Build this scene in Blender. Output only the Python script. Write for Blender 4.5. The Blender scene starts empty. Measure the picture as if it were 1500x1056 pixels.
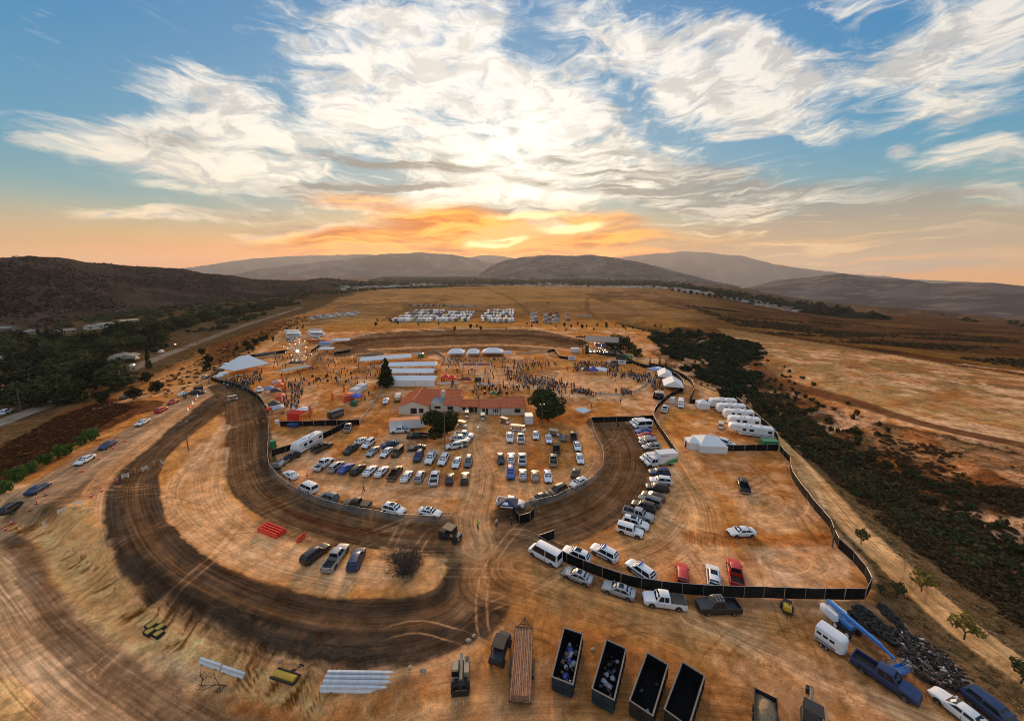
import bpy, bmesh, math, random
import numpy as np
from mathutils import Vector, Matrix
random.seed(7)
RNG = np.random.default_rng(11)
PI = math.pi
S = bpy.context.scene
COL = S.collection

# ------------------------------------------------------------------ camera
F, TILT, PPX, PPY, H = 550.0, math.radians(8.0), 750.0, 477.0, 47.2
CT, ST = math.cos(TILT), math.sin(TILT)
cd = bpy.data.cameras.new('camera'); cam = bpy.data.objects.new('camera', cd); COL.objects.link(cam)
cam.location = (0, 0, H); cam.rotation_euler = (math.radians(90) - TILT, 0, 0)
cd.sensor_width = 36; cd.lens = 36 * F / 1500.0; cd.shift_y = -(528 - PPY) / 1500.0
cd.clip_start = 0.5; cd.clip_end = 80000
S.camera = cam

def ray(px, py):
    u, v = (px - PPX) / F, (py - PPY) / F
    return u, CT - v * ST, -ST - v * CT
def P(px, py, z=0.0):
    """place on the land (height z) that the photograph shows at this spot"""
    x, y, dz = ray(px, py)
    k = (z - H) / dz
    return Vector((x * k, y * k, z))
def azel(px, py):
    x, y, z = ray(px, py)
    return math.atan2(x, y), math.atan2(z, math.hypot(x, y))
def heading(px, py, dx, dy, z=0.0):
    a, b = P(px, py, z), P(px + dx, py + dy, z)
    return math.atan2(b.y - a.y, b.x - a.x)

# ------------------------------------------------------------------ world, sun, exposure
SUN_AZ, SUN_EL = azel(704, 366)
W = bpy.data.worlds.new('World'); S.world = W; W.use_nodes = True
class NT:
    def __init__(s, tree): s.t = tree; s.n = tree.nodes; s.l = tree.links
    def put(s, sock, v):
        if v is None: return
        if isinstance(v, bpy.types.NodeSocket): s.l.new(v, sock)
        elif isinstance(v, (tuple, list)) and sock.type == 'RGBA' and len(v) == 3: sock.default_value = (*v, 1)
        else: sock.default_value = v
    def node(s, ty, **kw):
        n = s.n.new(ty)
        for k, v in kw.items(): setattr(n, k, v)
        return n
    def m(s, op, a, b=None, c=None, clamp=False):
        n = s.node('ShaderNodeMath', operation=op, use_clamp=clamp)
        for i, v in enumerate((a, b, c)): s.put(n.inputs[i], v)
        return n.outputs[0]
    def vm(s, op, a, b=None):
        n = s.node('ShaderNodeVectorMath', operation=op)
        s.put(n.inputs[0], a); s.put(n.inputs[1], b)
        return n.outputs['Value' if op in ('LENGTH', 'DOT_PRODUCT') else 'Vector']
    def mix(s, f, a, b, mode='MIX', clampf=True):
        n = s.node('ShaderNodeMix', data_type='RGBA', blend_type=mode, clamp_factor=clampf)
        s.put(n.inputs[0], f); s.put(n.inputs[6], a); s.put(n.inputs[7], b)
        return n.outputs[2]
    def noise(s, vec, scale, detail=5, rough=.55, dist=0., dim='3D', lac=2.):
        n = s.node('ShaderNodeTexNoise', noise_dimensions=dim)
        s.put(n.inputs['Vector'], vec)
        for k, v in (('Scale', scale), ('Detail', detail), ('Roughness', rough), ('Distortion', dist), ('Lacunarity', lac)):
            s.put(n.inputs[k], v)
        return n.outputs[0]
    def ramp(s, f, stops, interp='LINEAR'):
        n = s.node('ShaderNodeValToRGB'); e = n.color_ramp.elements; n.color_ramp.interpolation = interp
        while len(e) > 1: e.remove(e[0])
        e[0].position = stops[0][0]; e[0].color = (*stops[0][1], 1)
        for p, c in stops[1:]:
            k = e.new(p); k.color = (*c, 1)
        s.put(n.inputs[0], f)
        return n.outputs[0]
    def sm(s, v, lo, hi, a=0., b=1., ty='SMOOTHSTEP'):
        n = s.node('ShaderNodeMapRange', interpolation_type=ty)
        for i, x in enumerate((v, lo, hi, a, b)): s.put(n.inputs[i], x)
        return n.outputs[0]
    def xyz(s, x, y, z=0.):
        n = s.node('ShaderNodeCombineXYZ')
        for i, v in enumerate((x, y, z)): s.put(n.inputs[i], v)
        return n.outputs[0]
    def map(s, v, loc=(0, 0, 0), rot=(0, 0, 0), sc=(1, 1, 1), ty='POINT'):
        n = s.node('ShaderNodeMapping', vector_type=ty)
        s.put(n.inputs[0], v); n.inputs[1].default_value = loc; n.inputs[2].default_value = rot; n.inputs[3].default_value = sc
        return n.outputs[0]

def build_world():
    t = W.node_tree; t.nodes.clear(); N = NT(t)
    out = N.node('ShaderNodeOutputWorld'); bg = N.node('ShaderNodeBackground')
    N.l.new(bg.outputs[0], out.inputs[0])
    tc = N.node('ShaderNodeTexCoord').outputs['Generated']
    sep = N.node('ShaderNodeSeparateXYZ'); N.put(sep.inputs[0], tc)
    x, y, z = sep.outputs
    az = N.m('ARCTAN2', x, y); el = N.m('ARCSINE', z)
    ae = N.xyz(az, el)
    zc = N.m('MAXIMUM', z, 0.0)
    den = N.m('ADD', zc, 0.10)
    pl = N.xyz(N.m('DIVIDE', x, den), N.m('DIVIDE', y, den))       # the cloud deck seen in perspective
    # warping
    wn = N.node('ShaderNodeTexNoise'); N.put(wn.inputs['Vector'], ae); wn.inputs['Scale'].default_value = 5; wn.inputs['Detail'].default_value = 4
    warp = N.vm('MULTIPLY', N.vm('SUBTRACT', wn.outputs['Color'], (.5, .5, .5)), (.16, .07, 0.))
    aew = N.vm('ADD', ae, warp)
    def blob(a, b, th, v=aew, inner=.25):
        (a0, e0), (a1, e1) = azel(*a), azel(*b)
        c = ((a0 + a1) / 2, (e0 + e1) / 2, 0); L = math.hypot(a1 - a0, e1 - e0) / 2 + 1e-3
        q = N.map(v, c, (0, 0, math.atan2(e1 - e0, a1 - a0)), (L * 1.15, th * 1.35, 1), 'TEXTURE')
        return N.sm(N.vm('LENGTH', q), 1.0, inner, 0., 1.)
    def total(lst):
        s = None
        for it in lst:
            w = it[3] if len(it) > 3 else 1.
            b = N.m('MULTIPLY', blob(*it[:3]), w)
            s = b if s is None else N.m('ADD', s, b)
        return s
    # clear sky: Nishita plus the colour of a dusty sunset sky by height and bearing
    sky = N.node('ShaderNodeTexSky', sky_type='NISHITA')
    sky.sun_disc = False; sky.sun_elevation = max(SUN_EL, math.radians(3)); sky.sun_rotation = SUN_AZ
    sky.dust_density = 2.0
    nish = N.vm('SCALE', sky.outputs[0]); nish.node.inputs['Scale'].default_value = 0.05
    sd = N.m('ABSOLUTE', N.m('SUBTRACT', az, SUN_AZ))
    near = N.sm(sd, .95, 0.0)
    elf = N.sm(el, 0., .70, 0., 1., 'LINEAR')
    far_c = N.ramp(elf, [(0, (1.10, .54, .04)), (.03, (.95, .58, .13)), (.075, (.42, .45, .28)), (.18, (.20, .43, .45)), (.34, (.09, .35, .54)), (.60, (.04, .26, .53)), (1, (.025, .18, .48))])
    near_c = N.ramp(elf, [(0, (1.45, .27, .0)), (.05, (1.5, .42, .01)), (.10, (1.25, .52, .08)), (.17, (.98, .60, .24)), (.24, (.58, .60, .50)), (.40, (.36, .52, .60)), (.65, (.20, .40, .60)), (1, (.085, .26, .53))])
    nearb = N.m('MAXIMUM', near, N.m('MULTIPLY', N.m('MULTIPLY', N.sm(sd, 1.5, .25), N.sm(el, .20, .03)), .85))
    base = N.mix(nearb, far_c, near_c)
    base = N.mix(.12, base, nish)
    # cloud texture
    n1 = N.noise(N.map(pl, rot=(0, 0, .35), sc=(1.0, .40, 1)), 2.4, 9, .64, 1.1)
    n2 = N.noise(N.map(aew, rot=(0, 0, .22), sc=(4.0, 14., 1)), 1.9, 9, .66, .8)
    n3 = N.noise(N.map(aew, rot=(0, 0, -.25), sc=(5.0, 15., 1)), 1.9, 9, .66, .9)
    left = N.sm(az, .25, -.15)
    nn = N.m('ADD', N.m('MULTIPLY', n1, .35), N.m('MULTIPLY', N.m('ADD', N.m('MULTIPLY', n2, left), N.m('MULTIPLY', n3, N.m('SUBTRACT', 1., left))), .65))
    na = N.m('MULTIPLY_ADD', N.m('SUBTRACT', nn, .5), 2.35, .5)
    wmass = total([((380, 60), (760, 110), .16), ((480, 150), (900, 190), .17, 1.1), ((640, 195), (1010, 235), .15, 1.2), ((130, 110), (430, 160), .07, 1.05),
                   ((-60, 198), (430, 206), .05, 1.25), ((330, 215), (560, 180), .07, .9), ((160, 264), (520, 250), .035, 1.15), ((880, 40), (1200, 140), .08, 1.1),
                   ((780, 20), (960, 60), .10, .8), ((930, 120), (1400, 150), .10, .95), ((1290, 60), (1600, 60), .14, 1.1), ((1020, 60), (1150, 90), .05, .5), ((1330, 240), (1600, 225), .03, .8),
                   ((1290, 230), (1340, 228), .012, .8), ((560, 250), (900, 290), .08, 1.1), ((420, 300), (720, 300), .035, 1.0), ((40, 318), (440, 308), .018, 1.0), ((270, 345), (620, 330), .022, 1.1),
                   ((850, 240), (1300, 335), .07, 1.0), ((1380, 290), (1600, 300), .025, .9), ((590, 10), (800, 0), .06, .8), ((1180, 10), (1330, 20), .03, .6)])
    # deck goes on unseen past the frame, overhead and behind, shaped to warm the light
    outside = N.m('MULTIPLY', N.sm(el, .60, .78), .9)
    outside = N.m('MAXIMUM', outside, N.m('MULTIPLY', N.m('MULTIPLY', N.sm(N.m('ABSOLUTE', az), 1.0, 1.3), N.sm(el, .1, .3)), .7))
    wm = N.m('ADD', N.m('MINIMUM', wmass, 1.25), outside)
    dens = N.sm(N.m('ADD', N.m('MULTIPLY', wm, .50), na), .62, 1.16)
    # cloud colour: cream low, white high, grey in the thick folds
    cl_far = N.ramp(elf, [(0, (1.0, .52, .20)), (.10, (1.0, .72, .42)), (.22, (.94, .82, .64)), (.45, (.90, .83, .73)), (1, (.84, .81, .77))])
    cl_near = N.ramp(elf, [(0, (1.2, .45, .08)), (.07, (1.25, .68, .20)), (.15, (1.3, 1.0, .62)), (.28, (1.3, 1.18, .96)), (.55, (1.15, 1.06, .93)), (1, (.93, .89, .83))])
    cc = N.mix(near, cl_far, cl_near)
    fold = N.noise(N.map(aew, loc=(3, 1, 0), sc=(6, 14, 1)), 1.7, 8, .66, .6)
    cc = N.mix(N.m('MULTIPLY', N.sm(fold, .45, .60), N.m('SUBTRACT', .75, N.m('MULTIPLY', near, .25))), cc, N.mix(near, (.44, .45, .45), (.60, .55, .48)))
    col = N.mix(N.m('MULTIPLY', dens, .95), base, cc)
    # bright core around the hidden sun, above the ridge
    glow = total([((640, 200), (880, 215), .085, .75), ((700, 288), (900, 280), .022, .7), ((560, 285), (700, 280), .015, .6), ((685, 360), (750, 349), .010, 1.5), ((790, 332), (890, 327), .011, .9)])
    col = N.mix(N.m('MULTIPLY', N.m('MINIMUM', glow, 1.), N.sm(na, .25, .75)), col, N.mix(N.sm(el, .02, .2), (1.25, .95, .50), (1.3, 1.25, 1.14)))
    # thin dark streaks of the lower, unlit layer
    sn = N.noise(N.map(aew, rot=(0, 0, -.10), sc=(2.6, 20., 1)), 1.5, 7, .6, .5)
    dark = total([((280, 270), (720, 272), .012, 1.1), ((520, 312), (940, 302), .012, 1.1), ((700, 258), (1000, 288), .014, 1.1), ((300, 330), (520, 326), .010, .9), ((1000, 380), (1500, 400), .012, 1.0), ((320, 212), (800, 250), .013, 1.2), ((330, 285), (700, 270), .020, 1.0), ((150, 195), (330, 205), .02, .6), ((560, 318), (850, 300), .022, .9), ((240, 312), (420, 308), .012, .8),
                  ((790, 222), (1340, 338), .060, 1.6), ((950, 310), (1670, 345), .060, 1.6), ((870, 348), (1620, 408), .024, 1.6), ((1120, 310), (1640, 350), .045, .8), ((900, 280), (1250, 330), .02, .8), ((860, 185), (920, 178), .04, .7), ((760, 225), (1000, 265), .03, .7), ((1150, 295), (1600, 325), .05, .9), ((420, 238), (700, 225), .02, .5)])
    sn2 = N.noise(N.map(aew, loc=(2, 7, 0), rot=(0, 0, -.14), sc=(3.0, 34., 1)), 1.6, 8, .66, .6)
    dk = N.m('MINIMUM', N.m('MULTIPLY', dark, N.sm(N.m('ADD', N.m('MULTIPLY', sn, .55), N.m('MULTIPLY', sn2, .45)), .40, .57)), 1.)
    dkc = N.mix(N.sm(el, .03, .17), N.mix(near, (.52, .38, .22), (.72, .32, .09)), N.mix(near, (.27, .29, .28), (.38, .32, .25)))
    col = N.mix(N.m('MULTIPLY', dk, .86), col, dkc)
    lit = total([((320, 240), (900, 258), .016, 1.0), ((360, 298), (840, 290), .012, 1.0), ((280, 341), (620, 336), .010, 1.0), ((900, 300), (1150, 340), .02, .9), ((820, 250), (1560, 385), .10, .8), ((200, 270), (600, 300), .06, .6), ((900, 340), (1500, 395), .03, .6)])
    ln = N.noise(N.map(aew, loc=(5, 3, 0), rot=(0, 0, -.16), sc=(3.2, 26., 1)), 1.6, 8, .64, .6)
    col = N.mix(N.m('MULTIPLY', N.m('MULTIPLY', N.m('MINIMUM', lit, 1.), N.sm(ln, .50, .62)), .75), col, N.mix(N.sm(el, .02, .16), (1.0, .62, .26), (1.0, .90, .74)))
    # orange undersides near the sun
    org = total([((330, 352), (700, 340), .028, 1.1), ((520, 316), (800, 325), .03, 1.0), ((760, 352), (1000, 345), .022, 1.0), ((380, 374), (980, 374), .03, 1.1), ((630, 350), (700, 338), .04, 1.3), ((700, 378), (1000, 374), .014, 1.2), ((560, 378), (700, 376), .012, 1.2), ((420, 290), (640, 300), .02, .6), ((800, 315), (960, 330), .02, .7)])
    orn = N.noise(N.map(aew, loc=(1, 2, 0), sc=(3, 22., 1)), 1.7, 6, .6, .4)
    col = N.mix(N.m('MULTIPLY', N.m('MINIMUM', org, 1.), N.sm(orn, .26, .48)), col, N.mix(N.sm(orn, .42, .62), (1.5, .62, .06), (.78, .22, .02)))
    core = total([((684, 362), (775, 346), .011, 1.5), ((780, 335), (905, 326), .010, 1.0), ((690, 318), (860, 312), .008, .7)])
    col = N.mix(N.m('MULTIPLY', N.m('MINIMUM', core, 1.), N.sm(orn, .28, .48)), col, (1.6, 1.25, .55))
    # below the horizon: the colour of dusty land
    col = N.mix(N.sm(el, -.015, -.05), col, (.16, .11, .07))
    N.put(bg.inputs[0], col); bg.inputs[1].default_value = 1.06
build_world()
W.cycles.sampling_method = 'MANUAL'; W.cycles.sample_map_resolution = 1024

sl = bpy.data.lights.new('sun', 'SUN'); sun = bpy.data.objects.new('sun', sl); COL.objects.link(sun)
sl.energy = 5.0; sl.angle = math.radians(18); sl.color = (1.0, .62, .32)
_el = math.radians(10)
_d = Vector((math.sin(SUN_AZ) * math.cos(_el), math.cos(SUN_AZ) * math.cos(_el), math.sin(_el)))
sun.rotation_euler = _d.to_track_quat('Z', 'Y').to_euler(); sun.location = (0, 0, 300)

vs = S.view_settings; vs.view_transform = 'Standard'; vs.look = 'None'; vs.gamma = 1; vs.exposure = 0.0; vs.use_curve_mapping = False
S.render.engine = 'CYCLES'
cy = S.cycles; cy.use_denoising = True; cy.filter_width = 1.0; cy.max_bounces = 4; cy.diffuse_bounces = 2; cy.glossy_bounces = 2; cy.transmission_bounces = 2; cy.volume_bounces = 0; cy.transparent_max_bounces = 6
cy.caustics_reflective = False; cy.caustics_refractive = False
try: cy.denoiser = 'OPENIMAGEDENOISE'; cy.denoising_input_passes = 'RGB_ALBEDO_NORMAL'
except Exception: pass
# ------------------------------------------------------------------ numpy noise
def _hash(ix, iy, seed):
    h = (ix.astype(np.int64) * 374761393 + iy.astype(np.int64) * 668265263 + seed * 982451653) & 0x7fffffff
    h = ((h ^ (h >> 13)) * 1274126177) & 0x7fffffff
    return ((h ^ (h >> 16)) & 0xffff) / 65535.0
def vnoise(x, y, seed=0):
    ix, iy = np.floor(x), np.floor(y); fx, fy = x - ix, y - iy
    fx, fy = fx * fx * (3 - 2 * fx), fy * fy * (3 - 2 * fy)
    a, b = _hash(ix, iy, seed), _hash(ix + 1, iy, seed); c, d = _hash(ix, iy + 1, seed), _hash(ix + 1, iy + 1, seed)
    return (a * (1 - fx) + b * fx) * (1 - fy) + (c * (1 - fx) + d * fx) * fy
def fbm(x, y, scale, octv=4, seed=0, gain=.5):
    s, a, t = 0., 1., 0.
    f = 1.0 / scale
    for o in range(octv):
        s = s + a * vnoise(x * f + 17.3 * o, y * f - 9.1 * o, seed + o); t += a; a *= gain; f *= 2.03
    return s / t
def sstep(v, lo, hi):
    t = np.clip((v - lo) / (hi - lo), 0, 1); return t * t * (3 - 2 * t)
def lin(r, g, b):
    return tuple(((c / 255 + .055) / 1.055) ** 2.4 if c > 10 else c / 3294.6 for c in (r, g, b))

# ------------------------------------------------------------------ the shape of the land
def wpts(pts, z=0.):
    return np.array([P(a, b, z)[:2] for a, b in pts])
def seg_dist(X, Y, pl):
    """distance to a polyline, arc length along it, signed side"""
    best = np.full(X.shape, 1e18); arc = np.zeros(X.shape); side = np.zeros(X.shape); s0 = 0.
    for (ax, ay), (bx, by) in zip(pl[:-1], pl[1:]):
        dx, dy = bx - ax, by - ay; L2 = dx * dx + dy * dy + 1e-9; L = math.sqrt(L2)
        t = np.clip(((X - ax) * dx + (Y - ay) * dy) / L2, 0, 1)
        ex, ey = X - ax - t * dx, Y - ay - t * dy; d = ex * ex + ey * ey
        k = d < best
        best = np.where(k, d, best); arc = np.where(k, s0 + t * L, arc); side = np.where(k, np.sign(dx * ey - dy * ex), side); s0 += L
    return np.sqrt(best), arc, side
def smooth_line(pts, n=6):
    """Catmull-Rom through the points"""
    p = np.vstack([2 * pts[0] - pts[1], pts, 2 * pts[-1] - pts[-2]]); out = []
    for i in range(1, len(p) - 2):
        for k in range(n):
            t = k / n; a, b, c, d = p[i - 1], p[i], p[i + 1], p[i + 2]
            out.append(.5 * (2 * b + (c - a) * t + (2 * a - 5 * b + 4 * c - d) * t * t + (3 * b - a - 3 * c + d) * t ** 3))
    out.append(p[-2]); return np.array(out)
def inside(X, Y, pg):
    r = np.zeros(X.shape, bool); n = len(pg)
    for i in range(n):
        x0, y0 = pg[i]; x1, y1 = pg[(i + 1) % n]
        if y0 == y1: continue
        c = ((y0 > Y) != (y1 > Y)) & (X < (x1 - x0) * (Y - y0) / (y1 - y0) + x0); r ^= c
    return r
def poly_sd(X, Y, pg):
    """signed distance, positive inside; only near the polygon"""
    out = np.full(X.shape, -1e3)
    lo, hi = pg.min(0) - 25, pg.max(0) + 25
    k = (X > lo[0]) & (X < hi[0]) & (Y > lo[1]) & (Y < hi[1])
    if k.any():
        x, y = X[k], Y[k]
        d, _, _ = seg_dist(x, y, np.vstack([pg, pg[:1]])); out[k] = np.where(inside(x, y, pg), d, -d)
    return out
RAV_AXIS = smooth_line(wpts([(925, 482), (990, 498), (1050, 525), (1120, 580), (1190, 640), (1250, 690), (1315, 735), (1395, 790), (1490, 850), (1640, 935)], -5.))
RAV_W = np.interp(np.arange(len(RAV_AXIS)), [0, 8, 20, 30, 48], [10, 22, 24, 22, 26])
LOW_ROAD = smooth_line(wpts([(-300, 740), (-70, 810), (0, 870), (42, 930), (95, 985), (165, 1040), (270, 1110), (420, 1180)], -2.2))
def elev(X, Y):
    X = np.asarray(X, float); Y = np.asarray(Y, float)
    r = np.hypot(X, Y); az = np.arctan2(X, Y)
    z = np.zeros(X.shape)
    # gentle undulation of the far plateau, falling away into the valley
    far = sstep(r, 320, 900)
    z += far * (fbm(X, Y, 420, 3, 5) - .5) * 9
    z -= 22 * sstep(r, 1150, 2100) * sstep(np.abs(az), 1.2, .7)
    z -= sstep(az, .35, .75) * np.clip(r - 260, 0, 1700) * .052
    z -= sstep(az, -.45, -.70) * 3.0 * sstep(r, 150, 260)
    z -= 700 * sstep(r, 5200, 13000) + 330 * sstep(az, .30, .42) * sstep(r, 3400, 6200)
    # ravine
    k = (X > 20) & (r < 700)
    if k.any():
        d, arc, side = seg_dist(X[k], Y[k], RAV_AXIS)
        w = np.where(side > 0, 21, 11) + 4 * vnoise(arc / 30, arc * 0, 3)
        z[k] -= 7.0 * sstep(d, w * 1.25, 2) * (.85 + .5 * (fbm(X[k], Y[k], 7, 3, 9) - .5))
    # low road at the left and the cut bank above it
    k = (X < 10) & (r < 160)
    if k.any():
        d, arc, side = seg_dist(X[k], Y[k], LOW_ROAD)
        er = (fbm(arc, d * .35, 1.5, 4, 21) - .3) * 5.5
        z[k] -= 2.2 * np.where(side > 0, sstep(d, 11.5 + er, 6.5 + er * .4), 1.0)
    # back oval of the old track: banked dirt
    k = (np.abs(X) < 220) & (r > 180) & (r < 330)
    if k.any():
        d, _, side = seg_dist(X[k], Y[k], BACK_OVAL); z[k] += 1.6 * np.exp(-(d / 5.0) ** 2)
    z += .10 * (fbm(X, Y, 3.0, 3, 31) - .5) * sstep(r, 900, 300)
    return z
BACK_OVAL = smooth_line(wpts([(470, 540), (478, 515), (520, 494), (600, 487), (700, 484), (790, 486), (845, 498), (870, 520)]))
def G(px, py, up=0.):
    """point of the land surface seen at this spot of the photograph"""
    p = P(px, py, up)
    for _ in range(4):
        p = P(px, py, float(elev(np.array([p.x]), np.array([p.y]))[0]) + up)
    return p
def gz(x, y): return float(elev(np.array([x]), np.array([y]))[0])

def mesh_np(name, V, Fq, mat, kind=None, smooth=True):
    me = bpy.data.meshes.new(name); V = np.asarray(V, np.float32); Fq = np.asarray(Fq, np.int32)
    n = Fq.shape[1]
    me.vertices.add(len(V)); me.vertices.foreach_set('co', V.ravel())
    me.loops.add(Fq.size); me.loops.foreach_set('vertex_index', Fq.ravel())
    me.polygons.add(len(Fq)); me.polygons.foreach_set('loop_start', np.arange(0, Fq.size, n, dtype=np.int32))
    me.update(calc_edges=True); me.validate()
    if smooth: me.polygons.foreach_set('use_smooth', np.ones(len(me.polygons), bool))
    if mat: me.materials.append(mat)
    o = bpy.data.objects.new(name, me); COL.objects.link(o)
    if kind: o['kind'] = kind
    return o
def set_attr(o, name, arr, ty):
    a = o.data.attributes.new(name, ty, 'POINT')
    arr = np.asarray(arr, np.float32)
    if ty == 'FLOAT_COLOR': a.data.foreach_set('color', np.hstack([arr, np.ones((len(arr), 1), np.float32)]).ravel())
    elif ty == 'FLOAT_VECTOR': a.data.foreach_set('vector', arr.ravel())
    else: a.data.foreach_set('value', arr.ravel())

# ------------------------------------------------------------------ soil material: colour by the kind of soil, grain and tyre marks by noise
def soil_material():
    m = bpy.data.materials.new('soil'); m.use_nodes = True; t = m.node_tree; t.nodes.clear(); N = NT(t)
    out = N.node('ShaderNodeOutputMaterial'); bs = N.node('ShaderNodeBsdfPrincipled'); N.l.new(bs.outputs[0], out.inputs[0])
    bs.inputs['Roughness'].default_value = 1.0; bs.inputs['Specular IOR Level'].default_value = 0.0
    col = N.node('ShaderNodeAttribute', attribute_name='soil').outputs['Color']
    flow = N.node('ShaderNodeAttribute', attribute_name='flow').outputs['Vector']
    ma = N.node('ShaderNodeAttribute', attribute_name='marks').outputs['Fac']
    gr = N.node('ShaderNodeAttribute', attribute_name='tuft').outputs['Fac']
    pos = N.node('ShaderNodeNewGeometry').outputs['Position']
    s1 = N.noise(N.map(flow, sc=(1., .035, 1)), 1.1, 6, .68, .25)
    s2 = N.noise(N.map(flow, loc=(9, 4, 0), sc=(1., .018, 1)), .33, 4, .6, .3)
    s3 = N.noise(N.map(flow, loc=(3, 8, 0), sc=(1., .012, 1)), 3.2, 3, .6, .2)
    st = N.m('ADD', N.m('ADD', N.m('MULTIPLY', s1, .40), N.m('MULTIPLY', s2, .25)), N.m('MULTIPLY', s3, .35))
    f_st = N.sm(st, .36, .64, .46, 1.56, 'LINEAR')
    g1 = N.noise(pos, 1.3, 9, .72); g2 = N.noise(pos, .11, 5, .6, .6); g3 = N.noise(pos, 5., 4, .7)
    f_g = N.m('MULTIPLY', N.m('ADD', 1., N.m('MULTIPLY', N.sm(g1, .32, .68, -1., 1., 'LINEAR'), N.m('ADD', .13, N.m('MULTIPLY', gr, .16)))), N.sm(g2, .3, .7, .80, 1.20, 'LINEAR'))
    f_g = N.m('MULTIPLY', f_g, N.sm(g3, .3, .7, .82, 1.18, 'LINEAR'))
    f = N.m('MULTIPLY', f_g, N.m('ADD', 1., N.m('MULTIPLY', ma, N.m('SUBTRACT', f_st, 1.))))
    g4 = N.noise(pos, .38, 7, .70, .3); f_g = N.m('MULTIPLY', f_g, N.sm(g4, .34, .66, .76, 1.24, 'LINEAR'))
    cl = N.noise(pos, 2.6, 5, .7); f_g = N.m('MULTIPLY', f_g, N.m('SUBTRACT', 1., N.sm(cl, .60, .68, 0., .34)))
    f = N.m('MULTIPLY', f_g, N.m('ADD', 1., N.m('MULTIPLY', ma, N.m('SUBTRACT', f_st, 1.))))
    # dry tufts and clods
    tn = N.noise(pos, .62, 6, .75, .4)
    f = N.m('MULTIPLY', f, N.m('SUBTRACT', 1., N.m('MULTIPLY', gr, N.sm(tn, .50, .60, 0., .62))))
    # scattered pale stones
    vo = N.node('ShaderNodeTexVoronoi'); N.put(vo.inputs['Vector'], pos); vo.inputs['Scale'].default_value = 1.1; vo.inputs['Randomness'].default_value = 1
    peb = N.m('MULTIPLY', N.sm(vo.outputs['Distance'], .10, .05), N.sm(g2, .52, .62))
    f = N.m('ADD', f, N.m('MULTIPLY', peb, .5))
    f = N.m('POWER', f, 1.4)
    c = N.vm('SCALE', col); c.node.inputs['Scale'].default_value = 1; N.l.new(f, c.node.inputs['Scale'])
    hue = N.mix(N.sm(g2, .35, .65), (1.05, .99, .93), (.97, 1.0, 1.05))
    c = N.mix(1., c, hue, 'MULTIPLY')
    N.put(bs.inputs['Base Color'], c)
    bp = N.node('ShaderNodeBump'); bp.inputs['Strength'].default_value = .42; bp.inputs['Distance'].default_value = .35
    hgt = N.m('ADD', N.m('MULTIPLY', g1, .35), N.m('ADD', N.m('MULTIPLY', N.m('MULTIPLY', s1, ma), .9), N.m('MULTIPLY', N.m('MULTIPLY', tn, gr), 1.6)))
    N.put(bp.inputs['Height'], hgt); N.l.new(bp.outputs[0], bs.inputs['Normal'])
    return m
SOIL = soil_material()

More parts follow.
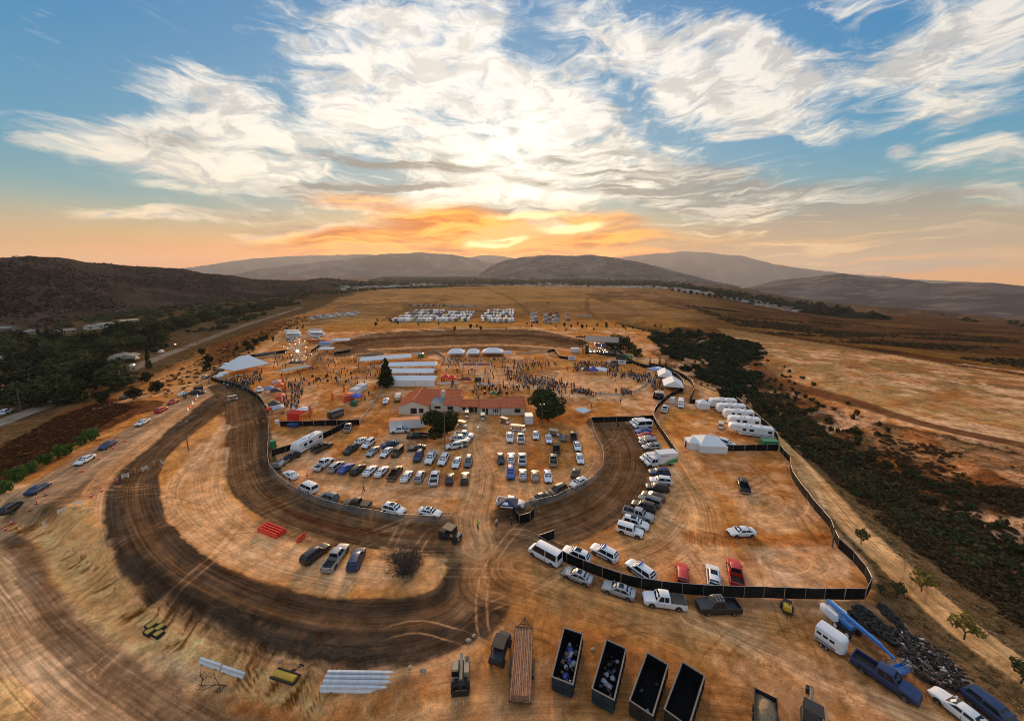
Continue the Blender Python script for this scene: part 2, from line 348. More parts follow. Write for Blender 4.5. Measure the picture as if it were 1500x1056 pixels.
def build_ground():
    # tessellation: finer near the drone, coarser with distance, all the way round
    az = np.concatenate([np.linspace(-PI, -1.12, 40)[:-1], np.arctan(np.linspace(math.tan(-1.12), math.tan(1.12), 1050)), np.linspace(1.12, PI, 40)[1:]])
    yp = np.concatenate([np.linspace(900, 640, 30)[:-1], np.linspace(640, 2.6, 470)])
    rr = np.concatenate([[3, 10, 18], H * F / yp])
    A, R = np.meshgrid(az, rr)
    R = R / np.where(np.abs(A) < 1.12, np.cos(A), math.cos(1.12)); R = np.minimum(R, 16000)
    X, Y = (R * np.sin(A)).ravel(), (R * np.cos(A)).ravel()
    Z = elev(X, Y)
    n, m = len(rr), len(az)
    i = np.arange(n * m).reshape(n, m)
    Fq = np.stack([i[:-1, :-1], i[1:, :-1], i[1:, 1:], i[:-1, 1:]], -1).reshape(-1, 4)[:, ::-1]
    r = np.hypot(X, Y); a = np.arctan2(X, Y)
    N1, N2, N3 = fbm(X, Y, 14, 5, 1), fbm(X, Y, 60, 4, 2), fbm(X, Y, 4, 4, 3)
    _ea, _eb = (fbm(X, Y, 3.2, 6, 77, .68) - .5) * 2.2, (fbm(X, Y, 13., 6, 78, .62) - .5) * 2.2
    E = lambda amp: (_ea if amp < 2 else _eb) * amp
    C = {k: np.array(v) for k, v in dict(dirt=(.40, .205, .078), tan=(.52, .325, .185), red=(.34, .130, .042), dark=(.064, .050, .040), brown=(.125, .083, .052), gold=(.50, .295, .095),
         grass=(.30, .205, .105), scrub=(.085, .052, .030), rust=(.135, .062, .030), road=(.26, .205, .15), pave=(.20, .185, .165), pale=(.60, .43, .29), bank=(.62, .375, .185), green=(.055, .06, .03)).items()}
    col = np.empty((len(X), 3)); col[:] = C['dirt']
    marks = np.full(len(X), .20); tuft = np.zeros(len(X)); flow = np.stack([X * .6 + 2 * N1, Y, np.zeros(len(X))], 1)
    def lay(c, w):
        nonlocal col
        c = C[c] if isinstance(c, str) else c
        col = col * (1 - w[:, None]) + c * w[:, None]
    def zone(pts, c, f=1.0, amp=1.0, k=1.0, mk=None, tf=None, z=0., sm=True, nz=None):
        pg = wpts(pts, z)
        if sm: pg = smooth_line(np.vstack([pg, pg[:1]]), 4)[:-1]
        f = f * .5; w = sstep(poly_sd(X, Y, pg) + E(amp), -f, f) * k
        if nz is not None: w = w * nz
        lay(c, w)
        if mk is not None: marks[:] = marks * (1 - w) + mk * w
        if tf is not None: tuft[:] = tuft * (1 - w) + tf * w
        return w
    def strip(pts, width, c, f=.8, amp=.6, k=1., mk=None, tf=None, z=0., fl=True, nz=None):
        pl = smooth_line(wpts(pts, z)); lo, hi = pl.min(0) - 60, pl.max(0) + 60
        q = (X > lo[0]) & (X < hi[0]) & (Y > lo[1]) & (Y < hi[1])
        w = np.zeros(len(X)); d, arc, side = seg_dist(X[q], Y[q], pl)
        wd = np.interp(arc, np.linspace(0, arc.max() + 1e-6, len(width)), width) if isinstance(width, (list, tuple)) else width
        f = f * .55; w[q] = sstep(wd - d + E(amp)[q], -f, f) * k
        if nz is not None: w = w * nz
        if c is not None: lay(c, w)
        if mk is not None: marks[:] = marks * (1 - w) + mk * w
        if tf is not None: tuft[:] = tuft * (1 - w) + tf * w
        if fl:
            g = q.copy(); g[q] = w[q] > .02
            flow[g, 0] = (d * side)[w[q] > .02]; flow[g, 1] = arc[w[q] > .02]
        return w
    # --- far land
    far = sstep(r, 300, 420)
    lay((.43, .265, .105), far * .85); tuft[:] = far * .35
    lay('grass', far * sstep(N2, .50, .62) * .75)
    lay('brown', far * sstep(fbm(X, Y * .25, 60, 4, 8), .56, .66) * .5)
    marks[:] = np.where(r > 300, .15, marks)
    lay('scrub', sstep(r, 1250, 1900) * .75)                                    # valley floor
    zone([(470, 478), (560, 440), (660, 420), (900, 416), (980, 440), (1060, 470), (985, 478), (700, 500), (560, 490)], 'gold', 6, 5, .55, tf=.3)
    zone([(590, 446), (700, 446), (745, 452), (700, 458), (600, 458)], 'brown', 3, 3, .6)
    zone([(690, 458), (900, 456), (965, 462), (968, 478), (880, 480), (700, 476)], 'red', 5, 3, .35)
    zone([(855, 430), (935, 425), (1010, 440), (1000, 452), (940, 440), (880, 440)], 'rust', 8, 8, .6, tf=.5)
    zone([(870, 438), (885, 438), (930, 452), (915, 454)], 'rust', 3, 2, .6)
    lay('brown', far * sstep(fbm(X, Y, 110, 5, 91, .6), .50, .62) * .45); lay('tan', far * sstep(fbm(X, Y, 70, 5, 92, .6), .54, .64) * .4)
    for tl in ([(480, 452), (560, 440), (700, 432), (900, 428)], [(700, 418), (745, 436), (775, 458)], [(560, 470), (600, 452), (660, 440), (820, 436)], [(880, 470), (860, 450), (880, 432), (1000, 426)]): strip(tl, 3.5, (.20, .12, .06), 2, 2, .7)
    flow[:, 0] = np.where(r > 300, Y * .10, flow[:, 0]); flow[:, 1] = np.where(r > 300, X * .5, flow[:, 1]); marks[:] = np.where(r > 300, .55, marks)
    # --- right: brush land and the hay field
    wr = sstep(a, .42, .56) * sstep(r, 190, 260); lay('rust', wr * .8); tuft[:] = np.maximum(tuft, wr * .8)
    lay('gold', wr * sstep(fbm(X * .25, Y, 26, 4, 12), .55, .63) * .38); lay('scrub', wr * sstep(fbm(X * .3, Y, 18, 4, 13), .55, .63) * .8)
    zone([(1050, 478), (1100, 480), (1250, 500), (1400, 528), (1560, 560), (1700, 720), (1500, 655), (1350, 625), (1250, 592), (1150, 553), (1110, 530), (1090, 510)], (.44, .305, .155), 1, 1.5, .97, mk=.12, tf=.2)
    zone([(1280, 515), (1560, 565), (1600, 600), (1300, 545)], 'grass', 8, 6, .45)
    zone([(1060, 470), (1180, 484), (1330, 506), (1560, 548), (1560, 535), (1330, 495), (1180, 474)], 'gold', 3, 4, .5, tf=.6)
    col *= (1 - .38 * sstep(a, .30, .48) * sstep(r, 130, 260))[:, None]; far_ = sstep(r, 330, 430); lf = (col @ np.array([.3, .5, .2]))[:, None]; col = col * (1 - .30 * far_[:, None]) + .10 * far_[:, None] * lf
    # --- ravine and slopes
    zone([(955, 490), (1000, 478), (1090, 500), (1150, 556), (1250, 596), (1350, 628), (1560, 670), (1700, 800), (1700, 1100), (1500, 960), (1430, 905), (1340, 830), (1260, 760), (1200, 700), (1150, 640), (1100, 600), (1020, 562), (960, 530)], (.085, .058, .034), 2, 3, .95, mk=.1, tf=.9)
    zone([(1150, 565), (1300, 625), (1400, 660), (1420, 690), (1300, 680), (1210, 640)], 'red', 6, 5, .28, tf=.8)
    zone([(1230, 600), (1400, 645), (1540, 675), (1540, 700), (1380, 670), (1240, 622)], 'tan', 2, 2, .28, tf=.9)
    d_r, _, _ = seg_dist(X, Y, RAV_AXIS)
    lay('scrub', sstep(d_r + E(5), 20, 8) * .85 * sstep(r, 700, 500)); lay('green', sstep(d_r + E(5), 14, 4) * .5 * sstep(r, 700, 500))
    zone([(1330, 700), (1500, 690), (1700, 800), (1700, 1000), (1500, 880), (1400, 800)], 'scrub', 8, 8, .7, nz=sstep(N3, .35, .6))
    # --- venue plateau, bare soil
    zone([(300, 560), (350, 520), (430, 482), (560, 477), (700, 480), (860, 484), (930, 500), (960, 530), (1010, 562), (1110, 640), (1160, 680), (1290, 880), (1340, 960), (1560, 1100), (700, 1300), (-200, 1300), (-100, 900), (60, 740)], 'dirt', 4, 2, 1., mk=.16, tf=.02)
    dust = sstep(fbm(X, Y, 11, 6, 41, .62), .46, .60); lay((.58, .40, .265), dust * .70 * (r < 330)); lay('red', sstep(fbm(X, Y, 8, 6, 42, .62), .50, .62) * .45 * (r < 330)); lay('brown', sstep(fbm(X, Y, 5, 6, 43, .65), .56, .64) * .4 * (r < 330))
    zone([(660, 480), (760, 482), (850, 500), (840, 512), (700, 514), (540, 518), (480, 512), (520, 492)], 'brown', 3, 2, .8)
    strip([(505, 506), (540, 498), (600, 494), (700, 491), (790, 493), (848, 505)], 6.5, (.085, .05, .03), 1.5, 1., .95, mk=.8)
    strip([(466, 520), (490, 504), (540, 491), (600, 486.5), (700, 483.5), (790, 485.5), (850, 498)], 2.2, 'pale', 1., .8, .7)
    strip([(470, 535), (478, 520), (498, 508)], 5, (.22, .13, .07), 2, 1, .8, mk=.8)
    strip([(500, 520), (560, 502), (640, 500), (740, 495), (830, 505)], 5, 'brown', 3, 1.5, .8, mk=.8)
    strip([(545, 512), (640, 508), (740, 505), (830, 512)], 3, 'tan', 2, 1, .7, mk=.6)
    # arena ring
    strip([(770, 555), (800, 572), (860, 580), (920, 575), (950, 560), (955, 545)], 2.2, 'pale', 1, .8, .8)
    zone([(800, 550), (850, 545), (900, 550), (930, 562), (880, 574), (820, 568)], 'tan', 4, 2, .75)
    strip([(780, 545), (850, 538), (905, 545), (940, 560)], 2.0, 'brown', 1, .8, .4)
    # --- right service road, grassy verge
    zone([(1000, 552), (1070, 582), (1140, 620), (1205, 672), (1285, 735), (1385, 815), (1500, 895), (1660, 1000), (1660, 1120), (1440, 1010), (1345, 925), (1285, 890), (1280, 840), (1225, 770), (1165, 680), (1150, 650), (1100, 605), (1010, 565)], (.165, .122, .068), 1, .8, .95, mk=.1, tf=.75)
    strip([(985, 552), (1060, 583), (1110, 615), (1155, 660), (1200, 713), (1250, 770), (1320, 838), (1400, 910), (1500, 985), (1620, 1070)], 2.5, (.52, .345, .185), .6, .4, 1., mk=.7, tf=0)
    strip([(1098, 500), (1106, 525), (1150, 550), (1250, 586), (1350, 620), (1500, 652), (1700, 690)], 3.0, (.15, .078, .042), .8, .5, 1., mk=.8, tf=.1)
    # --- left: scrub, houses' land, roads
    zone([(-500, 470), (0, 480), (200, 470), (400, 440), (500, 430), (470, 450), (400, 470), (330, 500), (200, 560), (60, 640), (-500, 800)], (.085, .065, .036), 4, 4, .9, tf=.6, mk=.05)
    zone([(-600, 420), (0, 444), (250, 432), (480, 426), (520, 432), (420, 446), (300, 474), (150, 505), (-600, 560)], (.06, .05, .03), 10, 8, .9, tf=.5)
    zone([(-200, 575), (0, 522), (80, 495), (200, 475), (330, 452), (430, 438), (440, 446), (330, 478), (250, 502), (160, 537), (80, 572), (0, 602), (-200, 665)], (.11, .085, .05), 3, 3, .8, tf=.5)
    zone([(180, 560), (330, 495), (440, 462), (500, 445), (440, 480), (380, 510), (320, 545), (240, 580), (150, 600)], 'dirt', 3, 3, .55, tf=.6, mk=.1)
    zone([(310, 498), (400, 470), (425, 468), (380, 500), (300, 530)], 'rust', 3, 4, .8, tf=.7)
    zone([(-300, 700), (0, 655), (80, 605), (150, 578), (205, 590), (190, 610), (120, 645), (40, 690), (-60, 740), (-300, 850)], 'rust', 1.5, 2, 1., tf=.8, mk=.1)
    zone([(0, 700), (90, 630), (140, 600), (100, 650), (40, 690)], (.09, .035, .02), 4, 4, .5, tf=.8)
    zone([(170, 585), (205, 582), (240, 585), (225, 600), (185, 605)], 'rust', 1, 1, .9, tf=.8)
    strip([(-300, 735), (0, 612), (80, 580), (160, 545), (250, 510), (345, 477), (395, 463), (440, 450)], 3.4, 'pave', .6, .3, .95, mk=.25, tf=0)
    strip([(-60, 540), (40, 533), (120, 520), (190, 500)], 3.0, 'tan', .8, .8, .8, mk=.3)
    strip([(150, 590), (200, 578), (260, 566), (310, 560)], 3.2, 'tan', 1, 1, .8, mk=.5)
    strip([(415, 482), (400, 498), (360, 522), (300, 550), (250, 565)], 3.0, 'tan', 1, 1, .7, mk=.5)
    # entrance road and its dark verge
    strip([(-260, 900), (-60, 790), (60, 725), (150, 665), (215, 625), (270, 588), (310, 567)], [8, 6.5, 5.5, 5, 4.5, 4], (.28, .205, .14), 1.0, .8, .95, mk=.7, tf=0)
    strip([(-260, 925), (-60, 815), (70, 748), (160, 690), (230, 640), (290, 600)], [2.6, 2.5, 2.2, 1.8, 1.4], (.13, .095, .062), 1.2, .9, .7, mk=.8)
    # --- the race track
    TR = [(345, 566), (312, 592), (275, 622), (235, 655), (200, 690), (186, 725), (196, 775), (230, 825), (290, 865), (370, 900), (460, 924), (540, 930), (620, 922), (675, 895), (697, 850), (680, 800)]
    strip(TR, [4.5, 5.5, 6.5, 7.5, 7.2, 6.6, 6.2, 6.0, 5.8, 6.0, 6.2, 6.0, 5.0], 'brown', .7, .7, 1., mk=1., tf=0)
    strip([(330, 560), (350, 580), (362, 620), (366, 670), (382, 715), (430, 745), (500, 768), (580, 785), (660, 788), (720, 785), (800, 765), (865, 738), (902, 700), (910, 660), (890, 622)], [6, 6, 5.8, 5.5, 5.4, 5.6, 5.6, 5.2, 6, 7.5, 7.5, 7.0, 6.5, 6.5, 6.5], 'brown', .8, .7, .92, mk=1., tf=0)
    zone([(640, 790), (700, 765), (760, 770), (790, 800), (760, 850), (730, 900), (690, 930), (660, 900), (665, 840)], (.21, .135, .08), 2, 1.5, .75, mk=.9)
    # dark, wet-looking outer groove
    strip([(300, 590), (258, 622), (208, 660), (170, 700), (157, 740), (166, 795), (200, 850), (265, 895), (350, 930), (450, 952), (540, 958), (620, 950), (690, 922), (725, 885)], [3.8, 4.2, 3.2, 1.7, 1.5, 2.0, 2.3, 2.6, 2.9, 3.2, 3.3, 3.0, 1.6], 'dark', 1.0, .6, .9, mk=.9, fl=False)
    strip([(232, 700), (232, 740), (262, 800), (325, 848), (410, 878), (490, 892), (580, 892), (640, 875), (668, 835)], [1.8, 1.6, 1.4, 1.3, 1.3, 1.2, 1.], 'dark', .9, .6, .78, fl=False)
    strip([(385, 600), (386, 660), (395, 705), (430, 732), (480, 748)], [1.2, 1.2, 1.3, 1.0], 'dark', .8, .5, .7, fl=False)
    strip([(385, 720), (430, 752), (490, 772), (560, 782), (625, 783)], [.4, 1.1, 1.0, .9, .3], (.13, .06, .035), .5, .5, .75, fl=False)
    strip([(340, 720), (380, 755), (460, 782), (560, 800), (640, 805)], .8, 'dark', .8, .6, .55, fl=False)
    strip([(930, 735), (945, 690), (935, 650), (925, 625)], 1.6, 'dark', 1., .6, .5, fl=False)
    strip([(800, 790), (870, 770), (925, 735)], .7, 'dark', .6, .5, .6, fl=False)
    # pale shoulders
    strip([(285, 590), (240, 625), (188, 668), (150, 702), (133, 745), (138, 800), (170, 855), (235, 902), (320, 942), (420, 970), (520, 985), (620, 980), (700, 945)], [2.0, 2.4, 2.6, 2.0, 1.6, 1.5, 1.2, 1.2, 1., .8], 'tan', .9, .8, .8, mk=.5, fl=False)
    # island soils
    zone([(322, 606), (300, 622), (252, 662), (236, 690), (236, 722), (246, 758), (280, 796), (336, 832), (405, 857), (482, 874), (560, 876), (620, 868), (648, 846), (650, 826), (610, 808), (540, 803), (470, 789), (398, 764), (350, 734), (328, 692), (322, 640)], (.47, .255, .105), .7, .5, 1., mk=.2, tf=.02)
    zone([(560, 800), (640, 812), (650, 832), (620, 866), (560, 850), (540, 820)], 'tan', 1.5, 1.5, .6, tf=.2)
    zone([(395, 757), (470, 785), (540, 803), (500, 810), (420, 790), (372, 765)], (.22, .15, .09), 1, 1, .8, tf=.4)
    zone([(262, 660), (300, 640), (325, 640), (325, 690), (300, 700), (270, 690)], (.27, .17, .09), 1.5, 1, .6)
    for i, pl in enumerate([[(330, 625), (290, 690), (300, 750), (360, 800), (450, 835), (560, 850)], [(300, 650), (255, 720), (290, 780), (380, 830), (500, 860)], [(325, 660), (318, 720), (350, 765), (420, 805), (500, 830), (600, 838)]]):
        strip(pl, 1.6, 'pale', 1.2, .8, .45, mk=.8)
    # --- cut bank above the low road and the low road
    zone([(60, 800), (78, 760), (128, 735), (150, 800), (190, 870), (260, 918), (340, 960), (440, 985), (560, 1022), (690, 1010), (690, 1040), (560, 1045), (420, 1040), (300, 1020), (210, 985), (140, 930), (90, 880)], 'bank', 1.2, 1.2, .9, mk=.1, tf=.25, z=-.6)
    zone([(95, 790), (135, 760), (165, 830), (230, 900), (190, 920), (125, 870)], (.50, .31, .15), 2, 1.5, .8, mk=.2, tf=0)
    zone([(85, 860), (190, 925), (290, 975), (350, 1015), (260, 1010), (170, 960), (100, 910)], (.62, .43, .26), 1., 1.0, .6, tf=.5, z=-1)
    zone([(330, 1000), (470, 1000), (560, 1012), (640, 1005), (690, 1015), (560, 1040), (420, 1035), (340, 1025)], 'red', 1.2, 1.2, .75, tf=.5)
    zone([(225, 930), (290, 950), (420, 975), (470, 985), (470, 1000), (400, 995), (300, 985), (240, 955)], (.42, .31, .20), .8, .6, .75, mk=.1)
    strip([(-300, 740), (-70, 810), (0, 870), (42, 930), (95, 985), (165, 1040), (270, 1110), (420, 1180)], 3.8, (.42, .30, .195), 1.2, .8, .95, mk=1., tf=0, z=-2.2)
    strip([(28, 790), (50, 850), (82, 905), (130, 955), (200, 1003), (290, 1052), (400, 1100)], [1.4, 1.6, 1.8, 2.0, 2.0], (.16, .105, .068), 1.5, 1.2, .75, tf=.3, z=-2, fl=False)
    kb = (X < 10) & (r < 150)
    db, ab, sb = seg_dist(X[kb], Y[kb], LOW_ROAD); ib = (db > 5.6) & (db < 12) & (sb > 0)
    wob = 2.2 * (fbm(X[kb], Y[kb], 5, 4, 5) - .5) + 1.0 * (fbm(X[kb], Y[kb], 1.6, 3, 6) - .5)
    gl = .6 * fbm(ab + wob, db * .22, .55, 5, 51, .66) + .4 * fbm(ab + wob, db * .15, 2.1, 4, 54, .62); gw = np.where(ib, sstep(db, 5.6, 7) * sstep(db, 11, 8.2), 0)
    cb = col[kb]; dk_ = sstep(gl, .47, .38)[:, None]; cb = cb * (1 - gw[:, None]) + gw[:, None] * (np.array((.20, .095, .035)) * dk_ + np.array((.62, .37, .19)) * (1 - dk_)) * (.65 + .7 * fbm(X[kb], Y[kb], .8, 4, 52))[:, None]
    bare_ = sstep(fbm(X[kb], Y[kb], 9, 4, 53), .30, .46)[:, None]; col[kb] = col[kb] * (1 - bare_) + cb * bare_
    zone([(-300, 960), (0, 990), (60, 1060), (90, 1120), (-300, 1200)], 'bank', 1, 1, .9, tf=.5, z=-2.2)
    # --- lots: loose tyre-combed soil
    for i, pl in enumerate([[(720, 655), (700, 700), (700, 770)], [(690, 640), (720, 690), (690, 745), (600, 745)], [(430, 700), (520, 712), (640, 722), (760, 715), (850, 690)], [(860, 630), (868, 670), (840, 705), (790, 722)]]):
        strip(pl, 3.0, 'tan', 2.5, 1.5, .45, mk=.8)
    strip([(700, 610), (690, 650), (705, 700), (690, 760), (700, 800)], 3.2, (.37, .255, .155), 1.5, 1, .7, mk=.8)
    strip([(1005, 660), (1015, 710), (1000, 760), (960, 800), (880, 830)], 5, 'tan', 3, 1.5, .45, mk=1.)
    strip([(975, 640), (1000, 690), (1030, 740), (1040, 800)], 3, 'bank', 2, 1., .4, mk=1.)
    for cx, cy, rx, ry in ((1140, 735, 55, 38), (1135, 735, 38, 24), (1120, 738, 20, 12), (1170, 822, 58, 24), (1160, 822, 42, 17), (1150, 822, 24, 9)):
        ring = [(cx + rx * math.cos(q), cy + ry * math.sin(q)) for q in np.linspace(0, 2 * PI, 14)]
        strip(ring, 1.5, 'pale', 1.3, .6, .33, mk=1.)
    zone([(1000, 775), (1110, 788), (1205, 780), (1225, 800), (1120, 800), (1010, 796)], 'red', 1, 1, .7, tf=.5)
    zone([(1020, 668), (1150, 664), (1165, 690), (1040, 695)], 'red', 1.5, 1., .5)
    # foreground apron, combed toward the gate
    for i, pl in enumerate([[(720, 850), (850, 880), (1000, 920), (1200, 985), (1500, 1090)], [(760, 830), (880, 865), (1030, 900), (1180, 930), (1300, 1000)], [(560, 1075), (720, 1040), (900, 1040), (1100, 1060)]]):
        strip(pl, 4.0, (.35, .20, .095), 3.5, 1.5, .6, mk=.8)
    strip([(1010, 905), (1120, 950), (1250, 1010), (1400, 1070)], 1.6, 'pale', 1.5, 1., .28, mk=1.)
    zone([(800, 930), (900, 950), (1040, 990), (1100, 1056), (900, 1080), (700, 1050), (690, 960)], (.21, .12, .06), 3, 2, .3, tf=.15)
    zone([(1250, 880), (1330, 900), (1420, 1000), (1400, 1030), (1300, 980), (1240, 920)], 'brown', 2, 1.5, .7, tf=.5)
    zone([(800, 820), (950, 868), (1120, 880), (1270, 882), (1270, 892), (1100, 893), (930, 880), (800, 832)], 'brown', 1, .8, .55)
    rt = np.random.default_rng(5)
    def wheel_pair(x, y, h, L, k, c, wv=.17, gap=.82, amp=.6):
        pts = [(x, y)]
        for _ in range(9): h += rt.normal(0, .10) + k; pts.append((pts[-1][0] + math.cos(h) * L / 9, pts[-1][1] + math.sin(h) * L / 9))
        pl = np.array(pts); lo, hi = pl.min(0) - 2, pl.max(0) + 2; q = (X > lo[0]) & (X < hi[0]) & (Y > lo[1]) & (Y < hi[1])
        if not q.any(): return
        d, arc, sd_ = seg_dist(X[q], Y[q], pl); w = np.exp(-((d - gap) / wv) ** 2) * np.clip(np.minimum(arc, L - arc) / 3, 0, 1) * (.15 + .85 * vnoise(arc * .5, arc * 0 + x, 3)) * amp
        col[q] = col[q] * (1 - w[:, None]) + np.array(c) * w[:, None]
    areas = [([(420, 690), (690, 710), (860, 690), (850, 640), (520, 640)], 46), ([(260, 620), (320, 640), (380, 760), (640, 820), (600, 870), (400, 850), (270, 780), (235, 710)], 40), ([(1010, 670), (1150, 670), (1250, 860), (1000, 860), (900, 800)], 46), ([(690, 850), (900, 890), (1250, 900), (1400, 1060), (700, 1060)], 50), ([(0, 720), (260, 590), (300, 600), (120, 760)], 14), ([(420, 500), (950, 500), (950, 600), (420, 600)], 26)]
    for pg_, n_ in areas:
        pg = wpts(pg_); lo, hi = pg.min(0), pg.max(0); c_ = 0
        while c_ < n_:
            x, y = rt.uniform(lo[0], hi[0]), rt.uniform(lo[1], hi[1])
            if inside(np.array([x]), np.array([y]), pg)[0]:
                c_ += 1; wheel_pair(x, y, rt.uniform(0, 6.28), rt.uniform(14, 38), rt.normal(0, .10), (.17, .075, .028) if rt.random() < .72 else (.52, .33, .19), rt.uniform(.12, .22), rt.uniform(.6, .9), rt.uniform(.3, .8))
    # large-scale tone
    col *= (.88 + .26 * N2 + .10 * (N3 - .5))[:, None]
    L_ = (col @ np.array([.3, .5, .2]))[:, None]; col = np.maximum(L_ + (col - L_) * 1.10, .018) * np.array([1.08, .91, .75]) * (1 + .30 * sstep(L_, .09, .22) * (r < 330)[:, None])
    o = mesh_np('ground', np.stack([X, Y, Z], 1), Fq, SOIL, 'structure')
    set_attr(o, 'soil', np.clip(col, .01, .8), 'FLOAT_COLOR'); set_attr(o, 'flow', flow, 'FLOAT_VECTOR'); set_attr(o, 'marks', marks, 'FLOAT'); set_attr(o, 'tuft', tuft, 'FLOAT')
build_ground()

# ------------------------------------------------------------------ hills and mountain ridges
def hill(name, prof, dist, depth_f, depth_b, base, cols, bump, seed, n=420, rows=70, mat=None, gull=1.0, spread=60):
    """prof: skyline as seen from the drone, laid out at its own distance with front and back slopes"""
    xs = np.array([p[0] for p in prof], float); ys = np.array([p[1] for p in prof], float)
    px = np.linspace(xs[0], xs[-1], n)
    py = np.interp(px, xs, ys) + ((fbm(px, px * 0 + seed, 55, 6, seed, .62) - .5) * 7.0 + (.5 - np.abs(fbm(px, px * 0 + seed * 2, 26, 5, seed, .6) - .5) * 4) * .8) * np.clip((412 - np.interp(px, xs, ys)) / 12, .15, 1)
    A = np.empty(n); Z = np.empty(n); D = np.empty(n)
    d0, d1 = dist if isinstance(dist, tuple) else (dist, dist)
    for i in range(n):
        D[i] = d0 + (d1 - d0) * i / (n - 1)
        a, e = azel(px[i], py[i]); A[i] = a; Z[i] = H + D[i] * math.tan(e)
    t = np.concatenate([np.linspace(-1, 0, rows), np.linspace(0, 1, rows // 2)[1:]])
    AA, TT = np.meshgrid(A, t); DD = np.broadcast_to(D, AA.shape); ZZ = np.broadcast_to(Z, AA.shape)
    R = DD + np.where(TT < 0, TT * depth_f, TT * depth_b)
    X, Y = R * np.sin(AA), R * np.cos(AA)
    b = base(X, Y) if callable(base) else base
    s = np.where(TT < 0, 1 + TT, 1 - TT); s = s ** 1.15
    q = np.abs(fbm(X, Y, bump * 9, 5, seed) - .5) * 2; q2 = fbm(X, Y, bump * 3, 5, seed + 3)
    body = np.sin(np.pi * np.clip(s, 0, 1)) * .55 + .12 * (s > .5) * (1 - s)
    Zs = b + (ZZ - b) * s + gull * (ZZ - b) * body * ((q - .30) * .55 + (q2 - .5) * .30)
    i = np.arange(AA.size).reshape(AA.shape)
    Fq = np.stack([i[:-1, :-1], i[:-1, 1:], i[1:, 1:], i[1:, :-1]], -1).reshape(-1, 4)
    x, y = X.ravel(), Y.ravel()
    c0, c1, c2 = (np.array(c) for c in cols)
    w = sstep(fbm(x, y, bump * 2.2, 5, seed + 5), .42, .60)[:, None]; w2 = (sstep(fbm(x, y, bump * .9, 4, seed + 9), .58, .70) * .55)[:, None]
    c = c0 * (1 - w) + c1 * w; c = c * (1 - w2) + c2 * w2
    o = mesh_np(name, np.stack([x, y, Zs.ravel()], 1), Fq, SOIL, 'structure')
    set_attr(o, 'soil', c, 'FLOAT_COLOR'); set_attr(o, 'flow', np.stack([x, y, x * 0], 1), 'FLOAT_VECTOR'); set_attr(o, 'marks', x * 0, 'FLOAT'); set_attr(o, 'tuft', x * 0 + .5, 'FLOAT')
    return o
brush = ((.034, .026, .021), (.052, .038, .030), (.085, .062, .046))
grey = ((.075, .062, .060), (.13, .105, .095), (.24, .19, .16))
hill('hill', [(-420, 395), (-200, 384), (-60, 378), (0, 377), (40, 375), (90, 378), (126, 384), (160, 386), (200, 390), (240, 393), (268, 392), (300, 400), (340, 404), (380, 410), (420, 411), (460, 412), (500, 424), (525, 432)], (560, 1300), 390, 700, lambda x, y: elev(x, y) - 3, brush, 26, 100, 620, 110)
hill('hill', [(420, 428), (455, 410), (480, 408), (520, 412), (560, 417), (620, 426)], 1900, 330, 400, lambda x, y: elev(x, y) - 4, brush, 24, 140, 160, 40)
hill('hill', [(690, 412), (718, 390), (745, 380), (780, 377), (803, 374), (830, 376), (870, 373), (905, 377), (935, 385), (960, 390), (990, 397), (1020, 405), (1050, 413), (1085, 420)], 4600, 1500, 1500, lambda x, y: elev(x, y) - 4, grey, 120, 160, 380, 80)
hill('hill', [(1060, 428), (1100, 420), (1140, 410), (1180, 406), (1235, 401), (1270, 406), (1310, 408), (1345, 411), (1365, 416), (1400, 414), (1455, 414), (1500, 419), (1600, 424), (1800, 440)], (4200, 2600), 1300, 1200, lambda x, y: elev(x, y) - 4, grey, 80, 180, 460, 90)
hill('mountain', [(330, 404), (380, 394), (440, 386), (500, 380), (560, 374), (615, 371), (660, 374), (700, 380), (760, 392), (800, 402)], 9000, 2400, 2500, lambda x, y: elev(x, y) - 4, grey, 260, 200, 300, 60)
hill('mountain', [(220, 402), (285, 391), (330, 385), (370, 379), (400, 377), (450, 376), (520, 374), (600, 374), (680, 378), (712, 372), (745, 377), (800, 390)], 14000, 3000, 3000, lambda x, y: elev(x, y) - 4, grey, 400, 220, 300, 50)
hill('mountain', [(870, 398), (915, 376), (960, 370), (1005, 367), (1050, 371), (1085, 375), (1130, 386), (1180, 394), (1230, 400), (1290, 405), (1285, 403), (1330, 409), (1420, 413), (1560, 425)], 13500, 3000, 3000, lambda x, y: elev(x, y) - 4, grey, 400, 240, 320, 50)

# ------------------------------------------------------------------ air
hm = bpy.data.materials.new('air'); hm.use_nodes = True; t = hm.node_tree; t.nodes.clear()
_o = t.nodes.new('ShaderNodeOutputMaterial'); _v = t.nodes.new('ShaderNodeVolumePrincipled'); t.links.new(_v.outputs[0], _o.inputs['Volume'])
_v.inputs['Color'].default_value = (.87, .87, .90, 1); _v.inputs['Density'].default_value = 4.4e-5; _v.inputs['Anisotropy'].default_value = .25
def box_verts(x0, x1, y0, y1, z0, z1):
    return [(x, y, z) for z in (z0, z1) for x, y in ((x0, y0), (x1, y0), (x1, y1), (x0, y1))]
BOXF = [(3, 2, 1, 0), (4, 5, 6, 7), (0, 1, 5, 4), (1, 2, 6, 5), (2, 3, 7, 6), (3, 0, 4, 7)]
HTOP = max(max(v.co.z for v in o.data.vertices) for o in bpy.data.objects if o.name.startswith(('hill', 'mountain'))) + 30
mesh_np('haze', box_verts(-18600, 18600, -16800, 18400, -1300, HTOP), BOXF, hm, 'stuff', False)
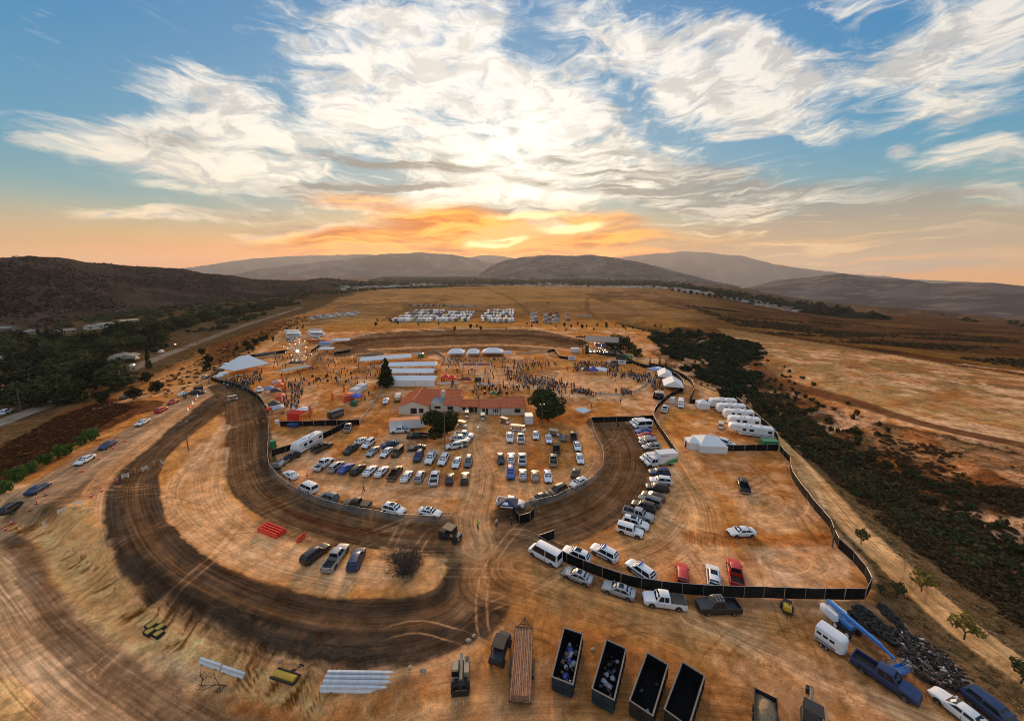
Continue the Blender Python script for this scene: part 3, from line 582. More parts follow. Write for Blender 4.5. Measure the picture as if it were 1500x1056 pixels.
# ------------------------------------------------------------------ materials for made things
_M = {}
def mat(name, rgb, rough=.6, metal=0., coat=0., grain=.0, gs=6., emit=0., spec=.5):
    """painted or bare surface with a little procedural wear in its colour"""
    if name in _M: return _M[name]
    m = bpy.data.materials.new(name); m.use_nodes = True; N = NT(m.node_tree); b = m.node_tree.nodes['Principled BSDF']
    b.inputs['Roughness'].default_value = rough; b.inputs['Metallic'].default_value = metal; b.inputs['Coat Weight'].default_value = coat; b.inputs['Coat Roughness'].default_value = .08
    b.inputs['Specular IOR Level'].default_value = spec
    g = grain if grain else .10
    tc = N.node('ShaderNodeTexCoord').outputs['Object']
    n = N.noise(tc, gs, 4, .6); f = N.sm(n, .3, .7, 1 - g, 1 + g, 'LINEAR')
    c = N.vm('SCALE', N.mix(0., rgb, rgb)); N.l.new(f, c.node.inputs['Scale'])
    N.put(b.inputs['Base Color'], c)
    if emit: b.inputs['Emission Color'].default_value = (*rgb, 1); b.inputs['Emission Strength'].default_value = emit
    _M[name] = m; return m
def paint(name, rgb, metal=0.): return mat('paint_' + name, rgb, .42, metal, .25, .06, 3.)
PAINT = dict(white=paint('white', (.78, .79, .80)), silver=paint('silver', (.40, .41, .42), .4), grey=paint('grey', (.15, .155, .16), .3), black=paint('black', (.018, .018, .02)),
             navy=paint('navy', (.020, .045, .13), .2), blue=paint('blue', (.05, .12, .42)), red=paint('red', (.55, .028, .02)), brown=paint('brown', (.075, .05, .032), .2), tan=paint('tan', (.36, .29, .20), .2),
             green=paint('green', (.02, .22, .07)), yellow=paint('yellow', (.62, .36, .02)), sky=paint('sky blue', (.05, .22, .62)), cream=paint('cream', (.62, .54, .40)), orange=paint('orange', (.80, .14, .03)))
GLASS = mat('dark_glass', (.012, .016, .022), .06, 0, 0, .02)
TYRE = mat('tyre_rubber', (.018, .017, .016), .85, grain=.25); RIM = mat('wheel_alloy', (.42, .42, .43), .35, .8)
HEADL = mat('headlamp', (.75, .76, .78), .12); TAIL = mat('tail_lamp', (.42, .012, .012), .2)
TRIM = mat('black_trim', (.022, .022, .022), .6); STEEL = mat('galvanised_steel', (.42, .42, .41), .45, .7, grain=.15); RUST = mat('rusty_steel', (.12, .06, .035), .85, .2, grain=.4, gs=3)
WOOD = mat('weathered_plank', (.36, .18, .09), .85, grain=.30, gs=4); POLE = mat('weathered_pole', (.16, .11, .075), .9, grain=.3)
CANVAS = mat('white_canvas', (.80, .81, .83), .75, grain=.05, gs=1.5); SCREEN = mat('black_mesh_screen', (.010, .010, .011), .9, grain=.3, gs=2., spec=.15)
STUCCO = mat('white_stucco', (.66, .60, .50), .9, grain=.10, gs=2); TILE = mat('red_roof_tile', (.60, .150, .055), .8, grain=.35, gs=3)
PLASTICW = mat('white_plastic', (.74, .77, .80), .5, grain=.06); PLASTICR = mat('red_orange_plastic', (.80, .055, .02), .45, grain=.08)
CONCRETE = mat('white_concrete', (.66, .68, .70), .85, grain=.12, gs=2)
DKBLUE = mat('dark_blue_steel', (.012, .040, .065), .6, .2, grain=.35, gs=2); DKSTEEL = mat('dark_steel', (.022, .023, .025), .7, .2, grain=.35)
LAMP = mat('lit_lamp', (1., .80, .55), .5, emit=5.); DENIM = mat('dark_cloth', (.03, .032, .045), .9)

# ------------------------------------------------------------------ mesh building
class MB:
    """collects faces with material slots; build() links ONE mesh object"""
    def __init__(s): s.v = []; s.f = []; s.mi = []; s.mats = []
    def slot(s, m):
        if m not in s.mats: s.mats.append(m)
        return s.mats.index(m)
    def add(s, V, Fs, m):
        k = len(s.v); s.v += [tuple(p) for p in V]; s.f += [tuple(k + i for i in f) for f in Fs]; s.mi += [s.slot(m)] * len(Fs); return s
    def box(s, x0, x1, y0, y1, z0, z1, m, ch=0.):
        if ch <= 0: return s.add(box_verts(x0, x1, y0, y1, z0, z1), BOXF, m)
        c = ch; r = [(x0 + c, y0), (x1 - c, y0), (x1, y0 + c), (x1, y1 - c), (x1 - c, y1), (x0 + c, y1), (x0, y1 - c), (x0, y0 + c)]
        i = [(x0 + c, y0 + c * .6), (x1 - c, y0 + c * .6), (x1 - c * .6, y0 + c), (x1 - c * .6, y1 - c), (x1 - c, y1 - c * .6), (x0 + c, y1 - c * .6), (x0 + c * .6, y1 - c), (x0 + c * .6, y0 + c)]
        V = [(x, y, z0) for x, y in r] + [(x, y, z1 - c) for x, y in r] + [(x, y, z1) for x, y in i]
        Fs = [tuple(range(7, -1, -1)), tuple(range(16, 24))] + [(a, (a + 1) % 8, (a + 1) % 8 + 8, a + 8) for a in range(8)] + [(a + 8, (a + 1) % 8 + 8, (a + 1) % 8 + 16, a + 16) for a in range(8)]
        return s.add(V, Fs, m)
    def loft(s, rings, m, cap=True, closed=True):
        n = len(rings[0]); V = [p for r in rings for p in r]; Fs = []
        for i in range(len(rings) - 1):
            for j in range(n if closed else n - 1):
                k = (j + 1) % n; Fs.append((i * n + j, i * n + k, (i + 1) * n + k, (i + 1) * n + j))
        if cap: Fs += [tuple(range(n - 1, -1, -1)), tuple(range((len(rings) - 1) * n, len(rings) * n))]
        return s.add(V, Fs, m)
    def tube(s, a, b, r0, m, r1=None, n=6):
        a, b = Vector(a), Vector(b); r1 = r0 if r1 is None else r1; d = (b - a).normalized()
        u = d.orthogonal().normalized(); w = d.cross(u)
        return s.loft([[a + (u * math.cos(q) + w * math.sin(q)) * r0 for q in (2 * PI * k / n for k in range(n))], [b + (u * math.cos(q) + w * math.sin(q)) * r1 for q in (2 * PI * k / n for k in range(n))]], m)
    def slab(s, quad, m, th=.02, shrink=0.):
        q = [Vector(p) for p in quad]; c = sum(q, Vector()) / len(q); nrm = (q[1] - q[0]).cross(q[2] - q[1]).normalized()
        q = [p + (c - p) * shrink for p in q]; n = len(q)
        return s.add([p - nrm * th for p in q] + [p + nrm * th for p in q], [tuple(range(n - 1, -1, -1)), tuple(range(n, 2 * n))] + [(i, (i + 1) % n, (i + 1) % n + n, i + n) for i in range(n)], m)
    def wheel(s, x, y, z, r, w, m=None, n=14):
        sg = 1 if y > 0 else -1; R = lambda rr, yy: [(x + rr * math.cos(2 * PI * k / n), yy, z + rr * math.sin(2 * PI * k / n)) for k in range(n)]
        s.loft([R(r * .9, y - sg * w), R(r, y - sg * w * .8), R(r, y - sg * w * .15), R(r * .93, y), R(r * .62, y)], TYRE, cap=False)
        s.loft([R(r * .62, y), R(r * .5, y - sg * .03), R(r * .12, y - sg * .01)], m or RIM, cap=False)
        s.add(R(r * .12, y - sg * .01), [tuple(range(n))], m or RIM); s.add(R(r * .9, y - sg * w), [tuple(range(n))], TYRE); return s
    def mesh(s, name, smooth=None):
        me = bpy.data.meshes.new(name); me.from_pydata([tuple(p) for p in s.v], [], s.f)
        for m in s.mats: me.materials.append(m)
        me.polygons.foreach_set('material_index', s.mi); me.update()
        bm = bmesh.new(); bm.from_mesh(me); bmesh.ops.recalc_face_normals(bm, faces=bm.faces); bm.to_mesh(me); bm.free()
        if smooth is not None:
            me.polygons.foreach_set('use_smooth', [True] * len(me.polygons)); me.set_sharp_from_angle(angle=math.radians(smooth))
        return me
    def build(s, name, parent=None, smooth=None, loc=None): return link(name, s.mesh(name, smooth), parent, loc)
def link(name, me, parent=None, loc=None, rz=0.):
    o = bpy.data.objects.new(name, me); COL.objects.link(o)
    if parent: o.parent = parent
    if loc is not None: o.location = loc
    if rz: o.rotation_euler = (0, 0, rz)
    return o
def tag(o, label, cat, group=None):
    o['label'] = label; o['category'] = cat
    if group: o['group'] = group
    return o
def thing(name, label, cat, loc, rz=0., group=None):
    o = bpy.data.objects.new(name, None); COL.objects.link(o); o.location = loc; o.rotation_euler = (0, 0, rz); o.empty_display_size = .5
    return tag(o, label, cat, group)
def stamp(kind, proto, label, cat, loc, rz=0., group=None, paintmat=None, sc=1.):
    """a thing and its own copy of every part of the proto (meshes shared, paint per object)"""
    t = thing(kind, label, cat, loc, rz, group); t.scale = (sc, sc, sc)
    for nm, me, painted, subs in proto:
        o = link(nm, me, t)
        if painted and paintmat:
            o.material_slots[0].link = 'OBJECT'; o.material_slots[0].material = paintmat
        if nm == 'door_seam': o['kind'] = 'stuff'
        for n2, m2 in subs: link(n2, m2, o)
    return t

# ------------------------------------------------------------------ road vehicles (front towards +x, wheels on z = 0)
WHITE = PAINT['white']
def interp(x, tab): return float(np.interp(x, [a for a, _ in tab], [b for _, b in tab]))
def ring_body(x, w, z0, zm, zb, zt):
    h = [(0, z0), (.80 * w, z0), (.95 * w, z0 + .10), (w, zm), (.985 * w, zb - .06), (.93 * w, zb), (.62 * w, max(zt, zb)), (0, max(zt, zb) + .015)]
    return [(x, y, z) for y, z in h] + [(x, -y, z) for y, z in h[-2:0:-1]]
def car_proto(L, Wd, top, stations, cab, wheels, wr=.33, van=False):
    """stations: x, half width factor, deck height; cab: rear base, rear roof, front roof, front base, belt z"""
    w = Wd / 2; parts = []
    b = MB(); rings = []
    for x, wf, zt in stations:
        zb = min(zt - .02, cab[4]); rings.append(ring_body(x, w * wf, .24 if abs(x) < L / 2 - .25 else .36, .58, zb, zt))
    b.loft(rings, WHITE)
    x0, x1, x2, x3, zb = cab; wb, wr_ = w * .90, w * (.86 if van else .70)
    def cr(x, zt, f):
        yy = wb + (wr_ - wb) * f
        return [(x, -wb, zb - .08), (x, -yy - .0, zt - .07 * f), (x, -yy * .86, zt), (x, 0, zt + .03 * f), (x, yy * .86, zt), (x, yy, zt - .07 * f), (x, wb, zb - .08)]
    n = 3
    rg = [cr(x0, zb, 0.), cr(x0 * .5 + x1 * .5, zb + (top - zb) * .56, .55), cr(x1, top - .04, 1.)]
    for k in range(1, n): rg.append(cr(x1 + (x2 - x1) * k / n, top, 1.))
    rg += [cr(x2, top - .03, 1.), cr(x2 * .5 + x3 * .5, zb + (top - zb) * .54, .55), cr(x3, zb, 0.)]
    b.loft(rg, WHITE)
    parts.append(('body', b.mesh('body', 38), True, []))
    def glass(nm, quad, sh):
        parts.append((nm, MB().slab(quad, GLASS, .018, sh).mesh(nm), False, []))
    lerp = lambda a, c, t: a + (c - a) * t
    ft, ff = .06, .92
    glass('windshield', [(lerp(x3, x2, ft), -lerp(wb, wr_, ft) * .88, lerp(zb, top, ft)), (lerp(x3, x2, ft), lerp(wb, wr_, ft) * .88, lerp(zb, top, ft)), (lerp(x3, x2, ff), lerp(wb, wr_, ff) * .86, lerp(zb, top, ff)), (lerp(x3, x2, ff), -lerp(wb, wr_, ff) * .86, lerp(zb, top, ff))], .03)
    glass('rear_window', [(lerp(x0, x1, ff), -lerp(wb, wr_, ff) * .84, lerp(zb, top, ff) - .0), (lerp(x0, x1, ff), lerp(wb, wr_, ff) * .84, lerp(zb, top, ff)), (lerp(x0, x1, .12), lerp(wb, wr_, .12) * .84, lerp(zb, top, .12)), (lerp(x0, x1, .12), -lerp(wb, wr_, .12) * .84, lerp(zb, top, .12))], .03)
    for sg in (-1, 1):
        za, zc = zb + .05, top - .11; xm = (x1 + x2) / 2 + .1
        ya = lambda z: sg * (lerp(wb, wr_, (z - zb + .08) / (top - zb)) + .012)
        fx = lambda z, a, c: lerp(a, c, min(1, (z - zb) / (top - zb)))
        q1 = [(fx(za, x0, x1) + .28, ya(za), za), (xm - .05, ya(za), za), (xm - .05, ya(zc), zc), (fx(zc, x0, x1) + .16, ya(zc), zc)]
        q2 = [(xm + .05, ya(za), za), (fx(za, x3, x2) - .30, ya(za), za), (fx(zc, x3, x2) - .16, ya(zc), zc), (xm + .05, ya(zc), zc)]
        glass('side_window', q1 if sg < 0 else q1[::-1], .02); glass('side_window', q2 if sg < 0 else q2[::-1], .02)
        parts.append(('mirror', MB().box(x3 - .34, x3 - .20, *sorted((sg * (w * .93), sg * (w + .13))), zb + .02, zb + .17, WHITE, .02).mesh('mirror'), True, []))
        xf, xr = L / 2 - .10, -L / 2 + .06; zf = min(.72, interp(xf, [(a, c) for a, _, c in stations]) - .08)
        parts.append(('headlight', MB().box(xf - .22, xf + .035, *sorted((sg * w * .52, sg * w * .86)), zf - .09, zf + .06, HEADL, .02).mesh('headlight'), False, []))
        zt = .95 if top > 1.6 else .82
        parts.append(('taillight', MB().box(xr - .05, xr + .12, *sorted((sg * w * .60, sg * w * .90)), zt - .10, zt + .08, TAIL, .02).mesh('taillight'), False, []))
    for x in wheels:
        for sg in (-1, 1):
            q = [(x + wr * 1.2 * math.cos(k), sg * (w + .004), wr + .03 + wr * 1.16 * math.sin(k)) for k in np.linspace(-.5, PI + .5, 15)]; parts.append(('wheel_arch', MB().add(q + [(px_, sg * (w - .12), pz_) for px_, _, pz_ in q], [tuple(range(15))] + [(i, i + 1, i + 16, i + 15) for i in range(14)], TRIM).mesh('wheel_arch'), False, []))
    seam = MB()
    for sg in (-1, 1):
        for x in ((x1 + x2) / 2 + .1, x3 - .12, (x1 + x2) / 2 + .1 - (x3 - .22 - (x1 + x2) / 2)):
            if -L / 2 + .5 < x < L / 2 - .5 and not (L > 5.5 and top < 2 and x < -.6): seam.box(x - .012, x + .012, *sorted((sg * w * .97, sg * (w + .006))), .40, cab[4] - .10, TRIM)
        seam.box(x1 + .2, x3 - .2, *sorted((sg * w * .97, sg * (w + .008))), .27, .36, TRIM)
    parts.append(('door_seam', seam.mesh('door_seam'), False, []))
    parts.append(('grille', MB().box(L / 2 - .1, L / 2 + .02, -w * .42, w * .42, .50, .66, TRIM, .02).mesh('grille'), False, []))
    for x in wheels:
        for sg in (-1, 1):
            parts.append(('wheel', MB().wheel(x, sg * (w + .018), wr, wr, .22).mesh('wheel', 40), False, []))
    parts.append(('bumper', MB().box(L / 2 - .16, L / 2 + .03, -w * .74, w * .74, .28, .46, TRIM, .03).mesh('bumper'), False, []))
    return parts
SEDAN = car_proto(4.85, 1.85, 1.44, [(-2.42, .80, .88), (-2.36, .88, 1.0), (-2.1, .95, 1.05), (-1.5, 1., 1.06), (-.5, 1., .98), (.6, 1., .98), (1.1, 1., .96), (1.8, .97, .88), (2.2, .90, .76), (2.40, .76, .62)], (-1.95, -1.05, .15, 1.05, .97), (-1.42, 1.42))
SUV = car_proto(4.80, 1.95, 1.76, [(-2.40, .84, .98), (-2.34, .93, 1.06), (-2.0, .98, 1.08), (-.5, 1., 1.08), (.7, 1., 1.08), (1.2, 1., 1.08), (1.9, .97, 1.02), (2.25, .90, .92), (2.40, .80, .76)], (-2.32, -1.95, .30, 1.15, 1.07), (-1.42, 1.42), .37)
JEEP = car_proto(4.60, 1.88, 1.86, [(-2.30, .90, 1.05), (-2.2, .96, 1.10), (0, 1., 1.10), (.8, 1., 1.10), (1.0, .96, 1.12), (2.1, .86, 1.10), (2.28, .80, 1.04), (2.30, .76, .7)], (-2.26, -2.20, .62, .86, 1.10), (-1.35, 1.40), .40, True)
VAN = car_proto(5.9, 2.02, 2.40, [(-2.95, .93, 1.05), (-2.9, .97, 1.12), (-1., 1., 1.15), (1.5, 1., 1.15), (2.1, 1., 1.15), (2.5, .96, 1.08), (2.8, .88, .95), (2.95, .78, .72)], (-2.92, -2.86, 1.45, 2.35, 1.14), (-1.85, 1.85), .35, True)
MINIVAN = car_proto(5.2, 2.0, 1.95, [(-2.6, .90, 1.0), (-2.5, .97, 1.06), (0, 1., 1.08), (1.3, 1., 1.06), (2., .97, .98), (2.4, .88, .85), (2.6, .76, .68)], (-2.55, -2.42, .9, 1.95, 1.06), (-1.55, 1.6), .35, True)
def pickup_proto(L=5.85, Wd=2.02, top=1.92, rack=False, cover=False):
    w = Wd / 2
    st = [(-.75, 1., 1.14), (-.3, 1., 1.14), (.9, 1., 1.14), (1.3, 1., 1.16), (2.0, .98, 1.14), (2.6, .93, 1.06), (2.85, .86, .92), (2.92, .80, .74)]
    p = car_proto(L, Wd, top, st, (-.72, -.62, .72, 1.32, 1.13), (-1.75, 1.85), .40, False)
    b = MB(); x0, x1, z0, z1 = -2.9, -.70, .52, 1.16
    b.box(x0, x1, w * .86, w, z0 - .12, z1, WHITE, .04); b.box(x0, x1, -w, -w * .86, z0 - .12, z1, WHITE, .04); b.box(x0, x0 + .12, -w * .86 + .003, w * .86 - .003, z0 - .02, z1 - .02, WHITE, .02)
    p.append(('bed', b.mesh('bed', 30), True, []))
    f = MB(); f.box(x0 + .123, x1 + .02, -w * .86 + .003, w * .86 - .003, .45, .62, TRIM); f.box(x1 - .02, x1 + .04, -w * .8, w * .8, .62, 1.12, TRIM); p.append(('bed_floor', f.mesh('bed_floor'), False, []))
    if cover: p.append(('bed_cover', MB().box(x0 + .05, x1, -w * .92, w * .92, 1.165, 1.215, TRIM, .02).mesh('bed_cover'), False, []))
    p.append(('rear_bumper', MB().box(x0 - .12, x0 - .003, -w * .9, w * .9, .42, .60, STEEL, .03).mesh('rear_bumper'), False, []))
    return p
PICKUP = pickup_proto(); PICKUPC = pickup_proto(cover=True)
PICKUPR = pickup_proto(); _r = MB()
for yy in (-.55, .55): _r.box(-.55, .62, yy - .03, yy + .03, 1.98, 2.04, STEEL)
for xx in (-.5, .0, .5): _r.box(xx - .03, xx + .03, -.52, .52, 2.043, 2.08, STEEL)
PICKUPR.append(('roof_rack', _r.mesh('roof_rack'), False, []))
LBAR = MB().box(-.12, .12, -.62, .62, 1.80, 1.93, mat('blue_light_bar', (.08, .12, .5), .2), .03).mesh('light_bar')
STRIPE = MB(); STRIPE.box(-1.3, 1.2, .978, .984, .62, .86, mat('dark_livery', (.03, .05, .09), .4)); STRIPE.box(-1.3, 1.2, -.984, -.978, .62, .86, mat('dark_livery', (.03, .05, .09), .4))
PATROL = list(SUV) + [('light_bar', LBAR, False, []), ('door_stripe', STRIPE.mesh('door_stripe'), False, [])]
_sr = MB().box(-.75, -.05, -.42, .42, 1.455, 1.475, GLASS).mesh('sunroof'); SEDANS = list(SEDAN) + [('sunroof', _sr, False, [])]
_sr2 = MB().box(-.9, .1, -.48, .48, 1.775, 1.795, GLASS).mesh('sunroof'); SUVS = list(SUV) + [('sunroof', _sr2, False, [])]
def box_truck():
    p = car_proto(3.0, 2.1, 2.3, [(-1.3, 1., 1.25), (.3, 1., 1.25), (.8, 1., 1.2), (1.3, .92, 1.1), (1.5, .84, .8)], (-1.28, -1.2, .2, .85, 1.22), (.85,), .42, True)
    q = []
    for nm, me, pt, sb in p:
        me2 = me.copy(); me2.transform(Matrix.Translation((2.3, 0, 0))); q.append((nm, me2, pt, sb))
    b = MB().box(-4.0, .95, -1.22, 1.22, .95, 3.55, WHITE, .05); q.append(('cargo_box', b.mesh('cargo_box'), True, []))
    g = MB(); G_ = mat('green_livery', (.02, .28, .06), .5); K = mat('grey_lettering', (.12, .14, .16), .5)
    for sg in (-1, 1):
        y = sg * 1.226; a = [(-3.9, y, 1.05), (-.3, y, 1.05), (-1.6, y, 1.7), (-3.9, y, 2.25)]; g.add([(x, yy + sg * .004, z) for x, yy, z in a], [(0, 1, 2, 3)], G_)
        a = [(-.1, y, 1.05), (.1, y, 1.05), (-1.4, y, 1.85), (-3.9, y, 2.6), (-3.9, y, 2.48), (-1.45, y, 1.75)]; g.add([(x, yy + sg * .004, z) for x, yy, z in a], [(0, 1, 2, 5), (5, 2, 3, 4)], K)
        for k in range(7): g.box(-1.35 + k * .28, -1.16 + k * .28, y - .006, y + .006, 2.85, 3.1, K)
    q.append(('livery', g.mesh('livery'), False, []))
    for sg in (-1, 1): q.append(('wheel', MB().wheel(-2.6, sg * 1.05, .42, .42, .45).mesh('wheel', 40), False, []))
    q.append(('chassis', MB().box(-3.95, 1.2, -.5, .5, .6, .945, TRIM).mesh('chassis'), False, [])); return q
BOXTRUCK = box_truck()
def trailer_rv(L=9.5, fifth=False, slide=True):
    w, z0, z1 = 1.25, .55, 3.15; p = []
    def ring(x, a, b): return [(x, -w, a), (x, -w, b - .18), (x, -w + .14, b), (x, 0, b + .05), (x, w - .14, b), (x, w, b - .18), (x, w, a)]
    h = L / 2
    if fifth: st = [ring(-h, z0, z1), ring(-h + .1, z0, z1 + .04), ring(h - 2.7, z0, z1 + .05), ring(h - 2.3, 1.55, z1 + .25), ring(h - .8, 1.6, z1 + .2), ring(h - .25, 1.7, z1 - .2), ring(h, 1.9, z1 - .75)]
    else: st = [ring(-h, z0, z1), ring(-h + .1, z0, z1 + .04), ring(h - .9, z0, z1), ring(h - .4, z0, z1 - .25), ring(h - .08, z0 + .1, z1 - .95), ring(h, z0 + .2, z1 - 1.5)]
    p.append(('body', MB().loft(st, WHITE).mesh('body', 35), True, []))
    gw = mat('grey_graphic', (.22, .26, .31), .5)
    for sg in (-1, 1):
        y0, y1 = sorted((sg * (w + .002), sg * (w + .025)))
        for xa, xb in ((-h + .5, -h + 1.5), (-.6, .5), (1.3, 2.2)):
            f = MB().box(xa, xb, y0, y1, 1.75, 2.45, TRIM).mesh('window'); g = MB().box(xa + .06, xb - .06, *sorted((sg * (w + .027), sg * (w + .035))), 1.81, 2.39, GLASS).mesh('pane')
            p.append(('window', f, False, [('pane', g)]))
        s = MB(); s.add([(x, sg * (w + .006), z) for x, z in ((-h + .2, 1.0), (1.2, 1.15), (h - 1.6, 1.55), (h - 1.5, 1.68), (1.1, 1.32), (-h + .2, 1.18))], [(0, 1, 4, 5), (1, 2, 3, 4)], gw)
        s.add([(x, sg * (w + .006), z) for x, z in ((-h + .2, .72), (h - 2.9, .72), (h - 2.9, .86), (-h + .2, .86))], [(0, 1, 2, 3)], gw); p.append(('graphic', s.mesh('graphic'), False, []))
    p.append(('door', MB().box(.75, 1.15, -w - .03, -w - .003, .75, 2.6, mat('trailer_door', (.30, .32, .34), .5)).mesh('door'), False, []))
    for xa in (-h * .45, h * .2): p.append(('roof_unit', MB().box(xa - .45, xa + .45, -.36, .36, z1 + .05, z1 + .36, PLASTICW, .10).mesh('roof_unit'), False, []))
    p.append(('roof_vent', MB().box(-.2, .2, .5, .9, z1 + .03, z1 + .16, TRIM, .03).mesh('roof_vent'), False, []))
    if slide: p.append(('slide_out', MB().box(-2.6, -.85, -w - .55, -w - .002, .95, 2.85, WHITE, .04).mesh('slide_out'), True, []))
    for x in (-1.3, -.35):
        for sg in (-1, 1): p.append(('wheel', MB().wheel(x, sg * (w + .01), .36, .36, .22).mesh('wheel', 40), False, []))
    if not fifth:
        t = MB(); t.tube((h - .2, -.5, .6), (h + 1., 0, .6), .05, TRIM); t.tube((h - .2, .5, .6), (h + 1., 0, .6), .05, TRIM); t.tube((h + .9, 0, .6), (h + .9, 0, .0), .04, TRIM); p.append(('hitch', t.mesh('hitch'), False, []))
    else:
        t = MB(); t.box(h - 1.2, h - .8, -.15, .15, 1.2, 1.6, TRIM); t.tube((h - 1.9, -.8, 1.6), (h - 1.9, -.8, 0), .06, TRIM); t.tube((h - 1.9, .8, 1.6), (h - 1.9, .8, 0), .06, TRIM); p.append(('landing_gear', t.mesh('landing_gear'), False, []))
    return p
RV1, RV5 = trailer_rv(8.6), trailer_rv(11.2, True)
def golf_cart(n=2, roof=PAINT['cream']):
    L = 1.5 + n * .8; h = L / 2; p = []
    b = MB(); b.box(-h, h, -.6, .6, .28, .45, TRIM, .04); b.box(h - .55, h, -.58, .58, .45, .82, WHITE, .10); b.box(-h, -h + .5, -.58, .58, .45, .75, WHITE, .06); p.append(('body', b.mesh('body', 40), True, []))
    p.append(('roof', MB().box(-h + .05, h - .25, -.66, .66, 1.86, 1.93, roof, .05).mesh('roof'), False, []))
    for k in range(n):
        x = -h + .55 + k * .85; s = MB(); s.box(x, x + .48, -.52, .52, .45, .78, mat('tan_vinyl', (.30, .22, .13), .6), .05); s.box(x - .08, x - .003, -.52, .52, .7, 1.22, mat('tan_vinyl', (.30, .22, .13), .6), .03); p.append(('seat', s.mesh('seat'), False, []))
    q = MB()
    for x, xx in ((h - .35, h - .6), (-h + .15, -h + .2)):
        for y in (-.56, .56): q.tube((x, y, .7), (xx, y, 1.86), .025, TRIM)
    p.append(('roof_frame', q.mesh('roof_frame'), False, []))
    for x in (-h + .4, h - .4):
        for sg in (-1, 1): p.append(('wheel', MB().wheel(x, sg * .62, .24, .24, .2).mesh('wheel', 40), False, []))
    return p
CART2, CART6 = golf_cart(2), golf_cart(4)
KIND = dict(sedan=(SEDAN, 'sedan'), sedans=(SEDANS, 'sedan'), suv=(SUV, 'suv'), suvs=(SUVS, 'suv'), jeep=(JEEP, 'off_road_suv'), van=(VAN, 'passenger_van'), minivan=(MINIVAN, 'minivan'), pickup=(PICKUP, 'pickup_truck'), pickupc=(PICKUPC, 'pickup_truck'), pickupr=(PICKUPR, 'pickup_truck'), patrol=(PATROL, 'patrol_suv'), boxtruck=(BOXTRUCK, 'box_truck'), rv=(RV1, 'travel_trailer'), rv5=(RV5, 'travel_trailer'), cart=(CART2, 'golf_cart'), cart6=(CART6, 'golf_cart'))
CAT = dict(sedan='car', suv='car', off_road_suv='car', passenger_van='van', minivan='van', pickup_truck='pickup truck', patrol_suv='patrol car', box_truck='truck', travel_trailer='caravan', golf_cart='golf cart')
USED = {}
def car(kind, colour, px, py, dx, dy, label, group=None, up=.7, sc=1.):
    pr, nm = KIND[kind]; p = G(px, py, up); a = heading(px, py, dx, dy, up); p.z = gz(p.x, p.y)
    return stamp(nm, pr, label, CAT[nm], p, a, group, PAINT[colour], sc)
# ------------------------------------------------------------------ parked and moving vehicles
ORD = ['first', 'second', 'third', 'fourth', 'fifth', 'sixth', 'seventh', 'eighth', 'ninth', 'tenth', 'eleventh', 'twelfth', 'thirteenth', 'fourteenth', 'fifteenth', 'sixteenth', 'seventeenth', 'eighteenth', 'nineteenth', 'twentieth', 'twenty first', 'twenty second']
NOUN = dict(sedan='saloon car', sedans='sunroof saloon car', suv='estate suv', suvs='glass roofed suv', jeep='boxy off-road suv', van='passenger van', minivan='minivan', pickup='pickup truck', pickupc='covered bed pickup', pickupr='roof racked pickup', patrol='light bar patrol suv', boxtruck='box truck', cart='golf cart', cart6='six seat golf cart', rv='caravan', rv5='long caravan')
def row(where, group, items, order='from left'):
    for i, (k, c, px, py, dx, dy) in enumerate(items):
        car(k, c, px, py, dx, dy, f'{c} {NOUN[k]}, {ORD[i]} {order} in {where}', group)
lot = 'cars parked in the lot below the tiled house'
row('front row left of lot track', lot, [('pickup', 'white', 474, 679, 10, -7), ('suv', 'silver', 492, 683, 10, -8), ('sedan', 'blue', 507, 684.6, 9, -7), ('suv', 'black', 524.4, 687, 9, -8), ('sedan', 'white', 542, 688.4, 8, -8), ('sedan', 'white', 559.4, 689.4, 8, -8), ('pickup', 'brown', 579, 692, 6, -8), ('sedan', 'white', 595.6, 696.4, 5, -8), ('suv', 'silver', 615, 697.4, 4, -9), ('pickup', 'white', 636.4, 699.4, 2, -9), ('sedan', 'black', 658.6, 700, 1, -9), ('suv', 'brown', 681, 700, 1, -9)])
row('back row left of lot track', lot, [('suv', 'black', 514, 658, -10, 7), ('sedan', 'white', 526.5, 646.5, -10, 7), ('suv', 'white', 539.6, 649.6, -9, 7), ('sedan', 'silver', 546, 660.6, -9, 8), ('sedan', 'white', 565.6, 662, -8, 8), ('sedan', 'navy', 571, 650, -12, 3), ('jeep', 'brown', 582, 662, -8, 8), ('sedan', 'black', 610.6, 655.6, -12, 1), ('suv', 'navy', 613, 668, -5, 9), ('pickup', 'white', 631, 670, -5, 9), ('suv', 'white', 649.4, 673, -5, 9), ('sedan', 'white', 668.6, 677, -3, 9), ('suv', 'grey', 686, 676, -2, 9)])
row('line along the bottom wire fence', lot, [('sedan', 'white', 425.6, 694.6, -8, -5), ('minivan', 'white', 451, 714, -9, -4), ('suv', 'grey', 481, 728, -9, -3), ('pickupc', 'brown', 523, 738, -10, -1.5), ('suvs', 'white', 577, 746, 10, 2.5), ('sedans', 'white', 630, 749.6, 10, 2), ('pickup', 'white', 748, 736, 10, 1.5), ('sedan', 'black', 791, 729, -9, 3.5), ('suv', 'brown', 816.6, 718, -9, 4), ('sedan', 'white', 847, 706, -9, 5)])
row('front row right of lot track', lot, [('suv', 'blue', 748, 692, 0, 9), ('sedan', 'silver', 766, 694, 0, -9), ('sedan', 'tan', 784, 695.6, 0, -9), ('sedan', 'white', 802.6, 697, 1, 9), ('sedan', 'brown', 843, 691, 3, -9)])
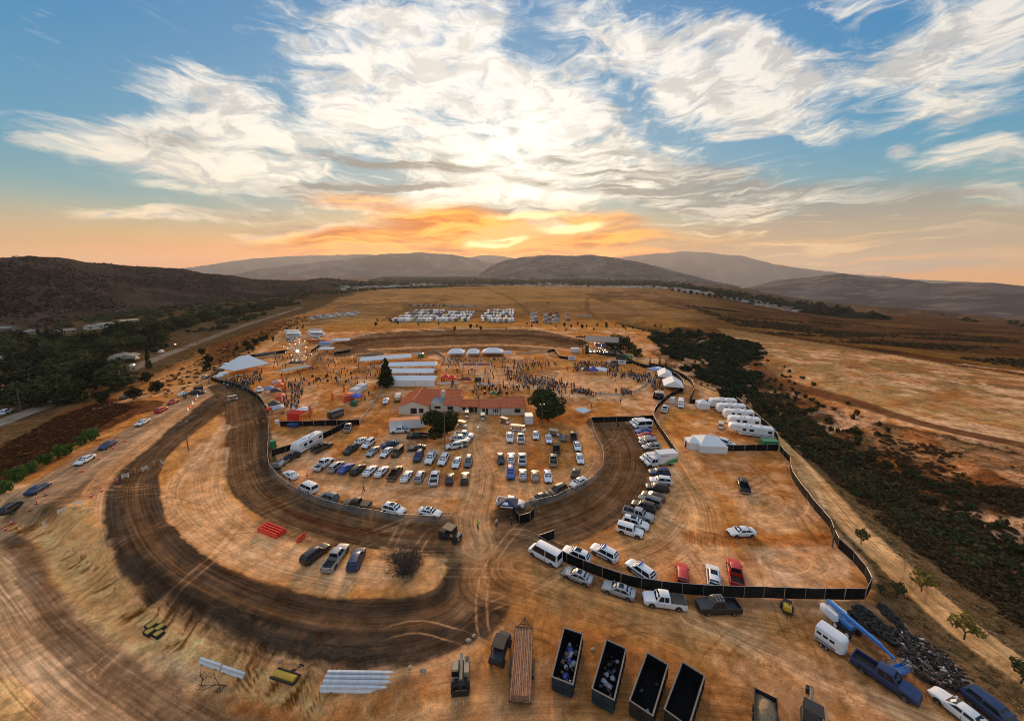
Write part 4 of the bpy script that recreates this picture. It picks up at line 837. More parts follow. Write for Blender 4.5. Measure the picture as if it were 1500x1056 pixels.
row('middle row right of lot track', lot, [('sedan', 'black', 733.6, 671, 1, 9), ('suv', 'white', 749, 670, 0, -9), ('pickup', 'white', 765, 672, 0, -9), ('pickup', 'tan', 810.6, 673, 0, -9), ('pickup', 'brown', 815, 657, 0, -9), ('sedan', 'white', 849.6, 671, 2, 9), ('sedan', 'white', 845.6, 653, 2, 9)])
row('back row right of lot track', lot, [('pickup', 'white', 747, 640, 0, 10), ('pickup', 'white', 763, 641, 0, -9), ('sedan', 'white', 785, 637, 0, 9), ('sedan', 'white', 804, 642.6, 1, 9), ('sedan', 'grey', 825, 640, 0, -9), ('pickup', 'brown', 840, 639, 0, -9)])
side = 'cars and trucks lined up beside the right track'
row('upper line beside right track', side, [('minivan', 'white', 934, 618.5, -10, .5), ('van', 'white', 941, 623, -10, .6), ('sedan', 'blue', 942, 630.6, -10, 1), ('sedan', 'red', 945.6, 637, -10, .8), ('sedan', 'silver', 948, 642, -10, 0), ('suv', 'grey', 949, 648, -10, .5), ('suvs', 'silver', 954, 654.4, -10, .6)], 'from top')
row('lower line beside right track', side, [('sedan', 'silver', 963, 665, -10, 0), ('minivan', 'white', 953, 671, -10, .5), ('boxtruck', 'white', 967, 677.5, -10, .8), ('suv', 'navy', 966, 692, -10, -.6), ('suv', 'white', 968, 704, -10, -1), ('suv', 'black', 963, 714, -10, -1.2), ('sedan', 'brown', 957, 726, -10, -3), ('jeep', 'grey', 952, 734, -10, -3.4), ('suv', 'black', 943, 741, -10, -3), ('pickup', 'silver', 935, 753, 10, 3), ('suvs', 'white', 931, 766, 10, 3), ('jeep', 'white', 923, 777, 10, 3)], 'from top')
yard = 'vehicles along the black fence of the service yard'
row('line inside the black fence', yard, [('suvs', 'white', 844, 812, -9, -4), ('patrol', 'white', 885, 809, -9, -4.6), ('patrol', 'white', 938, 835, -8, -5.6), ('suv', 'red', 999, 841, -.6, -10), ('suvs', 'white', 1045, 844, -1, -10), ('pickup', 'red', 1077, 838, -2, -10)])
row('line outside the black fence', yard, [('van', 'white', 798, 812, -9, -5), ('sedans', 'silver', 845.6, 842, -10, -4), ('sedans', 'silver', 906, 863, -10, -3.4), ('pickupc', 'white', 973, 879, -10, -1.3), ('pickupr', 'black', 1052, 887, -10, 0)])
for k, c, px, py, dx, dy, lab in [
    ('pickup', 'black', 1089, 710, -3, -9, 'black pickup truck alone on the tyre-marked yard above the white car'), ('sedan', 'white', 1086, 778, -10, .3, 'white saloon car alone on the fenced yard side-on'),
    ('suv', 'black', 462, 810, 8, -6, 'black suv, leftmost of three parked in the track island'), ('pickup', 'silver', 492, 815.5, 6, -8, 'silver pickup between two dark suvs in the track island'), ('suv', 'navy', 522, 818, 4, -9, 'navy suv, rightmost of three parked in the track island'),
    ('pickup', 'brown', 472, 655, 10, -4.6, 'brown pickup truck hitched before the white caravan by the black fence'), ('pickup', 'silver', 509.6, 626, 3, -9, 'silver pickup truck at the end of the slanting black fence'),
    ('pickup', 'white', 586, 630, -10, .6, 'white pickup truck beside the long orange-topped trailer'), ('pickup', 'black', 611, 638, -10, .5, 'black pickup truck under the left round tree'),
    ('pickup', 'white', 680, 637, 10, 1, 'white pickup truck, upper of two right of the left round tree'), ('pickup', 'white', 674, 643, 10, 1, 'white pickup truck, lower of two right of the left round tree'), ('suv', 'white', 665, 653, -10, 1.5, 'white suv below the white pickups beside the left round tree'), ('suv', 'tan', 673, 651, -10, 1, 'tan suv half hidden behind a white suv by the left round tree'),
    ('sedan', 'white', 565, 587, -3, 9, 'white car left of the old truck beside the tiled house'),
    ('van', 'white', 997.5, 592, -1, 10, 'white high roof van driving between the two black fences'), ('pickup', 'white', 974, 599, 3, -8, 'white pickup truck with small trailer beside the right fence bend'), ('suv', 'white', 1065, 649, 9, 3, 'white suv beside the large white tent in the caravan yard'),
    ('sedan', 'white', 269, 576, 10, -4, 'white car nearest the gate on the left entrance road'), ('sedan', 'red', 253, 588, -9, 5, 'bright red car on the left entrance road'), ('suv', 'red', 236, 600, 9, -5, 'dark red suv on the left entrance road'), ('sedan', 'white', 208.6, 618, -9, 5, 'white car behind the red ones on the left entrance road'), ('sedan', 'navy', 157.5, 651, -9, 5, 'navy car level with the green bushes on the left entrance road'), ('sedan', 'white', 124, 673, -9, 5, 'white car beside the green bushes on the left entrance road'), ('sedan', 'navy', 55.7, 714.5, 9, -5.4, 'navy car beside orange cones low on the left entrance road'), ('suv', 'black', 17, 740, 9, -5.4, 'black suv at the left picture edge on the entrance road'),
    ('suv', 'black', 290, 575, 10, -1, 'black suv waiting at the gate by the leaning light pole'), ('sedan', 'black', 185, 581, 8, -3, 'black car alone on the dirt lane above the red scrub'), ('suv', 'white', 8, 603, 9, -4.2, 'white car on the paved road at the left picture edge'), ('suv', 'white', 147, 553, 9, -4.2, 'white car on the paved road beside the tall pole'),
    ('sedan', 'white', 194, 535, 9, -5, 'white car, lowest of those parked by the roadside houses'), ('suv', 'white', 236, 515, 9, -4, 'white suv, first of two on the verge beyond the cypress trees'), ('sedan', 'black', 255, 505, 9, -4, 'black car on the verge beyond the cypress trees'),
    ('suv', 'silver', 301, 552, 9, -5, 'silver car, nearest of the three outside the fence by the big tent'), ('sedan', 'black', 318, 540, 9, -4, 'black car outside the fence by the big tent'), ('suv', 'white', 331, 534, 9, -4, 'white car outside the fence behind the big tent'),
    ('pickup', 'navy', 1296, 990, 9.4, 6.2, 'large navy crew cab pickup towing the white horse trailer'), ('sedan', 'white', 1408, 1040, -6.5, -5, 'white car at the bottom right corner beside a dark suv'), ('suv', 'navy', 1459, 1043, 6.5, 5, 'dark blue suv in the bottom right corner'),
    ('suv', 'white', 380, 571, 2, 10, 'white van parked behind the row of striped vendor tents'),
    ('cart', 'cream', 684, 607, 0, 10, 'cream roofed golf cart nearest the house porch'), ('cart', 'white', 677, 622, 9, 2, 'white golf cart right of the left round tree'), ('cart', 'grey', 707, 611, 0, 10, 'grey golf cart at the house steps'), ('cart6', 'white', 759, 628, 10, 1, 'long white golf cart parked behind the back row'), ('cart', 'red', 739, 617, 9, 3, 'red golf cart in front of the white wall of the house'), ('cart', 'black', 811, 635, 10, 2, 'black utility cart behind the parked white car'), ('cart', 'brown', 1056, 624, 2, 10, 'dark golf cart beside the longest caravan'), ('cart', 'black', 341, 584, 10, -2, 'black utility cart on the dirt track by the black fence')]:
    car(k, c, px, py, dx, dy, lab)
for i, (k, px, py, lab) in enumerate([('rv', 1058, 590, 'white caravan at the far end of the caravan row'), ('rv', 1070, 598, 'white caravan, second from the far end of the row'), ('rv', 1081, 607, 'white caravan in the middle of the caravan row'), ('rv', 1089, 617.5, 'white caravan with open awning side, second nearest in the row'), ('rv5', 1099, 630.5, 'longest white caravan with raised nose, nearest of the row')]):
    car(k, 'white', px, py, -10, -.4 - .2 * i, lab, 'caravans along the right fence', 1.6)
car('rv', 'white', 450, 648, -10, 5.3, 'white caravan with wavy grey graphics against the slanting black fence', None, 1.7)

# ------------------------------------------------------------------ working machines and trailers
def at(px, py, dx, dy, up=0.):
    p = G(px, py, up); a = heading(px, py, dx, dy, up); p.z = gz(p.x, p.y); return p, a
def wheels4(t, xs, y, r, w=.25, m=None):
    for x in xs:
        for sg in (-1, 1): MB().wheel(x, sg * y, r, r, w, m).build('wheel', t, 40)
# flatbed trailer: planks are parts
p, a = at(765, 968, .6, -10, .8); t = thing('flatbed_trailer', 'long rust brown plank deck trailer parked nose away beside the jeep', 'trailer', p, a)
hl = 4.3
for k in range(11):
    y = -1.05 + k * .21; MB().box(-hl, hl, y - .082, y + .082, .78, .83 + .012 * (k % 3), mat(f'deck_plank_{k % 4}', ((.36, .17, .085), (.27, .125, .065), (.40, .20, .105), (.31, .15, .08))[k % 4], .85, grain=.35, gs=3)).build('plank', t)
f = MB(); f.box(-hl - .06, hl + .06, -1.24, -1.13, .62, .88, RUST); f.box(-hl - .06, hl + .06, 1.13, 1.24, .62, .88, RUST); f.box(hl - .0, hl + .12, -1.127, 1.127, .62, .9, RUST); f.box(-hl - .12, -hl - .003, -1.127, 1.127, .62, .86, RUST)
f.tube((hl + .1, -.9, .7), (hl + 1.5, 0, .7), .07, RUST); f.tube((hl + .1, .9, .7), (hl + 1.5, 0, .7), .07, RUST); f.tube((hl + 1.3, 0, .0), (hl + 1.3, 0, 1.1), .06, RUST); f.tube((hl + .6, -.5, .7), (hl + .6, .5, .7), .05, RUST); f.build('frame', t)
for sg in (-1, 1): MB().box(-1.6, .4, *sorted((sg * 1.25, sg * 1.48)), .70, .80, DKSTEEL, .03).build('mudguard', t)
wheels4(t, (-1.1, -.15), 1.46, .36)
MB().box(-hl + .1, -hl + .5, -1.0, 1.0, .865, .895, RUST).build('ramp', t)
MB().box(-hl + .1, hl - .1, -1.1, 1.1, .70, .775, DKSTEEL).build('underframe', t)
# roll-off bins
def bin_(px, py, dx, dy, label, col, rubbish):
    p, a = at(px, py, dx, dy, 1.0); t = thing('waste_container', label, 'skip', p, a, 'open waste containers in a row'); L, w, h = 3.15, 1.2, 1.95; r = random.Random(int(px))
    b = MB(); b.box(-L, L, -w, w, .25, .33, col)
    b.box(-L, L, -w, -w + .09, .333, h, col); b.box(-L, L, w - .09, w, .333, h, col); b.box(L - .09, L, -w + .093, w - .093, .333, h, col); b.build('shell', t)
    iw = mat('shaded_inside', (.006, .007, .009), .95, grain=.4, spec=.1); q = MB(); q.box(-L + .02, L - .093, -w + .093, w - .093, .335, .36, iw)  # added near-black lining paints the deep shade inside the container
    for sg in (-1, 1): q.box(-L + .02, L - .093, *sorted((sg * (w - .093), sg * (w - .11))), .36, h - .06, iw)
    q.box(L - .11, L - .093, -w + .11, w - .11, .36, h - .06, iw); q.box(-L + .003, -L + .018, -w + .093, w - .093, .36, h - .06, iw); q.build('lining', t)
    g = MB(); g.box(-L - .08, -L - .003, -w, w, .30, h, col); g.box(-L - .14, -L - .083, -.05, .05, .3, h, DKSTEEL); g.box(-L - .12, -L - .083, -w, w, .9, 1.0, DKSTEEL); g.build('gate', t)
    for sg in (-1, 1):
        for k in range(9): MB().box(-L + .3 + k * .72, -L + .42 + k * .72, *sorted((sg * (w + .003), sg * (w + .09))), .36, h - .05, col).build('rib', t)
    f = MB()
    for sg in (-1, 1): f.box(-L - .08, L + .05, *sorted((sg * (w - .08), sg * (w + .08))), h + .003, h + .10, mat('worn_rim', (.20, .17, .15), .7, .3, grain=.4))
    f.box(L - .1, L + .06, -w + .085, w - .085, h + .003, h + .10, mat('worn_rim', (.2, .17, .15))); f.box(-L - .08, -L + .05, -w + .085, w - .085, h + .003, h + .10, mat('worn_rim', (.2, .17, .15))); f.build('rim', t)
    for x in (-2.4, 2.2):
        for sg in (-.8, .8): MB().tube((x, sg - .1, .13), (x, sg + .1, .13), .125, DKSTEEL, n=8).build('roller', t)
    BAG = [mat('black_bag', (.008, .008, .009), .3), mat('blue_bag', (.02, .06, .36), .4), mat('pale_bag', (.30, .33, .40), .5), mat('card', (.16, .11, .06), .9)]
    for k in range(rubbish):
        x, y, s = r.uniform(-L + .5, L - .5), r.uniform(-w + .4, w - .4), r.uniform(.16, .34); z = .5 + r.uniform(0, .55)
        m = BAG[r.choice((0, 0, 0, 1, 2, 3))] if rubbish > 30 else BAG[r.choice((0, 0, 0, 0, 1, 2))]
        bm = bmesh.new(); bmesh.ops.create_icosphere(bm, subdivisions=1, radius=s)
        for v in bm.verts: v.co = Vector((v.co.x * r.uniform(.8, 1.3), v.co.y * r.uniform(.8, 1.3), v.co.z * .7)) 
        me = bpy.data.meshes.new('rubbish_bag'); bm.to_mesh(me); bm.free(); me.materials.append(m)
        o = link('rubbish_bag', me, None, p + Matrix.Rotation(a, 3, 'Z') @ Vector((x, y, z)))
        tag(o, {0: 'black', 1: 'blue', 2: 'pale', 3: 'brown'}[BAG.index(m)] + ' rubbish bag heaped in the ' + label.split(',')[0], 'rubbish bag', 'rubbish bags in the ' + label.split(',')[0])
bin_(832, 968, 2.2, -10, 'leftmost blue waste container, heaped with blue and black bags', DKBLUE, 46)
bin_(893, 988, 2.6, -10, 'second blue waste container from the left, half full of bags', DKBLUE, 26)
bin_(951, 1009, 3.3, -10, 'third dark waste container, almost empty', DKSTEEL, 3)
bin_(1003, 1024, 3.4, -10, 'rightmost dark waste container, empty', DKSTEEL, 0)
# dump trailer with soil
p, a = at(1122, 1046, -.3, -10, .8); t = thing('tipper_trailer', 'small dark tipper trailer heaped with straw coloured soil at the bottom edge', 'trailer', p, a)
b = MB(); b.box(-2, 2, -1.05, 1.05, .5, .58, DKSTEEL); b.box(-2, 2, -1.05, -.97, .583, 1.35, DKSTEEL); b.box(-2, 2, .97, 1.05, .583, 1.35, DKSTEEL); b.box(1.92, 2, -.967, .967, .583, 1.3, DKSTEEL); b.box(-2, -1.92, -.967, .967, .583, 1.3, DKSTEEL); b.build('bed', t); wheels4(t, (-.5, .4), 1.2, .36)
soilm = mat('straw_soil', (.26, .19, .11), .95, grain=.5, gs=5)
xs, ys = np.meshgrid(np.linspace(-1.9, 1.9, 14), np.linspace(-.95, .95, 9)); zz = .7 + 1.0 * np.exp(-(xs / 1.5) ** 2 - (ys / .9) ** 2) + .25 * (fbm(xs + 50, ys, .5, 3, 4) - .5); ii = np.arange(xs.size).reshape(xs.shape)
o = mesh_np('soil_heap', np.stack([xs.ravel(), ys.ravel(), zz.ravel()], 1), np.stack([ii[:-1, :-1], ii[:-1, 1:], ii[1:, 1:], ii[1:, :-1]], -1).reshape(-1, 4), soilm); o.location = p; o.rotation_euler = (0, 0, a); tag(o, 'heap of straw coloured soil inside the small tipper trailer', 'soil heap')
# telehandler
p, a = at(675, 987, .4, -10, 1.0); t = thing('telehandler', 'tan telescopic handler with boom down and forks toward the bottom edge', 'telehandler', p, a + PI); t.scale = (.70, .95, .95); TANP = PAINT['tan']
b = MB(); b.box(-2.2, 1.9, -.75, .75, .6, 1.15, DKSTEEL, .06); b.box(-2.2, .6, .35, 1.05, .9, 1.75, TANP, .10); b.build('chassis', t, 40)
b = MB(); b.box(-.9, .75, -1.05, -.25, .9, 2.35, TANP, .12); b.build('cab', t, 40); MB().box(-.7, .77, -1.07, -.23, 1.45, 2.15, GLASS, .02).build('cab_window', t)
b = MB(); b.tube((-2.3, .05, 2.0), (1.7, .05, 1.75), .20, TANP, n=8); b.tube((1.4, .05, 1.77), (2.7, .05, 1.1), .14, DKSTEEL, n=8); b.build('boom', t, 40)
b = MB(); b.box(2.6, 2.75, -1.0, 1.0, .45, 1.15, DKSTEEL); b.box(2.75, 4.0, -.5, -.36, .40, .46, STEEL); b.box(2.75, 4.0, .36, .5, .40, .46, STEEL); b.build('fork_carriage', t)
MB().box(-2.0, -1.2, .55, .95, 1.753, 1.80, TRIM).build('engine_grille', t); wheels4(t, (-1.5, 1.5), 1.12, .62, .4, TANP)
# open jeeps / utility carts
def buggy(px, py, dx, dy, label, roofm, sc=1.):
    p, a = at(px, py, dx, dy, .8); t = thing('utility_buggy', label, 'buggy', p, a); t.scale = (sc,) * 3
    b = MB(); b.box(-1.7, 1.7, -.72, .72, .55, .95, PAINT['black'], .08); b.box(.75, 1.7, -.62, .62, .953, 1.15, PAINT['black'], .08); b.build('body', t, 40)
    MB().box(-1.0, .65, -.72, .72, 1.82, 1.90, roofm, .08).build('roof', t, 40)
    f = MB()
    for y in (-.66, .66):
        for x, xx in ((.8, .6), (-1.0, -.95), (-.1, -.1)): f.tube((x, y, .9), (xx, y, 1.84), .035, TRIM)
    f.build('roll_cage', t); MB().slab([(.82, -.62, 1.15), (.82, .62, 1.15), (.64, .62, 1.78), (.64, -.62, 1.78)], GLASS, .01).build('windshield', t)
    for y in (-.35, .35): b = MB(); b.box(-.4, .1, y - .28, y + .28, .75, 1.05, TRIM, .05); b.box(-.5, -.38, y - .28, y + .28, 1.0, 1.55, TRIM, .03); b.build('seat', t)
    b = MB(); b.box(-1.65, -.6, -.68, .68, .953, 1.2, mat('cargo_dark', (.03, .035, .05), .8), .05); b.build('cargo_bed', t)
    for y in (-.5, .5): MB().box(1.68, 1.74, y - .12, y + .12, .75, .95, HEADL, .02).build('headlight', t)
    wheels4(t, (-1.1, 1.15), .84, .40, .28, TRIM)
    return t, p, a
buggy(733, 950, 3.5, -10, 'dark open top jeep left of the plank trailer', mat('brown_soft_top', (.05, .04, .032), .8), 1.15)
buggy(660, 783, 8, 3, 'sand covered dark buggy on the track by the lot gate', mat('sand_cover', (.30, .23, .14), .9), 1.25)
# tractor-like loader near caravan
buggy(428, 668, 9, -4, 'red utility vehicle beside the caravan end', mat('grey_red_roof', (.24, .16, .13), .8), 1.1)
p, a = at(411, 679, 8, -6, .5); t = thing('utility_trailer', 'pale grey open utility trailer by the wire fence corner', 'trailer', p, a)
b = MB(); b.box(-1.9, 1.9, -1.05, 1.05, .5, .58, STEEL); b.build('deck', t); g = MB(); g.box(-1.98, -1.903, -1.05, 1.05, .5, 1.7, STEEL); g.build('ramp', t); g = MB(); g.box(-1.9, 1.9, -1.12, -1.053, .5, 1.0, STEEL); g.box(-1.9, 1.9, 1.053, 1.12, .5, 1.0, STEEL); g.build('side_rail', t); wheels4(t, (0,), 1.25, .33)
# enclosed long trailer with orange top
p, a = at(597, 622, -10, .6, 1.5); t = thing('cargo_trailer', 'long white cargo trailer with orange topped roof beside the left round tree', 'trailer', p, a)
MB().box(-5.2, 5.2, -1.25, 1.25, .8, 3.4, WHITE, .05).build('body', t); MB().box(-5.15, 5.15, -1.2, 1.2, 3.403, 3.5, mat('orange_canvas', (.70, .22, .09), .8, grain=.15), .04).build('roof_sheet', t); wheels4(t, (-1.2, -.2), 1.28, .4)
for k in range(5): MB().box(-4.6 + k * 2.1, -4.5 + k * 2.1, -1.28, -1.253, .85, 3.3, STEEL).build('seam', t)
# old truck by house
p, a = at(583, 581, -3, 9, 1.2); t = thing('flatbed_truck', 'old white truck with wooden bed left of the tiled house', 'truck', p, a + PI)
b = MB(); b.box(1.0, 2.6, -.95, .95, .7, 1.45, WHITE, .15); b.box(-.4, .97, -1.0, 1.0, .7, 2.35, WHITE, .14); b.build('cab', t, 40); MB().box(.9, 1.02, -.8, .8, 1.55, 2.15, GLASS).build('windshield', t); b = MB(); b.box(-3.6, -.5, -1.15, 1.15, .9, 1.0, WOOD); b.box(-3.6, -.5, -1.15, -1.05, 1.003, 1.9, WOOD); b.box(-3.6, -.5, 1.05, 1.15, 1.003, 1.9, WOOD); b.build('wooden_bed', t); wheels4(t, (-2.4, 1.7), 1.05, .48)
b = MB(); b.box(-3.4, -.6, -1.0, 1.0, 1.003, 2.2, mat('cream_canvas', (.60, .50, .38), .9), .2); b.build('load_cover', t)
# generator on two wheels
p, a = at(1153, 889, .5, 10, .6); t = thing('towable_compressor', 'small yellow and black towable machine in front of the black fence', 'machine', p, a)
MB().box(-.9, .8, -.5, .5, .55, 1.2, PAINT['yellow'], .12).build('housing', t, 40); b = MB(); b.box(-1.0, 1.0, -.62, .62, .42, .547, TRIM); b.tube((1.0, 0, .5), (2.0, 0, .4), .05, TRIM); b.tube((.3, .2, 1.15), (.3, .2, 1.7), .05, TRIM); b.box(-.7, -.1, -.52, .52, 1.203, 1.32, TRIM, .04); b.build('chassis', t); wheels4(t, (-.3,), .78, .34)
# boom lift
p, a = at(1247, 918, 7.2, 6.0, 1.2); t = thing('boom_lift', 'blue telescopic boom lift with white engine hoods and a basket on the ground side', 'boom lift', p, a); t.scale = (.74, .95, 1.); BL = PAINT['sky']
b = MB(); b.box(-4.6, -1.5, .35, 1.2, .85, 1.85, PLASTICW, .30); b.build('engine_hood', t, 50); b = MB(); b.box(-4.6, -1.5, -1.2, -.35, .85, 1.85, PLASTICW, .30); b.build('engine_hood', t, 50)
b = MB(); b.box(-1.7, .3, -.9, .9, .45, .85, DKSTEEL, .08); b.box(-2.0, .2, -.33, .33, .85, 1.3, BL); b.build('chassis', t); wheels4(t, (-1.6, .4), 1.1, .50, .38, PAINT['white'])
b = MB()
b.loft([[(x, y * s, z + q * s) for y, q in ((-.2, -.22), (.2, -.22), (.2, .22), (-.2, .22))] for x, z, s in ((-4.2, 2.15, 1.1), (4.4, 2.0, .95))], BL); b.build('boom', t)
b = MB(); b.loft([[(x, y * s, z + q * s) for y, q in ((-.2, -.22), (.2, -.22), (.2, .22), (-.2, .22))] for x, z, s in ((4.403, 1.98, .7), (6.3, 1.7, .65))], BL); b.build('boom_extension', t)
b = MB(); b.box(6.3, 7.5, -1.25, 1.25, .5, .6, BL); b.box(6.3, 7.5, -1.25, -1.19, .603, .95, BL); b.box(6.3, 7.5, 1.19, 1.25, .603, .95, BL); b.box(7.44, 7.5, -1.187, 1.187, .603, .95, BL); b.box(6.3, 6.36, -1.187, 1.187, .603, .95, BL); b.build('basket', t)
b = MB()
for z in (1.25, 1.6):
    c = [(6.33, -1.22, z), (7.47, -1.22, z), (7.47, 1.22, z), (6.33, 1.22, z)]
    for i in range(4): b.tube(c[i], c[(i + 1) % 4], .03, STEEL)
for x in (6.33, 7.47):
    for y in (-1.22, 0, 1.22): b.tube((x, y, .95), (x, y, 1.6), .03, STEEL)
b.build('basket_rail', t)
# horse trailer
p, a = at(1219, 937, 7.2, 5.0, 1.0); t = thing('horse_trailer', 'white rounded horse trailer hitched behind the navy pickup', 'trailer', p, a); t.scale = (.62, 1., .92)
def hr(x, s): return [(x, y * s, z) for y, z in ((-1.0, .55), (-1.0, 2.0), (-.85, 2.35), (-.5, 2.47), (.5, 2.47), (.85, 2.35), (1.0, 2.0), (1.0, .55))]
MB().loft([hr(-2.4, 1), hr(1.3, 1), hr(1.9, .86), hr(2.25, .55), hr(2.4, .2)], PLASTICW).build('body', t, 40)
for sg in (-1, 1):
    for x in (-1.7, -.6, .5): MB().box(x - .4, x + .4, *sorted((sg * 1.003, sg * 1.02)), 1.55, 1.9, GLASS).build('window', t)
    MB().box(-2.3, 1.2, *sorted((sg * 1.003, sg * 1.03)), .60, .95, mat('grey_skirt', (.25, .26, .27), .6)).build('skirt', t); MB().box(-1.6, .5, *sorted((sg * 1.035, sg * 1.3)), .75, .85, mat('grey_skirt', (.25, .26, .27)), .03).build('mudguard', t)
wheels4(t, (-1.05, -.15), 1.22, .36); MB().tube((2.3, 0, .6), (3.4, 0, .55), .06, TRIM).build('drawbar', t)
# tall dark machine at bottom
p, a = at(1190, 1046, -.5, -10, 1.0); t = thing('mini_excavator', 'dark tracked machine with tan boom cut off by the bottom edge', 'excavator', p, a)
b = MB()
for sg in (-1, 1): b.box(-1.3, 1.0, *sorted((sg * .55, sg * .95)), 0, .5, TYRE, .15)
b.build('tracks', t); MB().box(-1.3, .5, -.85, .85, .55, 1.2, DKSTEEL, .12).build('body', t); b = MB(); b.tube((.4, .1, 1.0), (1.9, .1, 2.3), .16, TANP); b.tube((1.9, .1, 2.3), (3.0, .1, .9), .12, DKSTEEL); b.build('boom', t); MB().box(2.9, 3.5, -.25, .45, .25, .9, DKSTEEL, .05).build('bucket', t)
b = MB()
for x in (-1.1, .2):
    for y in (-.8, .8): b.tube((x, y, 1.2), (x, y, 2.3), .04, TRIM)
b.box(-1.15, .25, -.85, .85, 2.3, 2.36, TRIM); b.build('canopy_frame', t)
# yellow roller drum implement
p, a = at(418, 991, 10, 3.2, .4); t = thing('soil_roller', 'yellow soil roller implement with hitch lying beside the white rails', 'roller', p, a)
b = MB(); b.loft([[(x, .42 * s * math.cos(q), .45 + .42 * s * math.sin(q)) for q in np.linspace(0, 2 * PI, 15)[:-1]] for x, s in ((-1.55, .7), (-1.5, 1), (1.5, 1), (1.55, .7))], PAINT['yellow']); b.build('drum', t, 40)
b = MB(); b.box(-1.7, 1.7, -.62, -.46, .35, .6, TRIM); b.box(-1.7, 1.7, .46, .62, .35, .6, TRIM); b.box(1.6, 1.75, -.457, .457, .35, .6, TRIM); b.tube((.3, .5, .5), (.9, 1.6, .4), .07, TRIM); b.tube((-.1, .5, .5), (.9, 1.6, .4), .07, TRIM); b.box(.5, 1.3, 1.5, 1.65, .3, .6, TRIM); b.build('frame', t)
# track weights / mats
for i, (px, py, nm) in enumerate([(221, 916, 'upper left'), (234, 919, 'upper right'), (219, 925, 'lower left'), (232, 928, 'lower right')]):
    p, a = at(px, py, 8, 5, .2); t = thing('wheel_ramp', f'black and yellow rubber block, {nm} of four on the cut bank', 'ramp', p, a, 'rubber blocks on the bank'); MB().box(-.75, .75, -.48, .48, 0, .38, TYRE, .08).build('block', t); MB().box(-.40, .40, -.42, .42, .383, .42, PAINT['yellow']).build('yellow_band', t)
# white concrete rails
def rail(px, py, dx, dy, L, label, grp='white concrete rails on the ground'):
    p, a = at(px, py, dx, dy, .2); t = thing('barrier_rail', label, 'barrier', p, a, grp)
    MB().loft([[(x, y, z) for y, z in ((-.30, 0), (-.30, .18), (-.16, .30), (-.12, .62), (.12, .62), (.16, .30), (.30, .18), (.30, 0))] for x in (-L / 2, L / 2)], CONCRETE).build('body', t)
    for x in (-L / 3, L / 3): MB().box(x - .14, x + .14, -.315, -.303, .04, .16, TRIM).build('lifting_slot', t)
for i, (x0, x1, y) in enumerate([(483, 573, 987), (480, 574, 994), (477, 574, 1001), (473, 569, 1009)]):
    a_, b_ = G(x0, y, .3), G(x1, y + 1, .3); rail((x0 + x1) / 2, y, 10, .15, (b_ - a_).length, f'{ORD[i]} of four white concrete rails side by side, counted from the top')
for i, (px, py) in enumerate([(309, 972), (342, 984)]): rail(px, py, 10, 3.3, 3.4, ('left' if i == 0 else 'right') + ' white concrete rail behind the two bare saplings', 'white concrete rails behind the saplings')
# red water barriers
def wb(p, a, label, g):
    t = thing('plastic_barrier', label, 'barrier', p, a, g); t.scale = (.94, .90, .78)
    MB().loft([[(x, y, z) for y, z in ((-.28, 0), (-.28, .25), (-.12, .60), (-.12, 1.0), (.12, 1.0), (.12, .60), (.28, .25), (.28, 0))] for x in (-.92, .92)], PLASTICR).build('body', t)
    for x in (-.5, .5): MB().box(x - .12, x + .12, -.11, .11, 1.003, 1.05, PLASTICR, .02).build('fill_cap', t)
p0, a0 = at(398, 775, 9, 3.6, .5); R_ = Matrix.Rotation(a0, 3, 'Z')
for i in range(3):
    for j in range(4):
        q = p0 + R_ @ Vector((-1.75 + i * 1.75, -.78 + j * .52, 0)); wb(q, a0, f'red plastic barrier in the island block, {ORD[j]} row from the front, {("left", "middle", "right")[i]} column', 'red barriers in the block')
p, a = at(441, 786, 6, -5, .5); wb(p, a, 'single red orange plastic barrier right of the block of barriers', None)
# ------------------------------------------------------------------ fences
LINKM = bpy.data.materials.new('chain_link'); LINKM.use_nodes = True
_t = LINKM.node_tree; _t.nodes.clear(); N = NT(_t); _o = N.node('ShaderNodeOutputMaterial'); _mx = N.node('ShaderNodeMixShader'); _tr = N.node('ShaderNodeBsdfTransparent'); _df = N.node('ShaderNodeBsdfDiffuse')
_df.inputs[0].default_value = (.33, .31, .29, 1); _g = N.node('ShaderNodeNewGeometry').outputs['Position']
_n = N.noise(_g, 9., 2, .5); N.put(_mx.inputs[0], N.sm(_n, .35, .65, .16, .42)); N.l.new(_tr.outputs[0], _mx.inputs[1]); N.l.new(_df.outputs[0], _mx.inputs[2]); N.l.new(_mx.outputs[0], _o.inputs[0])
rf = random.Random(8)
SCR = [mat(f'black_mesh_screen_{k}', c, .9, grain=.5, gs=1.2, spec=.12) for k, c in enumerate(((.010, .010, .011), (.014, .013, .013), (.008, .008, .009), (.020, .018, .016)))]
